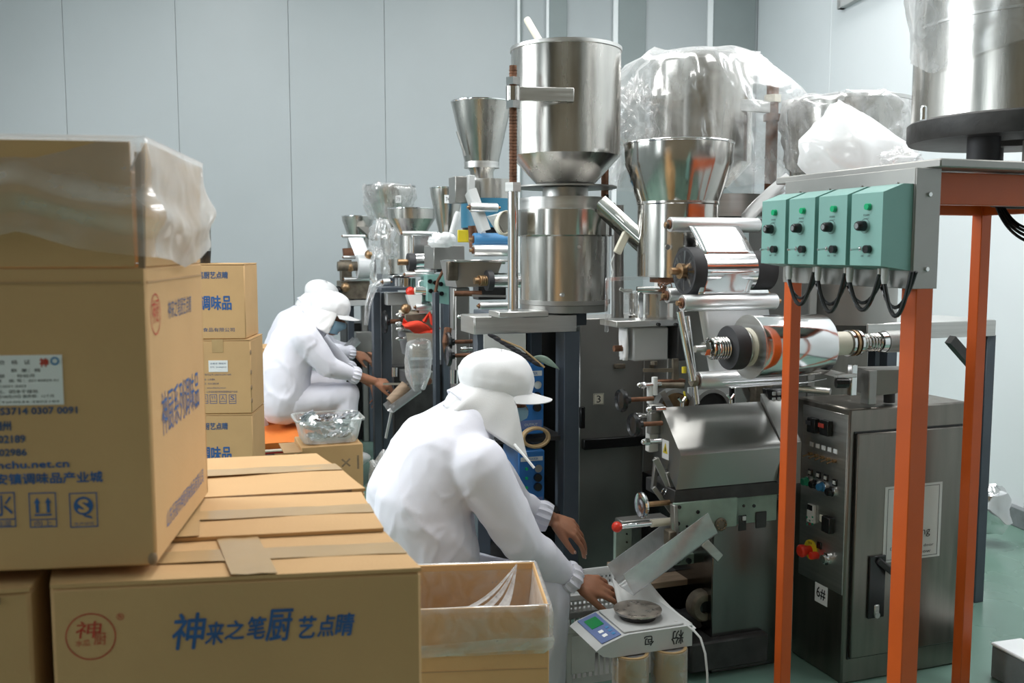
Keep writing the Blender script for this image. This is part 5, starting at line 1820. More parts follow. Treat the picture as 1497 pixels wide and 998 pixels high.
# bracket that carries the shaft over the cabinet
q = along(ra, 1252)
MB().rbox(P(1246, 555, 3.04), (.022, .022, .10), .002).part('clamp_post', M.chrome, m6)
MB().cyl(P(1222, 560, 3.0), P(1240, 560, 3.0), .016, n=14).part('clamp_nut', M.black, m6)
MB().rbox(P(1236, 549, 3.02), (.075, .02, .012), .002).part('clamp_bar', M.steelb, m6)
MB().rbox(P(1270, 565, 3.05), (.03, .04, .11), .002).part('support_plate', M.steelg, m6)
q = P(1315, 560, 3.1)
MB().prism([P(1280, 541, 3.06), P(1345, 540, 3.06), P(1345, 556, 3.06), P(1310, 575, 3.06), P(1280, 578, 3.06)], E1 * .10).part('support_casting', M.steelg, m6)
MB().cyl(P(1300, 588, 3.12), P(1300, 572, 3.12), .018, n=16).part('rubber_mount', M.blackr, m6)
MB().beam(P(1195, 540, 3.2), P(1245, 552, 3.05), .012, .018).part('clamp_bar', M.steelb, m6)
MB().cyl(P(1214, 572, 3.12), P(1150, 566, 3.2), .012, n=10).part('clamp_rod', M.steelb, m6)

# --- dosing funnel and cylinder
HY = 3.45
hc = P(991, 300, HY)
rx = S(78, HY)
zA, zB, zC, zD = P(991, 211, HY).z, P(991, 241, HY).z, P(991, 297, HY).z, P(991, 404, HY).z
C1 = Vector((hc.x, hc.y, 0))
MB().shell([(rx, zA), (rx * .985, zB), (rx * .755, zC)], C1, .003, n=56).part('funnel', M.steelp, m6, ang=25)
MB().lathe([(rx * 1.0, zA - .004), (rx * 1.012, zA - .002), (rx * 1.012, zA + .002), (rx, zA + .004)], C1, n=56, closed=True).part('funnel_rim', M.chrome, m6)
MB().lathe([(rx * .765, zC + .004), (rx * .765, zC - .004), (rx * .745, zC - .008), (rx * .74, zD), (rx * .3, zD)], C1, n=48).part('dosing_cylinder', M.steelp, m6)
q = hit(975, 361, C1 - E1 * rx * .73, E1)
MB().cyl(q, q - E1 * .006, .009, n=14).part('drain_plug', M.steelb, m6)
MB().cyl((C1.x, C1.y, zD - .02), (C1.x, C1.y, zD - .002), rx * .5, n=30).part('dosing_plate', M.rust, m6)
zE, zF = P(960, 428, HY).z, P(960, 466, HY).z
cc3 = P(955, 440, HY)
MB().lathe([(.088, zE), (.088, zF), (.02, zF)], (cc3.x, cc3.y, 0), n=36).part('dosing_cup', M.steelp, m6)
# clear guard frame
pg = [P(887, 407, 3.3), P(887, 485, 3.3)]
MB().rbox((pg[0] + pg[1]) / 2, (.012, .006, pg[0].z - pg[1].z), .001).part('acrylic_guard', M.acryl, m6)
MB().beam(P(887, 408, 3.3), P(960, 405, 3.36), .02, .012).part('acrylic_guard', M.acryl, m6)
a = P(889, 472, 3.3); b = along(a, 996)
MB().rbox((a + b) / 2, ((b - a).length, .14, .022), .002).part('base_plate', M.steelb, m6)
for px in (949, 974):
    q = P(px, 472, 3.3) - E1 * .071
    MB().cyl(q + E1 * .01, q - E1 * .003, .006, n=8).part('plate_bolt', M.black, m6)
MB().rbox(P(925, 443, 3.34), (.05, .05, .085), .003).part('acrylic_block', M.acryl, m6)
MB().cyl(P(931, 424, 3.3), P(975, 424, 3.3) + E2 * .02, .013, n=14).part('drive_rod', M.chrome, m6)
MB().rbox(P(935, 446, 3.3), (.02, .02, .09), .002).part('rod_bracket', M.chrome, m6)
c = P(912, 425, 3.3)
MB().tube([c - E2 * .015 + E3 * .008, c, c + E2 * .03], .006, 8).part('wing_nut', M.steelb, m6)
for i in range(5):
    c = P(967 + i * 2.2, 426, 3.27)
    MB().tube([c + E3 * .03 * math.sin(k * .7 + i) + E2 * .012 * math.cos(k * 1.3 + i) + E1 * -.012 * math.cos(k * .9) for k in range(8)], .0022, 5).part('copper_wire', M.rust, m6)
# motor box under the plate
a = P(926, 528, 3.28); b = along(a, 977); zt3 = P(926, 479, 3.28).z
MB().rbox(Vector((a.x, a.y, (a.z + zt3) / 2)) + E2 * ((b - a).length / 2) + E1 * .06, ((b - a).length, .12, zt3 - a.z), .005).part('motor_cover', M.greyp, m6)
MB().rbox(P(990, 500, 3.36), (.05, .1, .12), .004).part('motor_block', M.blackp, m6)
q = P(912, 503, 3.3)
pts = [[tuple(q + E1 * (.05 * (i / 6) - .02) + E3 * (.055 - .11 * j / 8) + E2 * (.008 * math.sin(i * 2.1 + j * .3))) for j in range(9)] for i in range(7)]
MB().grid(np.array(pts), .004).part('cloth_strip', M.veil, m6, ang=180)
c = P(905, 509, 3.3)
MB().cyl(c - E2 * .02, c + E2 * .012, .011, n=12).part('small_knob', M.rust, m6)
# sensor arm
MB().beam(P(940, 541, 3.2), P(983, 541, 3.2), .010, .012).part('sensor_arm', M.dirty, m6)
MB().beam(P(987, 524, 3.2), P(987, 560, 3.2), .02, .012).part('sensor_arm', M.dirty, m6)
MB().rbox(P(980, 557, 3.2), (.10, .03, .012), .002).part('sensor_arm', M.rust, m6)
MB().cyl(P(940, 563, 3.16), P(1000, 563, 3.16) , .010, n=10).part('cross_shaft', M.dirty, m6)
MB().cyl(P(1000, 536, 3.24), P(1000, 545, 3.24), .008, n=10).part('sensor_eye', M.yellow, m6)
MB().cyl(P(956, 528, 3.2), P(956, 533, 3.2), .012, n=8).part('hinge_nut', M.dirty, m6)
MB().rbox(P(1040, 582, 3.55), (.20, .01, .09)).part('back_sheet', M.white, m6)
MB().beam(P(1070, 555, 3.5), P(1070, 592, 3.5), .014, .014).part('back_strut', M.black, m6)
MB().beam(P(1085, 560, 3.4), P(1102, 596, 3.4), .014, .02).part('back_strut', M.steelg, m6)
MB().rbox(P(1110, 575, 3.4), (.07, .06, .13), .004).part('gear_case', M.dirty, m6)
# --- structure below the chute: green perforated leg, cross bar, board, flange
a = P(898, 745, 3.2)
MB().rbox((P(910, 800, 3.45)), (.066, .02, S(80, 3.45)), .002).part('perforated_leg', M.palegreen, m6)
lg6 = m6
for i in range(2):
    for j in range(4):
        q = P(902 + i * 14, 780 + j * 12, 3.438)
        MB().cyl(q, q - E1 * .004, .0035, n=6).part('leg_hole', M.black, m6)
MB().rbox(P(938, 760, 3.3) + E2 * .0, (.18, .06, S(9, 3.3)), .003).part('leg_bracket', M.steelg, m6)
a = P(985, 818, 3.2); b = along(a, 1142)
MB().rbox((a + b) / 2, ((b - a).length, .02, .036), .002).part('cross_bar', M.palegreen, m6)
for px in (990, 1006):
    q = P(px, 819, 3.18)
    MB().cyl(q, q - E1 * .008, .010, n=10).part('plate_bolt', M.black, m6)
MB().rbox(P(1020, 790, 3.5), (.05, .02, .20), .002).part('rear_leg', M.palegreen, m6)
MB().rbox(P(985, 840, 3.42), (.22, .16, .10), .004).part('gear_housing', M.blackp, m6)
a = P(932, 858, 3.2); b = along(a, 1042)
MB().rbox((a + b) / 2 + E1 * .12, ((b - a).length, .26, .022), .002).part('wooden_shelf', M.wood, m6, label='worn pale wooden shelf board')
MB().rbox((a + b) / 2 + E1 * .14 - E3 * .10, ((b - a).length, .22, .16), .004).part('dark_drawer', M.black, m6)
c = P(1032, 888, 3.12)
MB().lathe([(.022, .0), (.044, .0), (.052, -.01), (.052, -.045), (.04, -.06), (.022, -.06)], c, -E1, 22, closed=True).part('rusty_flange', M.dirty, m6)
MB().cyl(c + E1 * .01, c + E1 * .012, .022, n=16).part('flange_bore', M.black, m6)
MB().rbox(P(1040, 935, 3.2) , (.30, .24, .10), .006).part('foot_box', M.blackp, m6)
mb = crumple(P(985, 903, 3.2), (.10, .06, .03), 11)
mb.part('oily_cable_heap', M.blackr, m6)
mb = crumple(P(880, 842, 3.5), (.12, .06, .025), 12)
mb.solo('oily_rag', M.blackp, 'dark oily rag heap on the floor behind the near hands', 'rag')
for dx in (0, .55):
    q = fb1 + E2 * dx
    MB().rbox((q.x, q.y + .2, .02), (.04, .04, .04)).part('foot', M.black, m6)
for (px, Y_) in ((1000, 3.55),):
    q = P(px, 800, Y_)
    MB().rbox((q.x, q.y, .30), (.05, .05, .60), .002).part('leg', M.steelg, m6)
# ------------------------------------------------------------------ stands with steel edge bands and dark legs
def band_stand(name_label, Y, x0, x1, y0, y1, depth, legs, gusset=None):
    a = P(x0, (y0 + y1) / 2, Y); b = along(a, x1)
    zt_, zb2 = P(x0, y0, Y).z, P(x0, y1, Y).z
    wd = (b - a).length
    t = thing('feeder_stand', name_label, 'stand', Vector((a.x, a.y, 0)) + E2 * (wd / 2) + E1 * (depth / 2), ROW)
    c = Vector((a.x, a.y, 0)) + E2 * (wd / 2) + E1 * (depth / 2)
    MB().rbox(c + E3 * (zt_ - .004), (wd, depth, .008), .002).part('top_plate', M.steelb, t)
    h = zt_ - zb2
    for sg, nm in ((-1, 'front'), (1, 'rear')):
        MB().rbox(c + E1 * (sg * depth / 2) + E3 * (zb2 + h / 2 - .002), (wd, .006, h), .001).part('edge_band', M.steelb, t)
        MB().rbox(c + E2 * (sg * wd / 2) + E3 * (zb2 + h / 2 - .002), (.006, depth, h), .001).part('edge_band', M.steelb, t)
    for (px, dy, wl) in legs:
        q = along(a + E1 * dy, px)
        MB().rbox((q.x, q.y, zb2 / 2), (wl, wl, zb2), .002).part('leg', M.navy, t)
    for (p0, p1_, dy) in (gusset or []):
        q0 = P(p0[0], p0[1], Y) + E1 * dy
        q1 = hit(p1_[0], p1_[1], q0, E1)
        MB().beam(q0, q1, .03, .035).part('gusset', M.blackp, t)
    return t, a, b, c, zt_, zb2

# --- stand of feeder 3, in the middle of the picture
st3, a, b, c, zt3_, zb3_ = band_stand('feeder stand with bright steel edge and dark legs behind the nearest worker', 3.45, 694, 842, 463, 488, .17,
                                 ((704, .03, .05), (832, .03, .062)))
for sx, dy in ((.0, .5), (.22, .5), (.22, .17)):
    MB().rbox(c + E2 * sx + E1 * (dy - .085) + E3 * (zb3_ / 2), (.05, .05, zb3_), .002).part('leg', M.navy, st3)
MB().rbox(c + E2 * .14 + E1 * .27 + E3 * (zb3_ + .03), (.36, .36, .05), .003).part('rear_platform', M.navy, st3)
z_ = P(760, 745, 3.6).z
for k, zc in enumerate((P(770, 640, 3.6).z, P(770, 750, 3.6).z, .18)):
    MB().rbox(Vector((c.x, c.y, zc)) + E1 * .18, (abs((b - a).length) - .06, .46, .016), .001).part('shelf', M.blackp, st3)
MB().rbox(Vector((c.x, c.y, (zb3_) / 2)) + E1 * .44 + E2 * .16, ((b - a).length - .02, .006, zb3_ - .05)).part('back_sheet', M.black, st3)  # black sheet added to stand for the shade inside the stand

# --- things on its shelves: two blue driver boxes with a coil of cable
def driver_box(label, px0, px1, py0, py1, Y):
    a = P(px0, py1, Y); b_ = along(a, px1); zt4 = P(px0, py0, Y).z
    wd, h = (b_ - a).length, zt4 - a.z
    t = thing('driver_box', label, 'control box', Vector((a.x, a.y, a.z)) + E2 * wd / 2 + E1 * .09, ROW, 'blue driver boxes')
    c = Vector((a.x, a.y, a.z + h / 2)) + E2 * wd / 2 + E1 * .09
    MB().rbox(c, (wd, .18, h), .004).part('case', M.bluebox, t)
    fr = c - E1 * .0905
    MB().rbox(fr + E3 * h * .36, (wd * .84, .002, h * .07)).part('name_strip', M.paper2, t)
    text(t, 'POWER', fr + E3 * h * .36 - E1 * .0012, E2, E3, M.bluebox, wd * .5, h * .04)
    for i in range(3):
        q = fr + E2 * wd * .22 + E3 * h * (.20 - .16 * i)
        MB().lathe([(.016, 0), (.015, .012), (.0001, .012)], q, -E1, 16).part('dial', M.black if i else M.chrome, t)
        MB().cyl(fr - E2 * wd * .2 + E3 * h * (.20 - .16 * i), fr - E2 * wd * .2 + E3 * h * (.20 - .16 * i) - E1 * .004, .006, n=10).part('pilot_lamp', M.greenlamp, t)
    MB().rbox(fr - E3 * h * .36, (wd * .84, .002, h * .12)).part('scale_plate', M.paneb, t)
    text(t, 'OUTPUT', fr - E3 * h * .36 - E1 * .0012, E2, E3, M.paper2, wd * .5, h * .035)
    return t
driver_box('upper blue driver box in the dark stand, beside the face of the nearest worker', 757, 795, 532, 636, 3.5)
driver_box('lower blue driver box in the dark stand, below the loop of grey cable', 758, 796, 660, 746, 3.5)
cb_ = P(783, 643, 3.46)
MB().tube([cb_ + E2 * (.05 * math.cos(t_)) + E3 * (.034 * math.sin(t_) + .01) - E1 * (.01 * math.sin(t_ * .33)) for t_ in np.linspace(0, 18, 60)], .006, 7).solo(
    'cable_coil', M.kraft, 'loop of grey-brown cable between the two blue driver boxes', 'cable')
# feather duster and paper under the top of the stand
pp = P(757, 497, 3.46)
MB().rbox(P(738, 512, 3.44), (.16, .004, .12)).solo('white_board', M.paper2, 'white board under the stand edge above the cap of the nearest worker', 'board')
fd = thing('feather', 'dark striped feather sticking out under the steel stand edge', 'feather', P(760, 512, 3.40))
for i in range(9):
    q = P(722 + i * 8, 492 + i * 5, 3.40)
    MB().ball(q, (.026, .004, .008), 10, 6, ((E2 * .9 - E3 * .35).normalized(), E1, (E3 * .9 + E2 * .35).normalized())).part('barb', M.inkb, fd)
MB().tube([P(722, 492, 3.402), P(762, 508, 3.402), P(796, 537, 3.402)], .004, 6).part('quill', M.kraft, fd)
lf = np.array([[tuple(P(778 + 40 * u, 522 + 18 * u * u + (v - .5) * 12 * math.sin(u * 3.1), 3.42)) for v in np.linspace(0, 1, 4)] for u in np.linspace(0, 1, 8)])
MB().grid(lf, .002).solo('green_leaf_strip', M.palegreen, 'olive green strip hanging over the upper blue driver box', 'strip', ang=180)

# ------------------------------------------------------------------ feeder 3: big tank, rods, vibrating bowl
FY3 = 3.72
tk = P(827, 150, FY3)
C3 = Vector((tk.x, tk.y, 0))
fd3 = thing('tank_feeder', 'vibrating bowl feeder with tall open steel tank held by a rusty threaded rod', 'feeder', (tk.x, tk.y, zt3_), ROW)
R3 = S(78.5, FY3)
zz = lambda py: P(827, py, FY3).z
MB().shell([(R3, zz(74)), (R3, zz(229)), (R3 * .55, zz(268))], C3, .004, n=64).part('tank', M.steel, fd3, ang=25)
MB().lathe([(R3 * .998, zz(78)), (R3 * 1.018, zz(77)), (R3 * 1.018, zz(72)), (R3 * .985, zz(72))], C3, n=64, closed=True).part('tank_rim', M.steelb, fd3)
MB().lathe([(R3 * .56, zz(268) + .004), (R3 * .42, zz(275)), (R3 * .42, zz(291))], C3, n=40).part('outlet_neck', M.steelb, fd3)
# holding arm and rods
frod = P(750, 300, 3.47)
arm_z = zz(137)
ra_ = Vector((frod.x, frod.y, P(750, 137, 3.47).z))
th_ = S(19, 3.6)
tang = hit(839, 137, C3 - E1 * (R3 + .008), E1)
MB().beam(ra_, Vector((tang.x, tang.y, ra_.z)), .012, th_, .002).part('holding_arm', M.steelb, fd3)
MB().cyl(ra_ - E3 * th_ / 2, ra_ + E3 * th_ / 2, .026, n=22).part('clamp_sleeve', M.steelp, fd3)
zr = lambda py: P(750, py, 3.47).z
MB().cyl((frod.x, frod.y, zr(275)), (frod.x, frod.y, zr(96)), .0135, n=14).part('threaded_rod', M.rust, fd3)
th = MB()
for i in range(34):
    z0_ = zr(262) + (zr(98) - zr(262)) * i / 34
    th.lathe([(.0135, -.0012), (.0158, 0), (.0135, .0012)], (frod.x, frod.y, z0_), n=12)
o = th.part('thread', M.rust, fd3); o['kind'] = 'stuff'
for py in (119, 153):
    MB().cyl((frod.x, frod.y, zr(py + 5.5)), (frod.x, frod.y, zr(py - 5.5)), .028, n=6).part('hex_nut', M.chrome, fd3)
MB().cyl((frod.x, frod.y, zr(280)), (frod.x, frod.y, zr(267)), .032, n=6).part('hex_nut', M.steelb, fd3)
MB().cyl((frod.x, frod.y, zt3_ + .02), (frod.x, frod.y, zr(280)), .019, n=20).part('column', M.chrome, fd3)
fl = P(750, 458, 3.56)
MB().rbox((frod.x + .02, frod.y, zt3_ + .011), (.19, .12, .022), .003).part('column_flange', M.steelb, fd3)
# second rod at the right rear
rr_ = P(884, 300, 3.9)
MB().cyl((rr_.x, rr_.y, zt3_), (rr_.x, rr_.y, P(884, 225, 3.9).z), .015, n=14).part('threaded_rod', M.rust, fd3)
MB().cyl(P(903, 465, 3.95), P(903, 300, 3.95), .026, n=18).part('column', M.steelg, fd3)
MB().rbox((rr_.x, rr_.y, P(884, 274, 3.9).z), (.05, .05, .02), .002).part('hex_nut', M.dirty, fd3)
# thin ring plate between tank and bowl
za = zz(273)
MB().lathe([(R3 * .3, 0), (R3 * .95, -.006), (R3 * .95, .0), (R3 * .3, .006)], (C3.x, C3.y, za), n=48, closed=True).part('ring_plate', M.steelg, fd3)
# bowl
B3 = S(66, FY3)
MB().shell([(B3 * 1.0, zz(290)), (B3 * 1.0, zz(312))], C3, .004, n=52).part('bowl_ring', M.steelb, fd3)
MB().lathe([(B3 * 1.07, zz(308)), (B3 * 1.07, zz(344)), (B3 * .98, zz(346)), (B3 * .98, zz(306))], C3, n=52, closed=True).part('bowl_band', M.steelp, fd3)
MB().lathe([(B3 * .97, zz(344)), (B3 * .97, zz(438)), (B3 * .3, zz(438))], C3, n=52).part('bowl_casing', M.steel, fd3)
MB().lathe([(B3 * .5, zz(437)), (B3 * 1.0, zz(437)), (B3 * 1.0, zz(443)), (B3 * .97, zz(444)), (B3 * .95, zz(454)), (B3 * .5, zz(454))], C3, n=52, closed=True).part('bowl_base', M.steelg, fd3)
MB().cyl((C3.x, C3.y, zt3_), (C3.x, C3.y, zz(454) + .004), B3 * .62, n=30).part('rubber_base', M.black, fd3)
for (px, py) in ((822, 431), (846, 361)):
    q = hit(px, py, C3 - E1 * B3 * .96, E1)
    MB().cyl(q + E1 * .01, q - E1 * .006, .007, n=10).part('casing_screw', M.steelb, fd3)
q = P(887, 302, 3.62)
MB().rbox(q + E3 * -.0, (.05, .05, .03), .003).part('ring_clamp', M.steelb, fd3)
MB().cyl(q + E3 * .01, q + E3 * .045, .008, n=8).part('clamp_screw', M.black, fd3)
# spout to the right with its bracket, and the wrapped spout at the left
sp0, sp1 = P(873, 310, 3.55), P(938, 366, 3.45)
trough(sp0 + E3 * .01, sp1, .09, .04, M.steelp, fd3, 'spout')
MB().beam(P(903, 326, 3.5) + E3 * .03, P(930, 342, 3.46) + E3 * .0, .05, .012, .002).part('spout_bracket', M.steelb, fd3)
MB().beam(P(916, 340, 3.47), P(902, 370, 3.46), .02, .028, .003).part('spout_bracket', M.cream, fd3)
MB().tube([P(898, 372, 3.45), P(893, 385, 3.45), P(896, 398, 3.45), P(893, 412, 3.45)], .003, 6).part('spout_wire', M.white, fd3)
q0 = P(716, 330, 3.6)
pts = []
for i in range(14):
    u = i / 13
    a_ = 1.2 + u * 4.4
    c_ = P(733, 328, 3.6)
    r_ = .05 - .018 * u
    pts.append([tuple(c_ + E3 * (r_ * math.sin(a_)) - E2 * (r_ * math.cos(a_) * -1) * .7 + E1 * (v - .5) * .10 + E2 * (v * .02)) for v in np.linspace(0, 1, 5)])
MB().grid(np.array(pts), .005).part('spout_wrap', M.cream, fd3, ang=180)
MB().prism([P(722, 315, 3.62), P(748, 308, 3.62), P(750, 345, 3.62), P(738, 340, 3.62)], E1 * .09).part('left_spout', M.greyp, fd3)
# rubber hose / wooden stick standing in the tank
s0, s1 = P(770, 28, 3.76), P(806, 90, 3.66)
stk_ = MB().lathe([(.0125, 0), (.0135, .006), (.0135, (s1 - s0).length), (.009, (s1 - s0).length), (.009, .0)], s0, s1 - s0, 18, closed=True)
stk_.solo('plastic_tube', M.cream, 'cream plastic tube leaning out of the tall open steel tank', 'tube')

# ------------------------------------------------------------------ cabinet of machine 3
Y3 = 3.95
a = P(846, 770, Y3); b = along(a, 958)
zt5 = P(846, 466, Y3).z
wd = (b - a).length
mc = thing('machine_cabinet', 'large plain steel machine cabinet with the white number 3 label', 'cabinet', Vector((a.x, a.y, 0)) + E2 * wd / 2 + E1 * .12, ROW)
cc = Vector((a.x, a.y, 0)) + E2 * wd / 2 + E1 * .12
MB().rbox(cc + E3 * (zt5 + .05) / 2, (wd, .24, zt5 - .05), .004).part('body', M.steelg, mc)
MB().rbox(cc - E1 * .125 + E2 * (wd / 2 - .035) + E3 * (zt5 + .05) / 2, (.07, .012, zt5 - .06), .002).part('corner_strip', M.steelg, mc)
MB().rbox(hit(900, 646, cc - E1 * .135, E1) + E2 * .03, (.36, .03, .042), .002).part('cross_rail', M.black, mc)
MB().rbox(hit(851, 610, cc - E1 * .127, E1), (.02, .02, .09), .002).part('handle', M.black, mc)
q = hit(875, 583, cc - E1 * .1206, E1)
MB().rbox(q, (.048, .0012, .046)).part('number_label', M.cream, mc)
text(mc, '3', q - E1 * .001, E2, E3, M.inkb, .018, .030, name='number_lettering')
rect_lines(mc, q - E1 * .0008, E2, E3, .044, .042, .0012, M.inkb, local=False)
for px, py in ((906, 535), (956, 535)):
    q = hit(px, py, cc - E1 * .126, E1)
    MB().rbox(q, (.05, .015, .02), .003).part('hinge', M.dirty, mc)
for sx in (-1, 1):
    MB().rbox(cc + E2 * (sx * (wd / 2 - .05)) + E3 * .025, (.05, .2, .05)).part('foot', M.black, mc)
# light column and grey sheets seen between cabinet and machine 6
MB().rbox(P(961, 550, 4.2), (.03, .03, 1.2), .002).solo('white_post', M.white, 'narrow white post between the plain cabinet and the nearest machine', 'post')

# ------------------------------------------------------------------ feeder 5: tank under a plastic sheet
FY5 = 4.05
st5 = thing('covered_feeder', 'steel tank feeder under a crumpled clear plastic sheet, behind the nearest funnel', 'feeder', Vector((P(1024, 300, FY5).x, P(1024, 300, FY5).y, 0)), ROW)
C5 = Vector((P(1024, 200, FY5).x, P(1024, 200, FY5).y, 0))
R5 = S(72, FY5)
zz5 = lambda py: P(1024, py, FY5).z
MB().shell([(R5, zz5(92)), (R5, zz5(240)), (R5 * .55, zz5(275))], C5, .004, n=56).part('tank', M.steel, st5, ang=25)
MB().lathe([(R5, zz5(98)), (R5 * 1.02, zz5(96)), (R5 * 1.02, zz5(88)), (R5 * .98, zz5(88))], C5, n=56, closed=True).part('tank_rim', M.steelb, st5)
rd = P(1128, 200, 3.95)
zr5 = lambda py: P(1128, py, 3.95).z
MB().cyl((rd.x, rd.y, .9), (rd.x, rd.y, zr5(118)), .024, n=14).part('column', M.rust, st5)
MB().beam((rd.x + .02, rd.y, zr5(157)), Vector((C5.x + .1, C5.y - R5 * .8, zr5(157))), .014, S(17, 3.95), .002).part('holding_arm', M.steelb, st5)
MB().cyl((rd.x, rd.y, zr5(150)), (rd.x, rd.y, zr5(139)), .034, n=6).part('hex_nut', M.cream, st5)
MB().cyl((rd.x, rd.y, zr5(177)), (rd.x, rd.y, zr5(167)), .036, n=6).part('hex_nut', M.rust, st5)
MB().lathe([(R5 * 1.0, zz5(286)), (R5 * 1.0, zz5(318)), (R5 * .3, zz5(318))], C5 + E2 * .10, n=44).part('bowl_casing', M.steelb, st5)
MB().rbox(Vector((C5.x, C5.y, .62)) + E2 * .03 + E1 * .12, (.40, .36, 1.2), .004).part('base_cabinet', M.steelg, st5)
a = P(1166, 570, 3.95); b = along(a, 1268); zt7 = P(1166, 424, 3.95).z
wd = (b - a).length
sc7 = thing('steel_cabinet', 'plain brown-grey steel box seen between the orange posts above the film shaft', 'cabinet', Vector((a.x, a.y, 0)) + E2 * wd / 2 + E1 * .1, ROW)
MB().rbox(Vector((a.x, a.y, zt7 / 2 + .02)) + E2 * wd / 2 + E1 * .1, (wd, .2, zt7 - .04), .004).part('body', M.steeld, sc7)
MB().rbox(Vector((a.x, a.y, .02)) + E2 * wd / 2 + E1 * .1, (wd - .06, .16, .04)).part('plinth', M.black, sc7)
MB().cyl((C5.x + .06, C5.y, 1.2), (C5.x + .06, C5.y, zz5(318) + .01), .12, n=24).part('drive_core', M.blackr, st5)

def drape(c, prof, seed, amp, n=84, m=30, hem=.03, ecc=None):
    """plastic sheet hung over a round vessel: profile (radius, height) from the middle of the top outwards and down"""
    pr = np.array(prof)
    s = np.concatenate([[0], np.cumsum(np.hypot(np.diff(pr[:, 0]), np.diff(pr[:, 1])))])
    pts = np.zeros((n + 1, m, 3))
    for i in range(n + 1):
        a_ = 2 * math.pi * (i % n) / n
        ca_, sa_ = math.cos(a_), math.sin(a_)
        ss = np.linspace(0, s[-1] * (1 + hem * vnoise(np.array([[ca_ * 2 + seed, sa_ * 2, 0.5]]), seed)[0] * 3), m)
        r_ = np.interp(ss, s, pr[:, 0]); z_ = np.interp(ss, s, pr[:, 1])
        q = np.stack([ca_ * r_ * 9 + seed, sa_ * r_ * 9, z_ * 7], 1)
        side = np.clip((ss - s[-1] * .2) / (s[-1] * .3), 0, 1)
        f = (ridge(q * .9 + vnoise(q * .6, seed + 5)[:, None] * 1.2, seed) - .35) * amp + vnoise(q * .35, seed + 2) * amp * 1.2
        pl_ = ridge(np.stack([np.full(m, a_ * 3.2) + z_ * 2.5, z_ * 1.5, np.full(m, seed * 1.0)], 1), seed + 8) * amp * .9 * side
        rr_ = r_ + np.maximum(-.002, f + pl_) * np.clip(r_ / .1, 0, 1)
        ex = ecc(a_, z_) if ecc else 0
        rr_ = rr_ + ex
        pts[i, :, 0] = c.x + rr_ * ca_
        pts[i, :, 1] = c.y + rr_ * sa_
        pts[i, :, 2] = z_ + (f * .8) * (1 - side)
    return MB().grid(pts)
zt_5 = zz5(86)
def ecc5(a_, z_):
    # bulges: a gathered bundle to the left, a tent out to the rod at the right
    l_ = max(0, math.cos(a_ - math.pi * 1.02)) ** 3
    r_ = max(0, math.cos(a_ + .35)) ** 4
    return l_ * np.interp(z_, [zz5(215), zz5(180), zz5(140), zz5(105), zz5(70)], [.10, .15, .13, .06, 0]) + r_ * np.interp(z_, [zz5(300), zz5(200), zz5(140), zz5(95)], [.14, .16, .17, .02])
drape(C5, [(.0, zz5(68)), (.10, zz5(72)), (R5 * .9, zz5(78)), (R5 + .03, zz5(96)), (R5 + .03, zz5(150)), (R5 + .035, zz5(220)), (R5 + .06, zz5(280))], 21, .035, ecc=ecc5).solo(
    'plastic_sheet', M.filmc, 'crumpled clear plastic sheet draped over the round tank at top centre right', 'plastic sheet', ang=180)
# gathered end of the sheet at the left
crumple(P(930, 175, 3.98), (.085, .07, .13), 33, n=36, m=26, amp=.55, freq=4).solo('plastic_bundle', M.filmc, 'gathered clear plastic bundle beside the rim of the tall open tank', 'plastic bundle', ang=180)
# rolled white plastic strip sloping down to the right
pts = [[tuple(P(1088 + 62 * u, 322 - 56 * u + (v - .5) * 26, 3.6) + E1 * (.02 * math.sin(v * 6 + u * 3))) for v in np.linspace(0, 1, 9)] for u in np.linspace(0, 1, 12)]
MB().grid(np.array(pts), .003).solo('white_plastic_strip', M.filmw, 'folded white plastic strip sloping up behind the upper roller to the control boxes', 'plastic strip', ang=180)

# ------------------------------------------------------------------ feeder 6: round bowl with a white bag behind the orange stand
FY6 = 3.75
c6 = P(1240, 200, FY6); C6 = Vector((c6.x, c6.y, 0)); R6 = S(86, FY6)
zz6 = lambda py: P(1240, py, FY6).z
f6 = thing('bowl_feeder', 'wide steel bowl feeder with plastic pulled over its rim, behind the control boxes', 'feeder', C6, ROW)
MB().shell([(R6, zz6(152)), (R6 * .97, zz6(200)), (R6 * .9, zz6(300))], C6, .004, n=60).part('bowl', M.steel, f6)
MB().lathe([(R6 * 1.0, zz6(155)), (R6 * 1.02, zz6(154)), (R6 * 1.02, zz6(149)), (R6 * .99, zz6(149))], C6, n=60, closed=True).part('bowl_rim', M.steelb, f6)
MB().cyl((C6.x, C6.y, P(1300, 470, FY6).z), (C6.x, C6.y, zz6(300) + .01), .2, n=40).part('drive_core', M.steelg, f6)
drape(C6, [(R6 * .96, zz6(152) - .12), (R6 * .97, zz6(152)), (R6 * 1.0, zz6(146)), (R6 * 1.05, zz6(160)), (R6 * 1.03, zz6(215)), (R6 * 1.0, zz6(255))], 44, .022, hem=.05).solo(
    'plastic_cover', M.film, 'clear plastic pulled over the rim of the wide bowl', 'plastic cover', ang=180)
def bag(c, seed, rx, ry, h, name, mt, label):
    m = MB().ball((0, 0, 0), 1, 40, 28)
    v = np.array(m.v)
    d = (ridge(v * 2.6 + seed, seed) - .4) * .16 + vnoise(v * 1.5 + seed, seed + 1) * .14
    v = v * (1 + d)[:, None]
    top = np.clip(v[:, 2], 0, 1.2)
    sh = 1 - .62 * top ** 1.6
    v[:, 0] *= sh; v[:, 1] *= sh; v[:, 0] -= .30 * top
    v[:, 2] = np.where(v[:, 2] < -.55, -.55, v[:, 2])
    m.v = [tuple(c + E2 * (p[0] * rx - .10 * max(0, p[2]) * rx) + E1 * (p[1] * ry) + E3 * (p[2] + .55) * h) for p in v]
    return m.solo(name, mt, label, 'bag', ang=180)
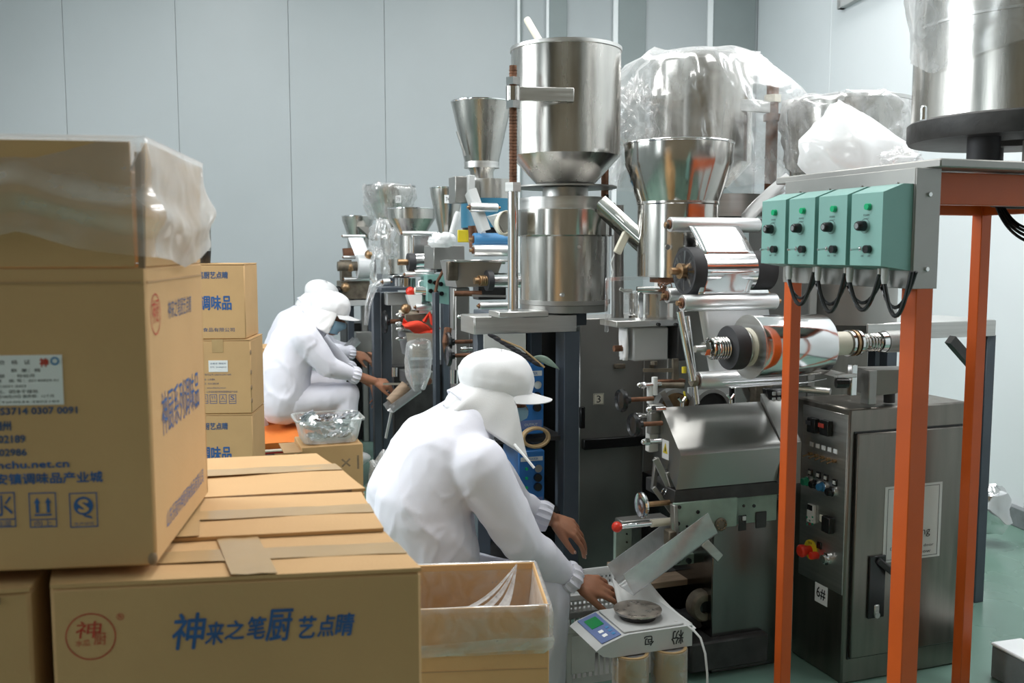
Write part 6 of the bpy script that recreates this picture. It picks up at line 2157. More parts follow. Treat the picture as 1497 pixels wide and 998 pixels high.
st6, a, b, c_, zt6, zb6 = band_stand('feeder stand with steel edge and dark legs at the right, behind the orange stand', 3.55, 1268, 1455, 473, 497, .30,
                                  ((1444, .03, .045), (1282, .26, .045), (1300, .03, .045), (1440, .26, .045)), gusset=(((1398, 497), (1424, 536), .03),))
bag(P(1248, 262, 3.3), 5, .19, .13, S(100, 3.3) / 1.5, 'white_plastic_bag', M.filmw, 'white plastic bag slumped behind the top plate of the orange stand')
crumple(P(1316, 234, 3.0), (.06, .06, .035), 52, n=26, m=18, amp=.4).solo('plastic_scrap', M.filmm, 'small clear plastic scrap lying beside the foot of the large drum', 'plastic scrap', ang=180)
# ------------------------------------------------------------------ packing machines further down the row
def funnel(t, px, Y, y_rim, y_band, y_neck, r_rim, r_neck, y_end, mt=M.steel, r_band=None, y_end_r=None):
    c = P(px, y_rim, Y); C_ = Vector((c.x, c.y, 0))
    z_ = lambda py: P(px, py, Y).z
    a, n_ = S(r_rim, Y), S(r_neck, Y)
    rb_ = a * .97 if r_band is None else S(r_band, Y)
    prof = [(a, z_(y_rim)), (rb_, z_(y_band)), (n_, z_(y_neck))] if y_band else [(a, z_(y_rim)), (n_, z_(y_neck))]
    MB().shell(prof, C_, .003, n=40).part('funnel', mt, t, ang=25)
    MB().lathe([(a, z_(y_rim) - .004), (a * 1.015, z_(y_rim) - .002), (a * 1.015, z_(y_rim) + .003), (a, z_(y_rim) + .004)], C_, n=40, closed=True).part('funnel_rim', M.chrome, t)
    if y_end:
        MB().lathe([(n_ * 1.02, z_(y_neck) + .003), (n_ * 1.02, z_(y_end)), (n_ * .4, z_(y_end))], C_, n=32).part('dosing_cylinder', mt, t)
    return C_, z_

def pbox(t, px, py, Y, wpx, hpx, dep, mt, name, ch=.003, off=0.0, label=None):
    """box whose near face is centred at a pixel, wpx x hpx pixels, dep metres deep along the row"""
    c = P(px, py, Y)
    return MB().rbox(c + E1 * (dep / 2 + off), (S(wpx, Y) / E2.x, dep, S(hpx, Y)), ch).part(name, mt, t, label=label)

def to_floor(t, px, py, Y, wpx, dep, mt, name='leg', off=0.0):
    c = P(px, py, Y)
    return MB().rbox((c.x, c.y, c.z / 2) if not off else (c.x + E1.x * off, c.y + E1.y * off, c.z / 2), (S(wpx, Y) / E2.x, dep, c.z), .003).part(name, mt, t)

def flange_roll(t, px0, pxf, px1, py, Y, r, rf, mt=M.foil):
    a = P(px0, py, Y); f1_ = along(a, pxf); e = along(a, px1)
    MB().lathe([(.02, 0), (S(rf, Y), 0), (S(rf, Y), (f1_ - a).length), (.02, (f1_ - a).length)], a, E2, 28).part('roll_flange', M.blackr, t)
    MB().cyl(f1_, e, S(r, Y), n=28).part('foil_roller', mt, t)
    MB().cyl(a - E2 * .06, a, S(rf * .35, Y), n=12).part('roll_spindle', M.brass, t)
    return a, e

# ---------------- machine 2 (blue drum, steel cone)
Y2 = 4.9
g = P(706, 420, Y2)
m2 = thing('packing_machine', 'packing machine with blue drum under a tall steel cone, behind the threaded rod column', 'machine', Vector((g.x, g.y, 0)) + E1 * .3, ROW)
C_, z_ = funnel(m2, 704, Y2, 150, 0, 241, 44, 24, 0)
MB().lathe([(S(24, Y2), z_(240)), (S(17, Y2), z_(251)), (S(17, Y2), z_(264))], C_, n=30).part('neck', M.steel, m2)
MB().lathe([(S(25.5, Y2), z_(240) + .01), (S(25.5, Y2), z_(246))], C_, n=30).part('neck_band', M.steelb, m2)
MB().beam(P(668, 192, Y2 - .1), P(680, 228, Y2 - .08), .008, .012).part('cone_handle', M.steelb, m2)
MB().lathe([(S(38, Y2), z_(263)), (S(38, Y2), z_(291)), (S(20, Y2), z_(291)), (S(20, Y2), z_(263))], C_ + E2 * .035, n=40, closed=True).part('steel_ring', M.steel, m2)
MB().lathe([(S(40, Y2), z_(291)), (S(40, Y2), z_(333)), (S(20, Y2), z_(333)), (S(20, Y2), z_(291))], C_ + E2 * .035, n=40, closed=True).part('blue_drum', M.bluedrum, m2)
MB().cyl((C_ + E2 * .035) + E3 * z_(348), (C_ + E2 * .035) + E3 * z_(333), S(38, Y2), n=34).part('drum_foot', M.black, m2)
pbox(m2, 676, 277, Y2 - .22, 20, 38, .12, M.steelg, 'square_bracket')
pbox(m2, 690, 268, Y2 - .24, 9, 24, .05, M.greyp, 'square_bracket')
pbox(m2, 678, 345, Y2 - .1, 17, 18, .01, M.yellow, 'yellow_sign')
trough(P(682, 282, Y2 - .26), P(703, 342, Y2 - .3), .09, .04, M.greyp, m2)
roller(m2, 687, 727, 303, Y2 - .35, 6.5)
roller(m2, 692, 748, 350, Y2 - .3, 9.5, M.bluerol, 'blue_roller')
roller(m2, 692, 748, 366, Y2 - .33, 8.5)
MB().cyl(P(692, 362, Y2 - .2), P(690, 330, Y2 - .2), .02, n=14).part('rust_post', M.rust, m2)
cB, zB_ = P(694, 385, Y2), None
MB().prism([P(659, 381, Y2 - .3), P(735, 380, Y2 - .3), P(722, 418, Y2 - .3), P(668, 420, Y2 - .3)], E1 * .2).part('catch_tray', M.steelg, m2)
MB().rbox(P(697, 381, Y2 - .31), (S(78, Y2), .23, .010), .002).part('tray_rim', M.steelp, m2)
flange_roll(m2, 711, 719, 760, 410, Y2 - .4, 11, 15)
MB().spring(P(700, 410, Y2 - .42), P(711, 410, Y2 - .4), .022, .004, 4).part('spring', M.brass, m2)
MB().cyl(P(664, 429, Y2 - .4), P(706, 429, Y2 - .4) + E1 * .02, .013, n=12).part('rust_bar', M.rust, m2)
roller(m2, 701, 752, 447, Y2 - .42, 6)
MB().beam(P(690, 432, Y2 - .4), P(740, 433, Y2 - .36), .01, .01).part('thin_bar', M.steelb, m2)
pbox(m2, 720, 423, Y2 - .1, 40, 30, .1, M.black, 'dark_housing')
pbox(m2, 725, 383, Y2 - .25, 28, 6, .1, M.palegreen, 'green_strip')
to_floor(m2, 672, 420, Y2 - .2, 20, .10, M.steelg, 'column')
to_floor(m2, 720, 460, Y2 + .1, 70, .3, M.blackp, 'base_cabinet')
pbox(m2, 670, 452, Y2 - .23, 14, 60, .05, M.steelg, 'grey_plate')
for py, Yk in ((500, Y2 - .35), (520, Y2 - .4)):
    handwheel(m2, 655, py, Yk, .05, M.black, 690)
acorn(m2, 668, 463, Y2 - .35, 4, 690)
acorn(m2, 672, 510, Y2 - .35, 4, 690)
acorn(m2, 666, 545, Y2 - .35, 4, 690)
MB().tube([P(655, 480, Y2 - .3), P(652, 500, Y2 - .33), P(656, 525, Y2 - .3)], .02, 8).part('rust_hose', M.rust, m2)
MB().rbox(P(661, 396, Y2 - .35), (.05, .04, .09), .004).part('gear_block', M.dirty, m2)
MB().cyl(P(664, 560, Y2 - .35), P(664, 540, Y2 - .35), .02, n=12).part('steel_pin', M.chrome, m2)

# hopper with label, further back, its plastic bag below
Yh = 5.4
g = P(653, 400, Yh)
h2 = thing('steel_hopper', 'small steel hopper with a white number label, left of the blue drum', 'hopper', (g.x, g.y, 0), ROW)
C_, z_ = funnel(h2, 653, Yh, 275, 286, 345, 24, 11, 0)
q = hit(654, 291, C_ - E1 * S(22, Yh), E1)
MB().rbox(q - E1 * .004, (.035, .002, .045)).part('number_label', M.paper, h2)
text(h2, '74', q - E1 * .0055, E2, E3, M.inkb, .02, .022)
MB().cyl(C_ + E3 * z_(372), C_ + E3 * z_(344), S(9, Yh), n=20).part('outlet', M.steelb, h2)
pbox(h2, 657, 376, Yh - .12, 44, 34, .22, M.steelg, 'motor_box')
to_floor(h2, 670, 393, Yh, 14, .2, M.navy, 'leg')
crumple(P(645, 352, Yh - .18), (.07, .05, .045), 61, n=24, m=16, amp=.4).solo('plastic_bag', M.filmw, 'crumpled white plastic bag on the motor box beside the foil roller', 'bag', ang=180)
MB().lathe([(.018, 0), (.018, .10), (.012, .12), (.0001, .12)], P(661, 341, Yh - .24), (E3 + E2 * .3).normalized(), 14).solo('bottle', M.white, 'small white bottle with a red band leaning beside the yellow sign', 'bottle')

# ---------------- machine 1 (teal block, served by the worker on the cushion)
Y1 = 6.0
g = P(610, 420, Y1)
m1 = thing('packing_machine', 'packing machine with teal block and red rag, served by the worker on the cushion', 'machine', Vector((g.x, g.y, 0)) + E1 * .3, ROW)
C_, z_ = funnel(m1, 602, Y1, 305, 320, 344, 35, 19, 398)
# small rollers and foil
r1 = roller(m1, 588, 638, 341, Y1 - .3, 3.5)
web(m1, along(r1[0], 602), along(r1[0], 631), P(602, 374, Y1 - .28), along(P(602, 374, Y1 - .28), 630))
MB().beam(P(601, 345, Y1 - .26), P(601, 374, Y1 - .26), .015, .02).part('guide_plate', M.paper2, m1)
flange_roll(m1, 596, 606, 636, 383, Y1 - .32, 9.5, 13)
MB().rbox(P(641, 380, Y1 - .3), (.06, .14, .14), .004).part('roll_bearing', M.black, m1)
roller(m1, 606, 634, 398, Y1 - .34, 4)
roller(m1, 592, 632, 401, Y1 - .36, 4)
roller(m1, 560, 570, 412, Y1 - .36, 5)
MB().rbox(P(583, 404, Y1 - .3), (.10, .12, .015), .002).part('base_plate', M.chrome, m1)
MB().rbox(P(586, 413, Y1 - .3), (.06, .06, .07), .003).part('acrylic_block', M.acryl, m1)
MB().cyl(P(596, 420, Y1 - .28), P(596, 406, Y1 - .28), .05, n=24).part('dosing_cup', M.steelp, m1)
MB().rbox(P(585, 421, Y1 - .3), (.26, .16, .018), .002).part('base_plate', M.navy, m1)
pbox(m1, 582, 437, Y1 - .3, 30, 18, .12, M.greyp, 'motor_cover')
# teal block with six dark screws
q = P(642, 424, Y1 - .42)
tb_ = MB().prism([P(625, 402, Y1 - .42), P(656, 401, Y1 - .42), P(660, 440, Y1 - .42), P(661, 446, Y1 - .42), P(625, 440, Y1 - .42)], E1 * .16).part('teal_block', M.teal, m1)
for i in range(3):
    for j in range(2):
        c = P(628 + i * 8 + j * 1, 411 + j * 14 + i * 2, Y1 - .422)
        MB().cyl(c, c - E1 * .014, .013, n=10).part('block_screw', M.black, tb_)
MB().tube([P(654, 380, Y1 - .45), P(650, 392, Y1 - .45), P(640, 410, Y1 - .46), P(634, 440, Y1 - .46)], .009, 8).part('red_hose', M.rust, m1)
MB().ball(P(600, 426, Y1 - .36), .028, 16, 10).part('red_knob', M.red, m1)
MB().cyl(P(608, 425, Y1 - .36), P(628, 426, Y1 - .36), .03, n=18).part('shaft_end', M.chrome, m1)
MB().cyl(P(606, 425, Y1 - .36), P(611, 425, Y1 - .36), .022, n=14).part('shaft_ring', M.cream, m1)
MB().prism([P(595, 431, Y1 - .4), P(617, 431, Y1 - .4), P(616, 450, Y1 - .4), P(603, 453, Y1 - .4)], E1 * .06).part('white_cup', M.white, m1)
roller(m1, 608, 630, 449, Y1 - .4, 5)
roller(m1, 612, 632, 455, Y1 - .38, 4)
web(m1, P(612, 408, Y1 - .34), along(P(612, 408, Y1 - .34), 632), P(610, 446, Y1 - .36), along(P(610, 446, Y1 - .36), 630), mt=M.foil)
# sealing unit under plastic with red rag
MB().prism([P(593, 486, Y1 - .42), P(637, 486, Y1 - .42), P(637, 522, Y1 - .42), P(600, 522, Y1 - .42)], E1 * .22).part('sealing_hood', M.steelb, m1)
for py in (460, 473, 481, 495):
    acorn(m1, 573 + (py % 7), py, Y1 - .4, 3.5, 592)
MB().cyl(P(583, 457, Y1 - .38), P(612, 457, Y1 - .36), .016, n=12).part('cross_shaft', M.cream, m1)
handwheel(m1, 562, 470, Y1 - .36, .07, M.black, 586)
MB().ball(P(593, 451, Y1 - .38), .03, 12, 8).part('bronze_cap', M.brass, m1)
pbox(m1, 613, 470, Y1 - .38, 40, 22, .16, M.dirty, 'sealing_jaws')
pts = [[tuple(P(590 + 48 * u, 473 + 12 * u + (v - .5) * (15 - 6 * u) + 3 * math.sin(u * 9 + v * 4), Y1 - .5) + E1 * .03 * math.sin(u * 7 + v * 5)) for v in np.linspace(0, 1, 7)] for u in np.linspace(0, 1, 14)]
MB().grid(np.array(pts), .012).solo('red_rag', M.ragred, 'bright red rag lying on the sealing unit of the teal block machine', 'rag', ang=70)
MB().tube([P(620, 470, Y1 - .48), P(628, 458, Y1 - .48), P(632, 472, Y1 - .5), P(642, 482, Y1 - .5)], .013, 8).solo('rag_strip', M.ragred, 'red twisted rag strip hanging above the red rag', 'rag')
drape(Vector((P(612, 500, Y1 - .45).x, P(612, 500, Y1 - .45).y, 0)), [(.02, P(612, 485, Y1).z), (.07, P(612, 487, Y1).z), (.08, P(612, 505, Y1).z), (.07, P(612, 535, Y1).z), (.03, P(612, 556, Y1).z)], 71, .022, n=40, m=18).solo(
    'plastic_bag', M.film, 'clear plastic bag hanging under the red rag', 'bag', ang=180)
# frame posts of the machine
for (px, wp, dy, m_) in ((549, 10, 0, M.navy), (563, 14, .05, M.navy), (584, 26, .28, M.steelg), (637, 7, -.3, M.navy), (650, 9, .2, M.navy)):
    to_floor(m1, px, 427, Y1 - .25 + dy, wp, .06, m_, 'leg')
to_floor(m1, 610, 530, Y1 + .05, 80, .3, M.blackp, 'base_cabinet')
pbox(m1, 615, 553, Y1 - .34, 40, 18, .2, M.steelg, 'gear_housing')
MB().cyl(P(626, 557, Y1 - .36), P(626, 557, Y1 - .40), .022, n=14).part('housing_bolt', M.rust, m1)
MB().beam(P(560, 561, Y1 - .4), P(597, 561, Y1 - .4), .01, .012).part('thin_bar', M.steelb, m1)
MB().cyl(P(577, 537, Y1 - .4), P(577, 550, Y1 - .4), .017, n=12).part('steel_pin', M.chrome, m1)
# chute with a roll of brown paper
ca, cb2 = P(612, 572, Y1 - .38), P(571, 602, Y1 - .46)
trough(ca, cb2, .12, .05, M.acrylm, m1)
pa, pb = P(594, 568, Y1 - .42), P(571, 593, Y1 - .46)
MB().cyl(pa + E3 * .02, pb + E3 * .02, .035, n=18).solo('brown_tube', M.wood, 'brown cardboard tube lying in the chute of the teal block machine', 'tube')
MB().beam(P(572, 602, Y1 - .45), P(564, 640, Y1 - .42), .012, .016).part('chute_leg', M.greyp, m1)

# ---------------- machine 0 (furthest, served by the third worker)
Y0 = 7.25
g = P(525, 420, Y0)
m0 = thing('packing_machine', 'furthest packing machine in the row, with a white film roll, above the hidden worker', 'machine', Vector((g.x, g.y, 0)) + E1 * .2, ROW)
C_, z_ = funnel(m0, 523, Y0 + .1, 316, 323, 345, 23, 15, 362)
MB().prism([P(524, 331, Y0 - .1), P(552, 332, Y0 - .1), P(552, 352, Y0 - .1), P(545, 350, Y0 - .1)], E1 * .16).part('dosing_hood', M.steelg, m0)
r_ = roller(m0, 501, 534, 345, Y0 - .3, 2.5)
web(m0, along(r_[0], 508), along(r_[0], 530), P(520, 376, Y0 - .34), along(P(520, 376, Y0 - .34), 543), mt=M.foilw)
MB().prism([P(502, 363, Y0 - .26), P(515, 362, Y0 - .26), P(520, 374, Y0 - .26), P(503, 374, Y0 - .26)], E1 * .05).part('brown_cover', M.rust, m0)
roller(m0, 502, 524, 376, Y0 - .3, 2.5)
a = P(522, 389, Y0 - .36); b = along(a, 544)
MB().cyl(a, b, S(16, Y0), n=30).part('white_roll', M.foilw, m0)
MB().lathe([(.02, 0), (S(17, Y0), 0), (S(17, Y0), .012), (.02, .012)], b, E2, 28).part('roll_flange', M.blackr, m0)
MB().cyl(a - E2 * .14, a, .035, n=14).part('shaft_end', M.dirty, m0)
MB().cyl(b - E2 * .03, b + E2 * .0, .02, n=12).part('roll_axle', M.black, m0)
roller(m0, 503, 540, 408, Y0 - .36, 3)
pbox(m0, 507, 395, Y0 - .3, 14, 30, .1, M.dirty, 'gear_block')
for (px, py) in ((494, 425), (505, 420), (540, 372), (512, 390)):
    MB().ball(P(px, py, Y0 - .38), .035, 12, 8).part('knob', M.black if px < 500 else M.brass, m0)
pbox(m0, 520, 424, Y0 - .3, 40, 26, .2, M.dirty, 'sealing_jaws')
pbox(m0, 522, 443, Y0 - .34, 30, 8, .2, M.greyp, 'jaw_cover')
for (px, wp) in ((533, 10), (543, 12), (512, 8)):
    to_floor(m0, px, 436, Y0 - .2, wp, .06, M.navy if px != 533 else M.steelg, 'leg')
to_floor(m0, 528, 470, Y0, 50, .3, M.blackp, 'base_cabinet')
trough(P(525, 500, Y0 - .4), P(500, 525, Y0 - .45), .12, .05, M.acrylm, m0)
pbox(m0, 532, 500, Y0 - .36, 22, 30, .08, M.steelg, 'grey_plate')

# tall hopper wrapped in plastic between the two
Yt = 6.5
g = P(570, 420, Yt)
h1 = thing('steel_hopper', 'wide steel hopper with a label, wrapped in plastic, above the teal block machine', 'hopper', (g.x, g.y, 0), ROW)
C_, z_ = funnel(h1, 570, Yt, 272, 284, 318, 37, 20, 0)
MB().lathe([(S(20, Yt), z_(317)), (S(15, Yt), z_(345)), (S(15, Yt), z_(400))], C_, n=28).part('outlet', M.steel, h1)
q = hit(582, 291, C_ - E1 * S(33, Yt), E1)
MB().rbox(q - E1 * .004, (.038, .002, .05)).part('number_label', M.paper, h1)
text(h1, '73', q - E1 * .0055, E2, E3, M.inkb, .02, .024)
to_floor(h1, 566, 400, Yt + .05, 24, .14, M.navy, 'leg')
drape(C_, [(S(35, Yt), z_(272) - .03), (S(36, Yt), z_(270)), (S(39, Yt), z_(278)), (S(34, Yt), z_(300)), (S(24, Yt), z_(322))], 81, .02, n=44, m=18).solo(
    'plastic_cover', M.film, 'clear plastic around the wide labelled hopper above the teal block', 'plastic cover', ang=180)
crumple(P(558, 352, Yt - .2), (.09, .07, .15), 83, n=30, m=22, amp=.45).solo('plastic_bundle', M.filmc, 'crumpled clear plastic hanging below the wide labelled hopper', 'plastic bundle', ang=180)
crumple(P(555, 392, Yt - .25), (.06, .05, .12), 85, n=26, m=18, amp=.45).solo('plastic_bundle', M.filmc, 'lower crumpled clear plastic beside the white film roll', 'plastic bundle', ang=180)
pts = [P(560, 412, Y1 - .3), P(545, 420, Y1 - .32), P(538, 445, Y1 - .33), P(535, 475, Y1 - .33)]
MB().tube(pts, [.02, .025, .018, .012], 8).solo('plastic_strip', M.filmm, 'twisted clear plastic strip hanging from the teal block machine toward the hidden worker', 'plastic strip', ang=180)
# ------------------------------------------------------------------ open carton with liner in front of the nearest worker
BYY = 2.35
q = P(803, 884, BYY)
topz = q.z
oy2 = R(5)
ux, uy = yawv(oy2)
w2_, d2_ = .44, .34
b_end = P(762, 826, BYY)
cc = Vector((q.x, q.y, 0)) - ux * (w2_ / 2) + uy * (d2_ / 2)
o2 = thing('open_carton', 'open brown carton lined with clear plastic, at the knees of the nearest worker', 'box', (cc.x, cc.y, 0), oy2)
T = .006
H_ = topz
for nm, c, sz in (('front_panel', (0, -d2_ / 2 + T / 2, H_ / 2), (w2_, T, H_)), ('rear_panel', (0, d2_ / 2 - T / 2, H_ / 2), (w2_, T, H_)),
                  ('side_panel', (w2_ / 2 - T / 2, 0, H_ / 2), (T, d2_ - 2 * T, H_)), ('side_panel', (-w2_ / 2 + T / 2, 0, H_ / 2), (T, d2_ - 2 * T, H_)),
                  ('bottom_panel', (0, 0, .004), (w2_ - 2 * T, d2_ - 2 * T, .006))):
    MB().box(c, sz, None, .0025).part(nm, M.card, o2, local=True)
zf = H_ - .085
for zc in (zf - .08, zf - .16):
    MB().box((0, -d2_ / 2 - .0005, zc), (w2_ - .01, .0014, .003)).part('fold_line', M.card_in, o2, local=True)
# liner: inside the carton and folded over its rim
n_ = 120
pts = []
for i in range(n_ + 1):
    f = (i % n_) / n_ * 4
    s_, u = int(f), f - int(f)
    cs = [(-w2_ / 2, -d2_ / 2), (w2_ / 2, -d2_ / 2), (w2_ / 2, d2_ / 2), (-w2_ / 2, d2_ / 2)]
    a_, b_ = cs[s_], cs[(s_ + 1) % 4]
    x, y = a_[0] + (b_[0] - a_[0]) * u, a_[1] + (b_[1] - a_[1]) * u
    nx, ny = ((0, -1), (1, 0), (0, 1), (-1, 0))[s_]
    row = []
    for k, (off, dz) in enumerate(((-.05, -.34), (-.03, -.22), (-.016, -.10), (-.008, -.03), (-.002, .003), (.006, .002), (.008, -.03), (.010, -.06), (.011, -.085), (.011, -.095), (.0105, -.115))):
        wv = vnoise(np.array([[f * 5.0, k * .9, 3.3]]), 6)[0]
        row.append((x + nx * (off + .006 * wv * (k > 5)) , y + ny * (off + .006 * wv * (k > 5)), H_ + dz + (.006 * vnoise(np.array([[f * 2.5, 1.1, 0]]), 7)[0] * (k > 6) - (.012 * u if s_ == 0 and k > 7 else 0)) + (.004 * wv if k == 4 else 0)))
    pts.append(row)
MB().grid(np.array(pts)).part('plastic_liner', M.film, o2, local=True, ang=180)
hemz = H_ - .10
MB().grid(np.array([[(x, -d2_ / 2 - .014 - .002 * math.sin(x * 40 + v * 5), hemz + (.5 - v) * .032 + (.006 if 0 else 0) + x * .035 + .002 * math.sin(x * 23)) for v in np.linspace(0, 1, 5)] for x in np.linspace(-w2_ / 2 - .008, w2_ / 2 + .01, 30)])).part('liner_hem', M.filmm, o2, local=True, ang=180)
for k in range(3):
    p_ = Vector((w2_ / 2 - .05, d2_ / 2 - .012, H_ + .002))
    e0, e1 = Vector((w2_ / 2 - .10 - .045 * k, -d2_ / 2 + .03, H_ - .012)), Vector((w2_ / 2 - .135 - .045 * k, -d2_ / 2 + .03, H_ - .018))
    MB().grid(np.array([[tuple(p_.lerp(e0.lerp(e1, v), u) + Vector((0, 0, -.02 * math.sin(u * 3.1) + .004 * math.sin(v * 9)))) for v in np.linspace(0, 1, 5)] for u in np.linspace(.03, 1, 8)])).part('liner_fold', M.film, o2, local=True, ang=180)

# ------------------------------------------------------------------ white slotted crates
def crate(label, c, yaw, wd, dp, ht, mt, rows, cols, z0r=.12, z1r=.85):
    """basket with real slots: bars and rails"""
    t = thing('slotted_crate', label, 'crate', c, yaw, 'white slotted crates')
    T = .006
    MB().box((0, 0, .005), (wd - .01, dp - .01, .01), None, .003).part('bottom_panel', mt, t, local=True)
    rim = MB()
    for sg in (-1, 1):
        rim.box((0, sg * dp / 2, ht - .012), (wd + .016, .016, .024), None, .004)
        rim.box((sg * wd / 2, 0, ht - .012), (.016, dp + .016, .024), None, .004)
    rim.part('rim', mt, t, local=True)
    for i in (-1, 1):
        for j in (-1, 1):
            MB().box((i * (wd / 2 - .012), j * (dp / 2 - .012), ht / 2), (.03, .03, ht - .004), None, .006).part('corner_post', mt, t, local=True)
    for sg, ax in ((-1, 0), (1, 0), (-1, 1), (1, 1)):
        L = (wd if ax == 0 else dp) - .04
        w_ = MB()
        def put(u, z, su, sz):
            if ax == 0: w_.box((u, sg * (dp / 2 - .004), z), (su, T, sz))
            else: w_.box((sg * (wd / 2 - .004), u, z), (T, su, sz))
        zb_, zt_ = ht * z0r, ht * z1r
        put(0, zb_ / 2, L, zb_); put(0, (zt_ + ht) / 2, L, ht - zt_)
        for r_ in range(1, rows):
            put(0, zb_ + (zt_ - zb_) * r_ / rows, L, .008)
        n = cols if ax == 0 else int(cols * dp / wd)
        for k in range(n + 1):
            put(-L / 2 + L * k / n, (zb_ + zt_) / 2, .006, zt_ - zb_)
        w_.part('slotted_side', mt, t, local=True)
    return t
zl = P(850, 916, 3.0).z
def corner(p, wd, dp): return Vector((p.x, p.y, 0)) + E2 * (wd / 2) + E1 * (dp / 2)
c = corner(P(827, 950, 3.0), .32, .30)
low = crate('worn white slotted crate on the floor left of the weighing scale', (c.x, c.y, 0.0), ROW, .32, .30, zl, M.whitew, 1, 14, .12, .5)
MB().box((-.10, -.1535, zl * .52), (.085, .006, zl * .62), None, .002).part('corner_panel', M.whitew, low, local=True)
MB().box((.0, -.153, zl * .82), (.10, .004, zl * .08)).part('handle_slot', M.black, low, local=True)
zu0 = zl + .002
c = corner(P(824, 890, 3.1), .30, .22)
crate('white slotted basket standing on the worn crate, behind the near hand', (c.x, c.y, zu0), ROW, .30, .22, P(850, 870, 3.1).z - zu0, M.white, 3, 16, .08, .9)

# white sloping sheet behind the scale
q0, q1, q2, q3 = P(895, 858, 3.08), P(940, 852, 3.02), P(1012, 918, 2.86), P(915, 930, 2.86)
pts = []
for i in range(10):
    u = i / 9
    row = []
    for j in range(8):
        v = j / 7
        a_ = q0.lerp(q1, v); b_ = q3.lerp(q2, v)
        p_ = a_.lerp(b_, u)
        row.append(tuple(p_ + E3 * (.03 * (2 * v - 1) ** 2 * (1 - u * .5)) - E3 * .015 * math.sin(u * 3.1)))
    pts.append(row)
t = thing('white_scoop', 'white plastic slide leaning under the clear chute behind the weighing scale', 'slide', P(950, 960, 2.98) * 1.0)
MB().grid(np.array(pts), .005).part('slide', M.white, t, ang=180)
MB().beam(P(1002, 910, 2.87), P(1014, 921, 2.85), .02, .012).part('lip', M.white, t)

# ------------------------------------------------------------------ weighing scale on two board tubes
SY = 2.66
sa = P(872, 945, SY); sb = along(sa, 1012)
sz1 = P(940, 934, SY).z; sz0 = P(940, 965, SY).z
sw_ = (sb - sa).length
sd_ = .20
so = Vector((sa.x, sa.y, 0)) + E2 * (sw_ / 2) + E1 * (sd_ / 2)
sc = thing('weighing_scale', 'light grey weighing scale with green display and round pan, on brown tubes', 'scale', (so.x, so.y, sz0), ROW)
hS = sz1 - sz0
# body: profile across the row (x) pushed along the row
prof = [(-sw_ / 2, hS * .42), (-sw_ / 2 + .02, hS * .12), (-sw_ / 2 + .05, 0), (sw_ / 2, 0), (sw_ / 2, hS), (-sw_ / 2 + .105, hS), (-sw_ / 2 + .085, hS * .95), (-sw_ / 2 + .02, hS * .62)]
MB().prism([Vector((x, -sd_ / 2, z)) for x, z in prof], Vector((0, sd_, 0))).part('housing', M.greyp, sc, local=True, ang=30)
MB().box((.035, 0, hS + .003), (sw_ - .115, sd_ - .02, .006), None, .002).part('top_cover', M.greyp, sc, local=True)
# keypad on the sloping nose
s0, s1 = Vector((-sw_ / 2 + .022, 0, hS * .63)), Vector((-sw_ / 2 + .084, 0, hS * .95))
sn = (s1 - s0).normalized(); sup = Vector((-sn.z, 0, sn.x))
mid = (s0 + s1) / 2 + sup * .002
kp_ = MB().box(mid, ((s1 - s0).length, sd_ - .02, .003), (sn, Vector((0, 1, 0)), sup), .001).part('keypad', M.paneb, sc, local=True)
MB().box(mid + Vector((0, .035, 0)) + sup * .002, (.040, .062, .002), (sn, Vector((0, 1, 0)), sup)).part('display', M.lcd, kp_, local=True)
for k in range(2):
    MB().box(mid + Vector((0, -.030 - .028 * k, 0)) - sn * .006 + sup * .002, (.014, .016, .002), (sn, Vector((0, 1, 0)), sup)).part('key', M.paper, kp_, local=True)
for k in range(3):
    MB().box(mid + Vector((0, -.02 - .024 * k, 0)) + sn * .018 + sup * .002, (.010, .012, .001), (sn, Vector((0, 1, 0)), sup)).part('key', M.bluerol, kp_, local=True)
pc0 = Vector((.025, .0, hS + .006))
MB().cyl(pc0, pc0 + Vector((0, 0, .012)), .055, n=30).part('pan_support', M.black, sc, local=True)
MB().lathe([(.0001, .016), (.066, .016), (.072, .020), (.073, .026), (.070, .027), (.0001, .0255)], pc0, E3, 48).part('pan', M.pan, sc, local=True)
text(sc, '粉', (sw_ / 2 - .05, -sd_ / 2, hS * .52), (-1, 0, 0), (0, 0, -1), M.inkb, .040, .042, local=True, name='marker_lettering', bold=.0006)
text(sc, '包', (.012, -sd_ / 2, hS * .55), (-1, 0, 0), (0, 0, -1), M.inkb, .032, .030, local=True, name='marker_lettering', bold=.0006)
for sx in (.075, .095):
    MB().ball((sw_ / 2 - .03 - sx * .1, -sd_ / 2 + .03, hS + .0065), (.005, .005, .001), 8, 6).part('level_dot', M.greyp, sc, local=True)
# power cord
p0 = so + E2 * (sw_ / 2) + E1 * .04 + E3 * (sz0 + hS * .8 - 0)
pts = [p0, P(1014, 921, 2.72), P(1024, 932, 2.7), P(1031, 955, 2.68), P(1034, 985, 2.66), Vector((P(1036, 998, 2.65).x, 2.65, .02)), Vector((P(1060, 998, 2.7).x, 2.9, .008))]
MB().tube(pts, .0035, 8).solo('power_cord', M.greyp, 'grey power cord hanging from the right end of the weighing scale', 'cord')
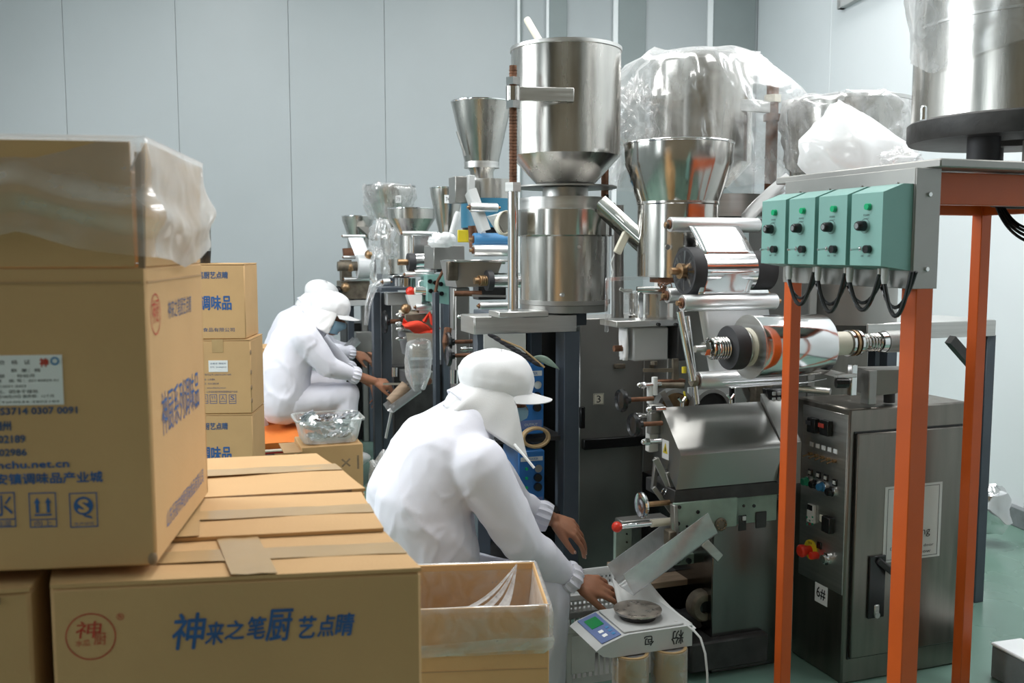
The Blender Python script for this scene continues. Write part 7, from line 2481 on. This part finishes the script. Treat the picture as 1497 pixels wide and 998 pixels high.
# the two board tubes that carry it, and one more crate below
for k, (px, Yk, lab) in enumerate(((922, 2.72, 'brown cardboard film core under the left half of the scale'), (978, 2.76, 'brown cardboard film core under the right half of the scale, paler rim'))):
    c = P(px, 975, Yk)
    t = thing('film_core', lab, 'tube', (c.x, c.y, .0), 0, 'cardboard film cores under the scale')
    r_ = .052
    MB().lathe([(r_ * .82, .0), (r_, .0), (r_, sz0), (r_ * .82, sz0)], (c.x, c.y, 0), n=40, closed=True).part('tube_wall', M.kraft, t)
    MB().lathe([(r_ + .002, .02), (r_ + .003, sz0 * .5), (r_ + .002, sz0 - .004)], (c.x, c.y, 0), n=40).part('film_wrap', M.film, t)

# ------------------------------------------------------------------ tub of foil sachets on a carton, beside the second worker
TYY = 4.75
ta = P(440, 650, TYY); tb2 = along(ta, 530)
twd = (tb2 - ta).length
tz1, tz0 = P(480, 617, TYY).z, P(480, 652, TYY).z
c0 = Vector((ta.x, ta.y, 0)) + E2 * (twd / 2) + E1 * .14
base = thing('carton', 'low brown carton carrying the clear plastic tub', 'box', (c0.x, c0.y, 0), ROW)
MB().rbox((c0.x, c0.y, (tz0 - .004) / 2), (twd * 1.0, .30, tz0 - .006), .004).part('body', M.card, base)
text(base, '×1', P(512, 676, TYY - .02) , E2, E3, M.card_edge, .09, .07)
MB().rbox(c0 - E2 * twd * .55 + E3 * (tz0 - .03) - E1 * .02, (.14, .26, .006), .001).part('open_flap', M.card_in, base)
tub = thing('plastic_tub', 'frosted clear plastic tub half filled with foil sachets, beside the second worker', 'tub', (c0.x, c0.y, tz0), ROW)
hT = tz1 - tz0
pts = []
for i in range(49):
    a_ = 2 * math.pi * (i % 48) / 48
    def sq(wx, wy):
        ca_, sa_ = math.cos(a_), math.sin(a_)
        k_ = (abs(ca_) ** 6 + abs(sa_) ** 6) ** (-1 / 6)
        return wx * ca_ * k_, wy * sa_ * k_
    row = []
    for (f, z) in ((.80, 0), (.84, .01), (.97, hT * .9), (1.0, hT), (1.06, hT), (1.06, hT - .008)):
        x, y = sq(twd / 2 * f * 1.08, .155 * f)
        row.append((x, y, z))
    pts.append(row)
tb_ = MB().grid(np.array(pts))
k_ = len(tb_.v)
tb_.add([(p[0][0], p[0][1], .001) for p in pts[:-1]], [tuple(range(48))])
tb_.part('tub_wall', M.tub, tub, local=True, ang=50)
random.seed(4)
labs = ['at the front left', 'front middle', 'front right', 'at the left end', 'centre', 'at the right end', 'rear left', 'rear middle', 'rear right', 'standing up at the left', 'on top at the middle', 'on top at the right']
for k in range(12):
    gx, gy = (k % 3 - 1) * twd * .27, (k // 3 % 3 - 1) * .085
    zz_ = .035 + .022 * (k // 3) + random.uniform(0, .01)
    if k >= 9: gx, gy, zz_ = (-.10, .0, .11)[k - 9], -.02, .125
    ang_ = random.uniform(0, 6)
    ax_ = Vector((math.cos(ang_), math.sin(ang_), random.uniform(-.3, .3))).normalized()
    up_ = Vector((random.uniform(-.5, .5), random.uniform(-.6, .2), 1)).normalized()
    sd2 = ax_.cross(up_).normalized(); up_ = sd2.cross(ax_)
    m = tub_c = ROOTM[tub.name] @ Vector((gx, gy, zz_))
    rm = ROOTM[tub.name].to_3x3()
    n, pts = 10, []
    for i in range(n + 1):
        u = i / n * 2 - 1
        pts.append([tuple(m + rm @ (ax_ * (u * .05) + sd2 * (v * .04) + up_ * ((.011 * (1 - u * u) * (1 - v * v)) * s_ + .005 * math.sin(u * 7 + v * 5 + k)))) for v, s_ in
                    ((-1, 0), (-.5, 1), (0, 1), (.5, 1), (1, 0), (.5, -1), (0, -1), (-.5, -1), (-1, 0))])
    MB().grid(np.array(pts)).solo('foil_sachet', M.foil, 'shiny silver foil sachet in the clear tub, %s' % labs[k], 'sachet', 'foil sachets in the tub', ang=60)
# clear plastic heap on the floor to the right of the tub
c = P(552, 668, 4.9)
crumple(Vector((c.x + .07, c.y, c.z * .5)), (.12, .12, c.z * .6), 91, n=40, m=28, amp=.45, freq=3.5).solo('plastic_heap', M.filmc, 'heap of crumpled clear plastic bags on the floor right of the tub', 'plastic heap', ang=180)
# carton and white sack behind the second worker
c = P(392, 560, 6.0)
carton('plain brown carton standing behind the back of the second worker', (c.x - .02, c.y + .15, 0), R(8), .46, .3, P(390, 509, 6.0).z, tape_cross=False)
c = P(372, 590, 5.3)
bag(Vector((c.x - .08, c.y + .3, 0)), 95, .10, .08, P(372, 562, 5.3).z / 1.6, 'white_sack', M.filmw, 'white plastic sack between the rear carton stack and the orange cushion')
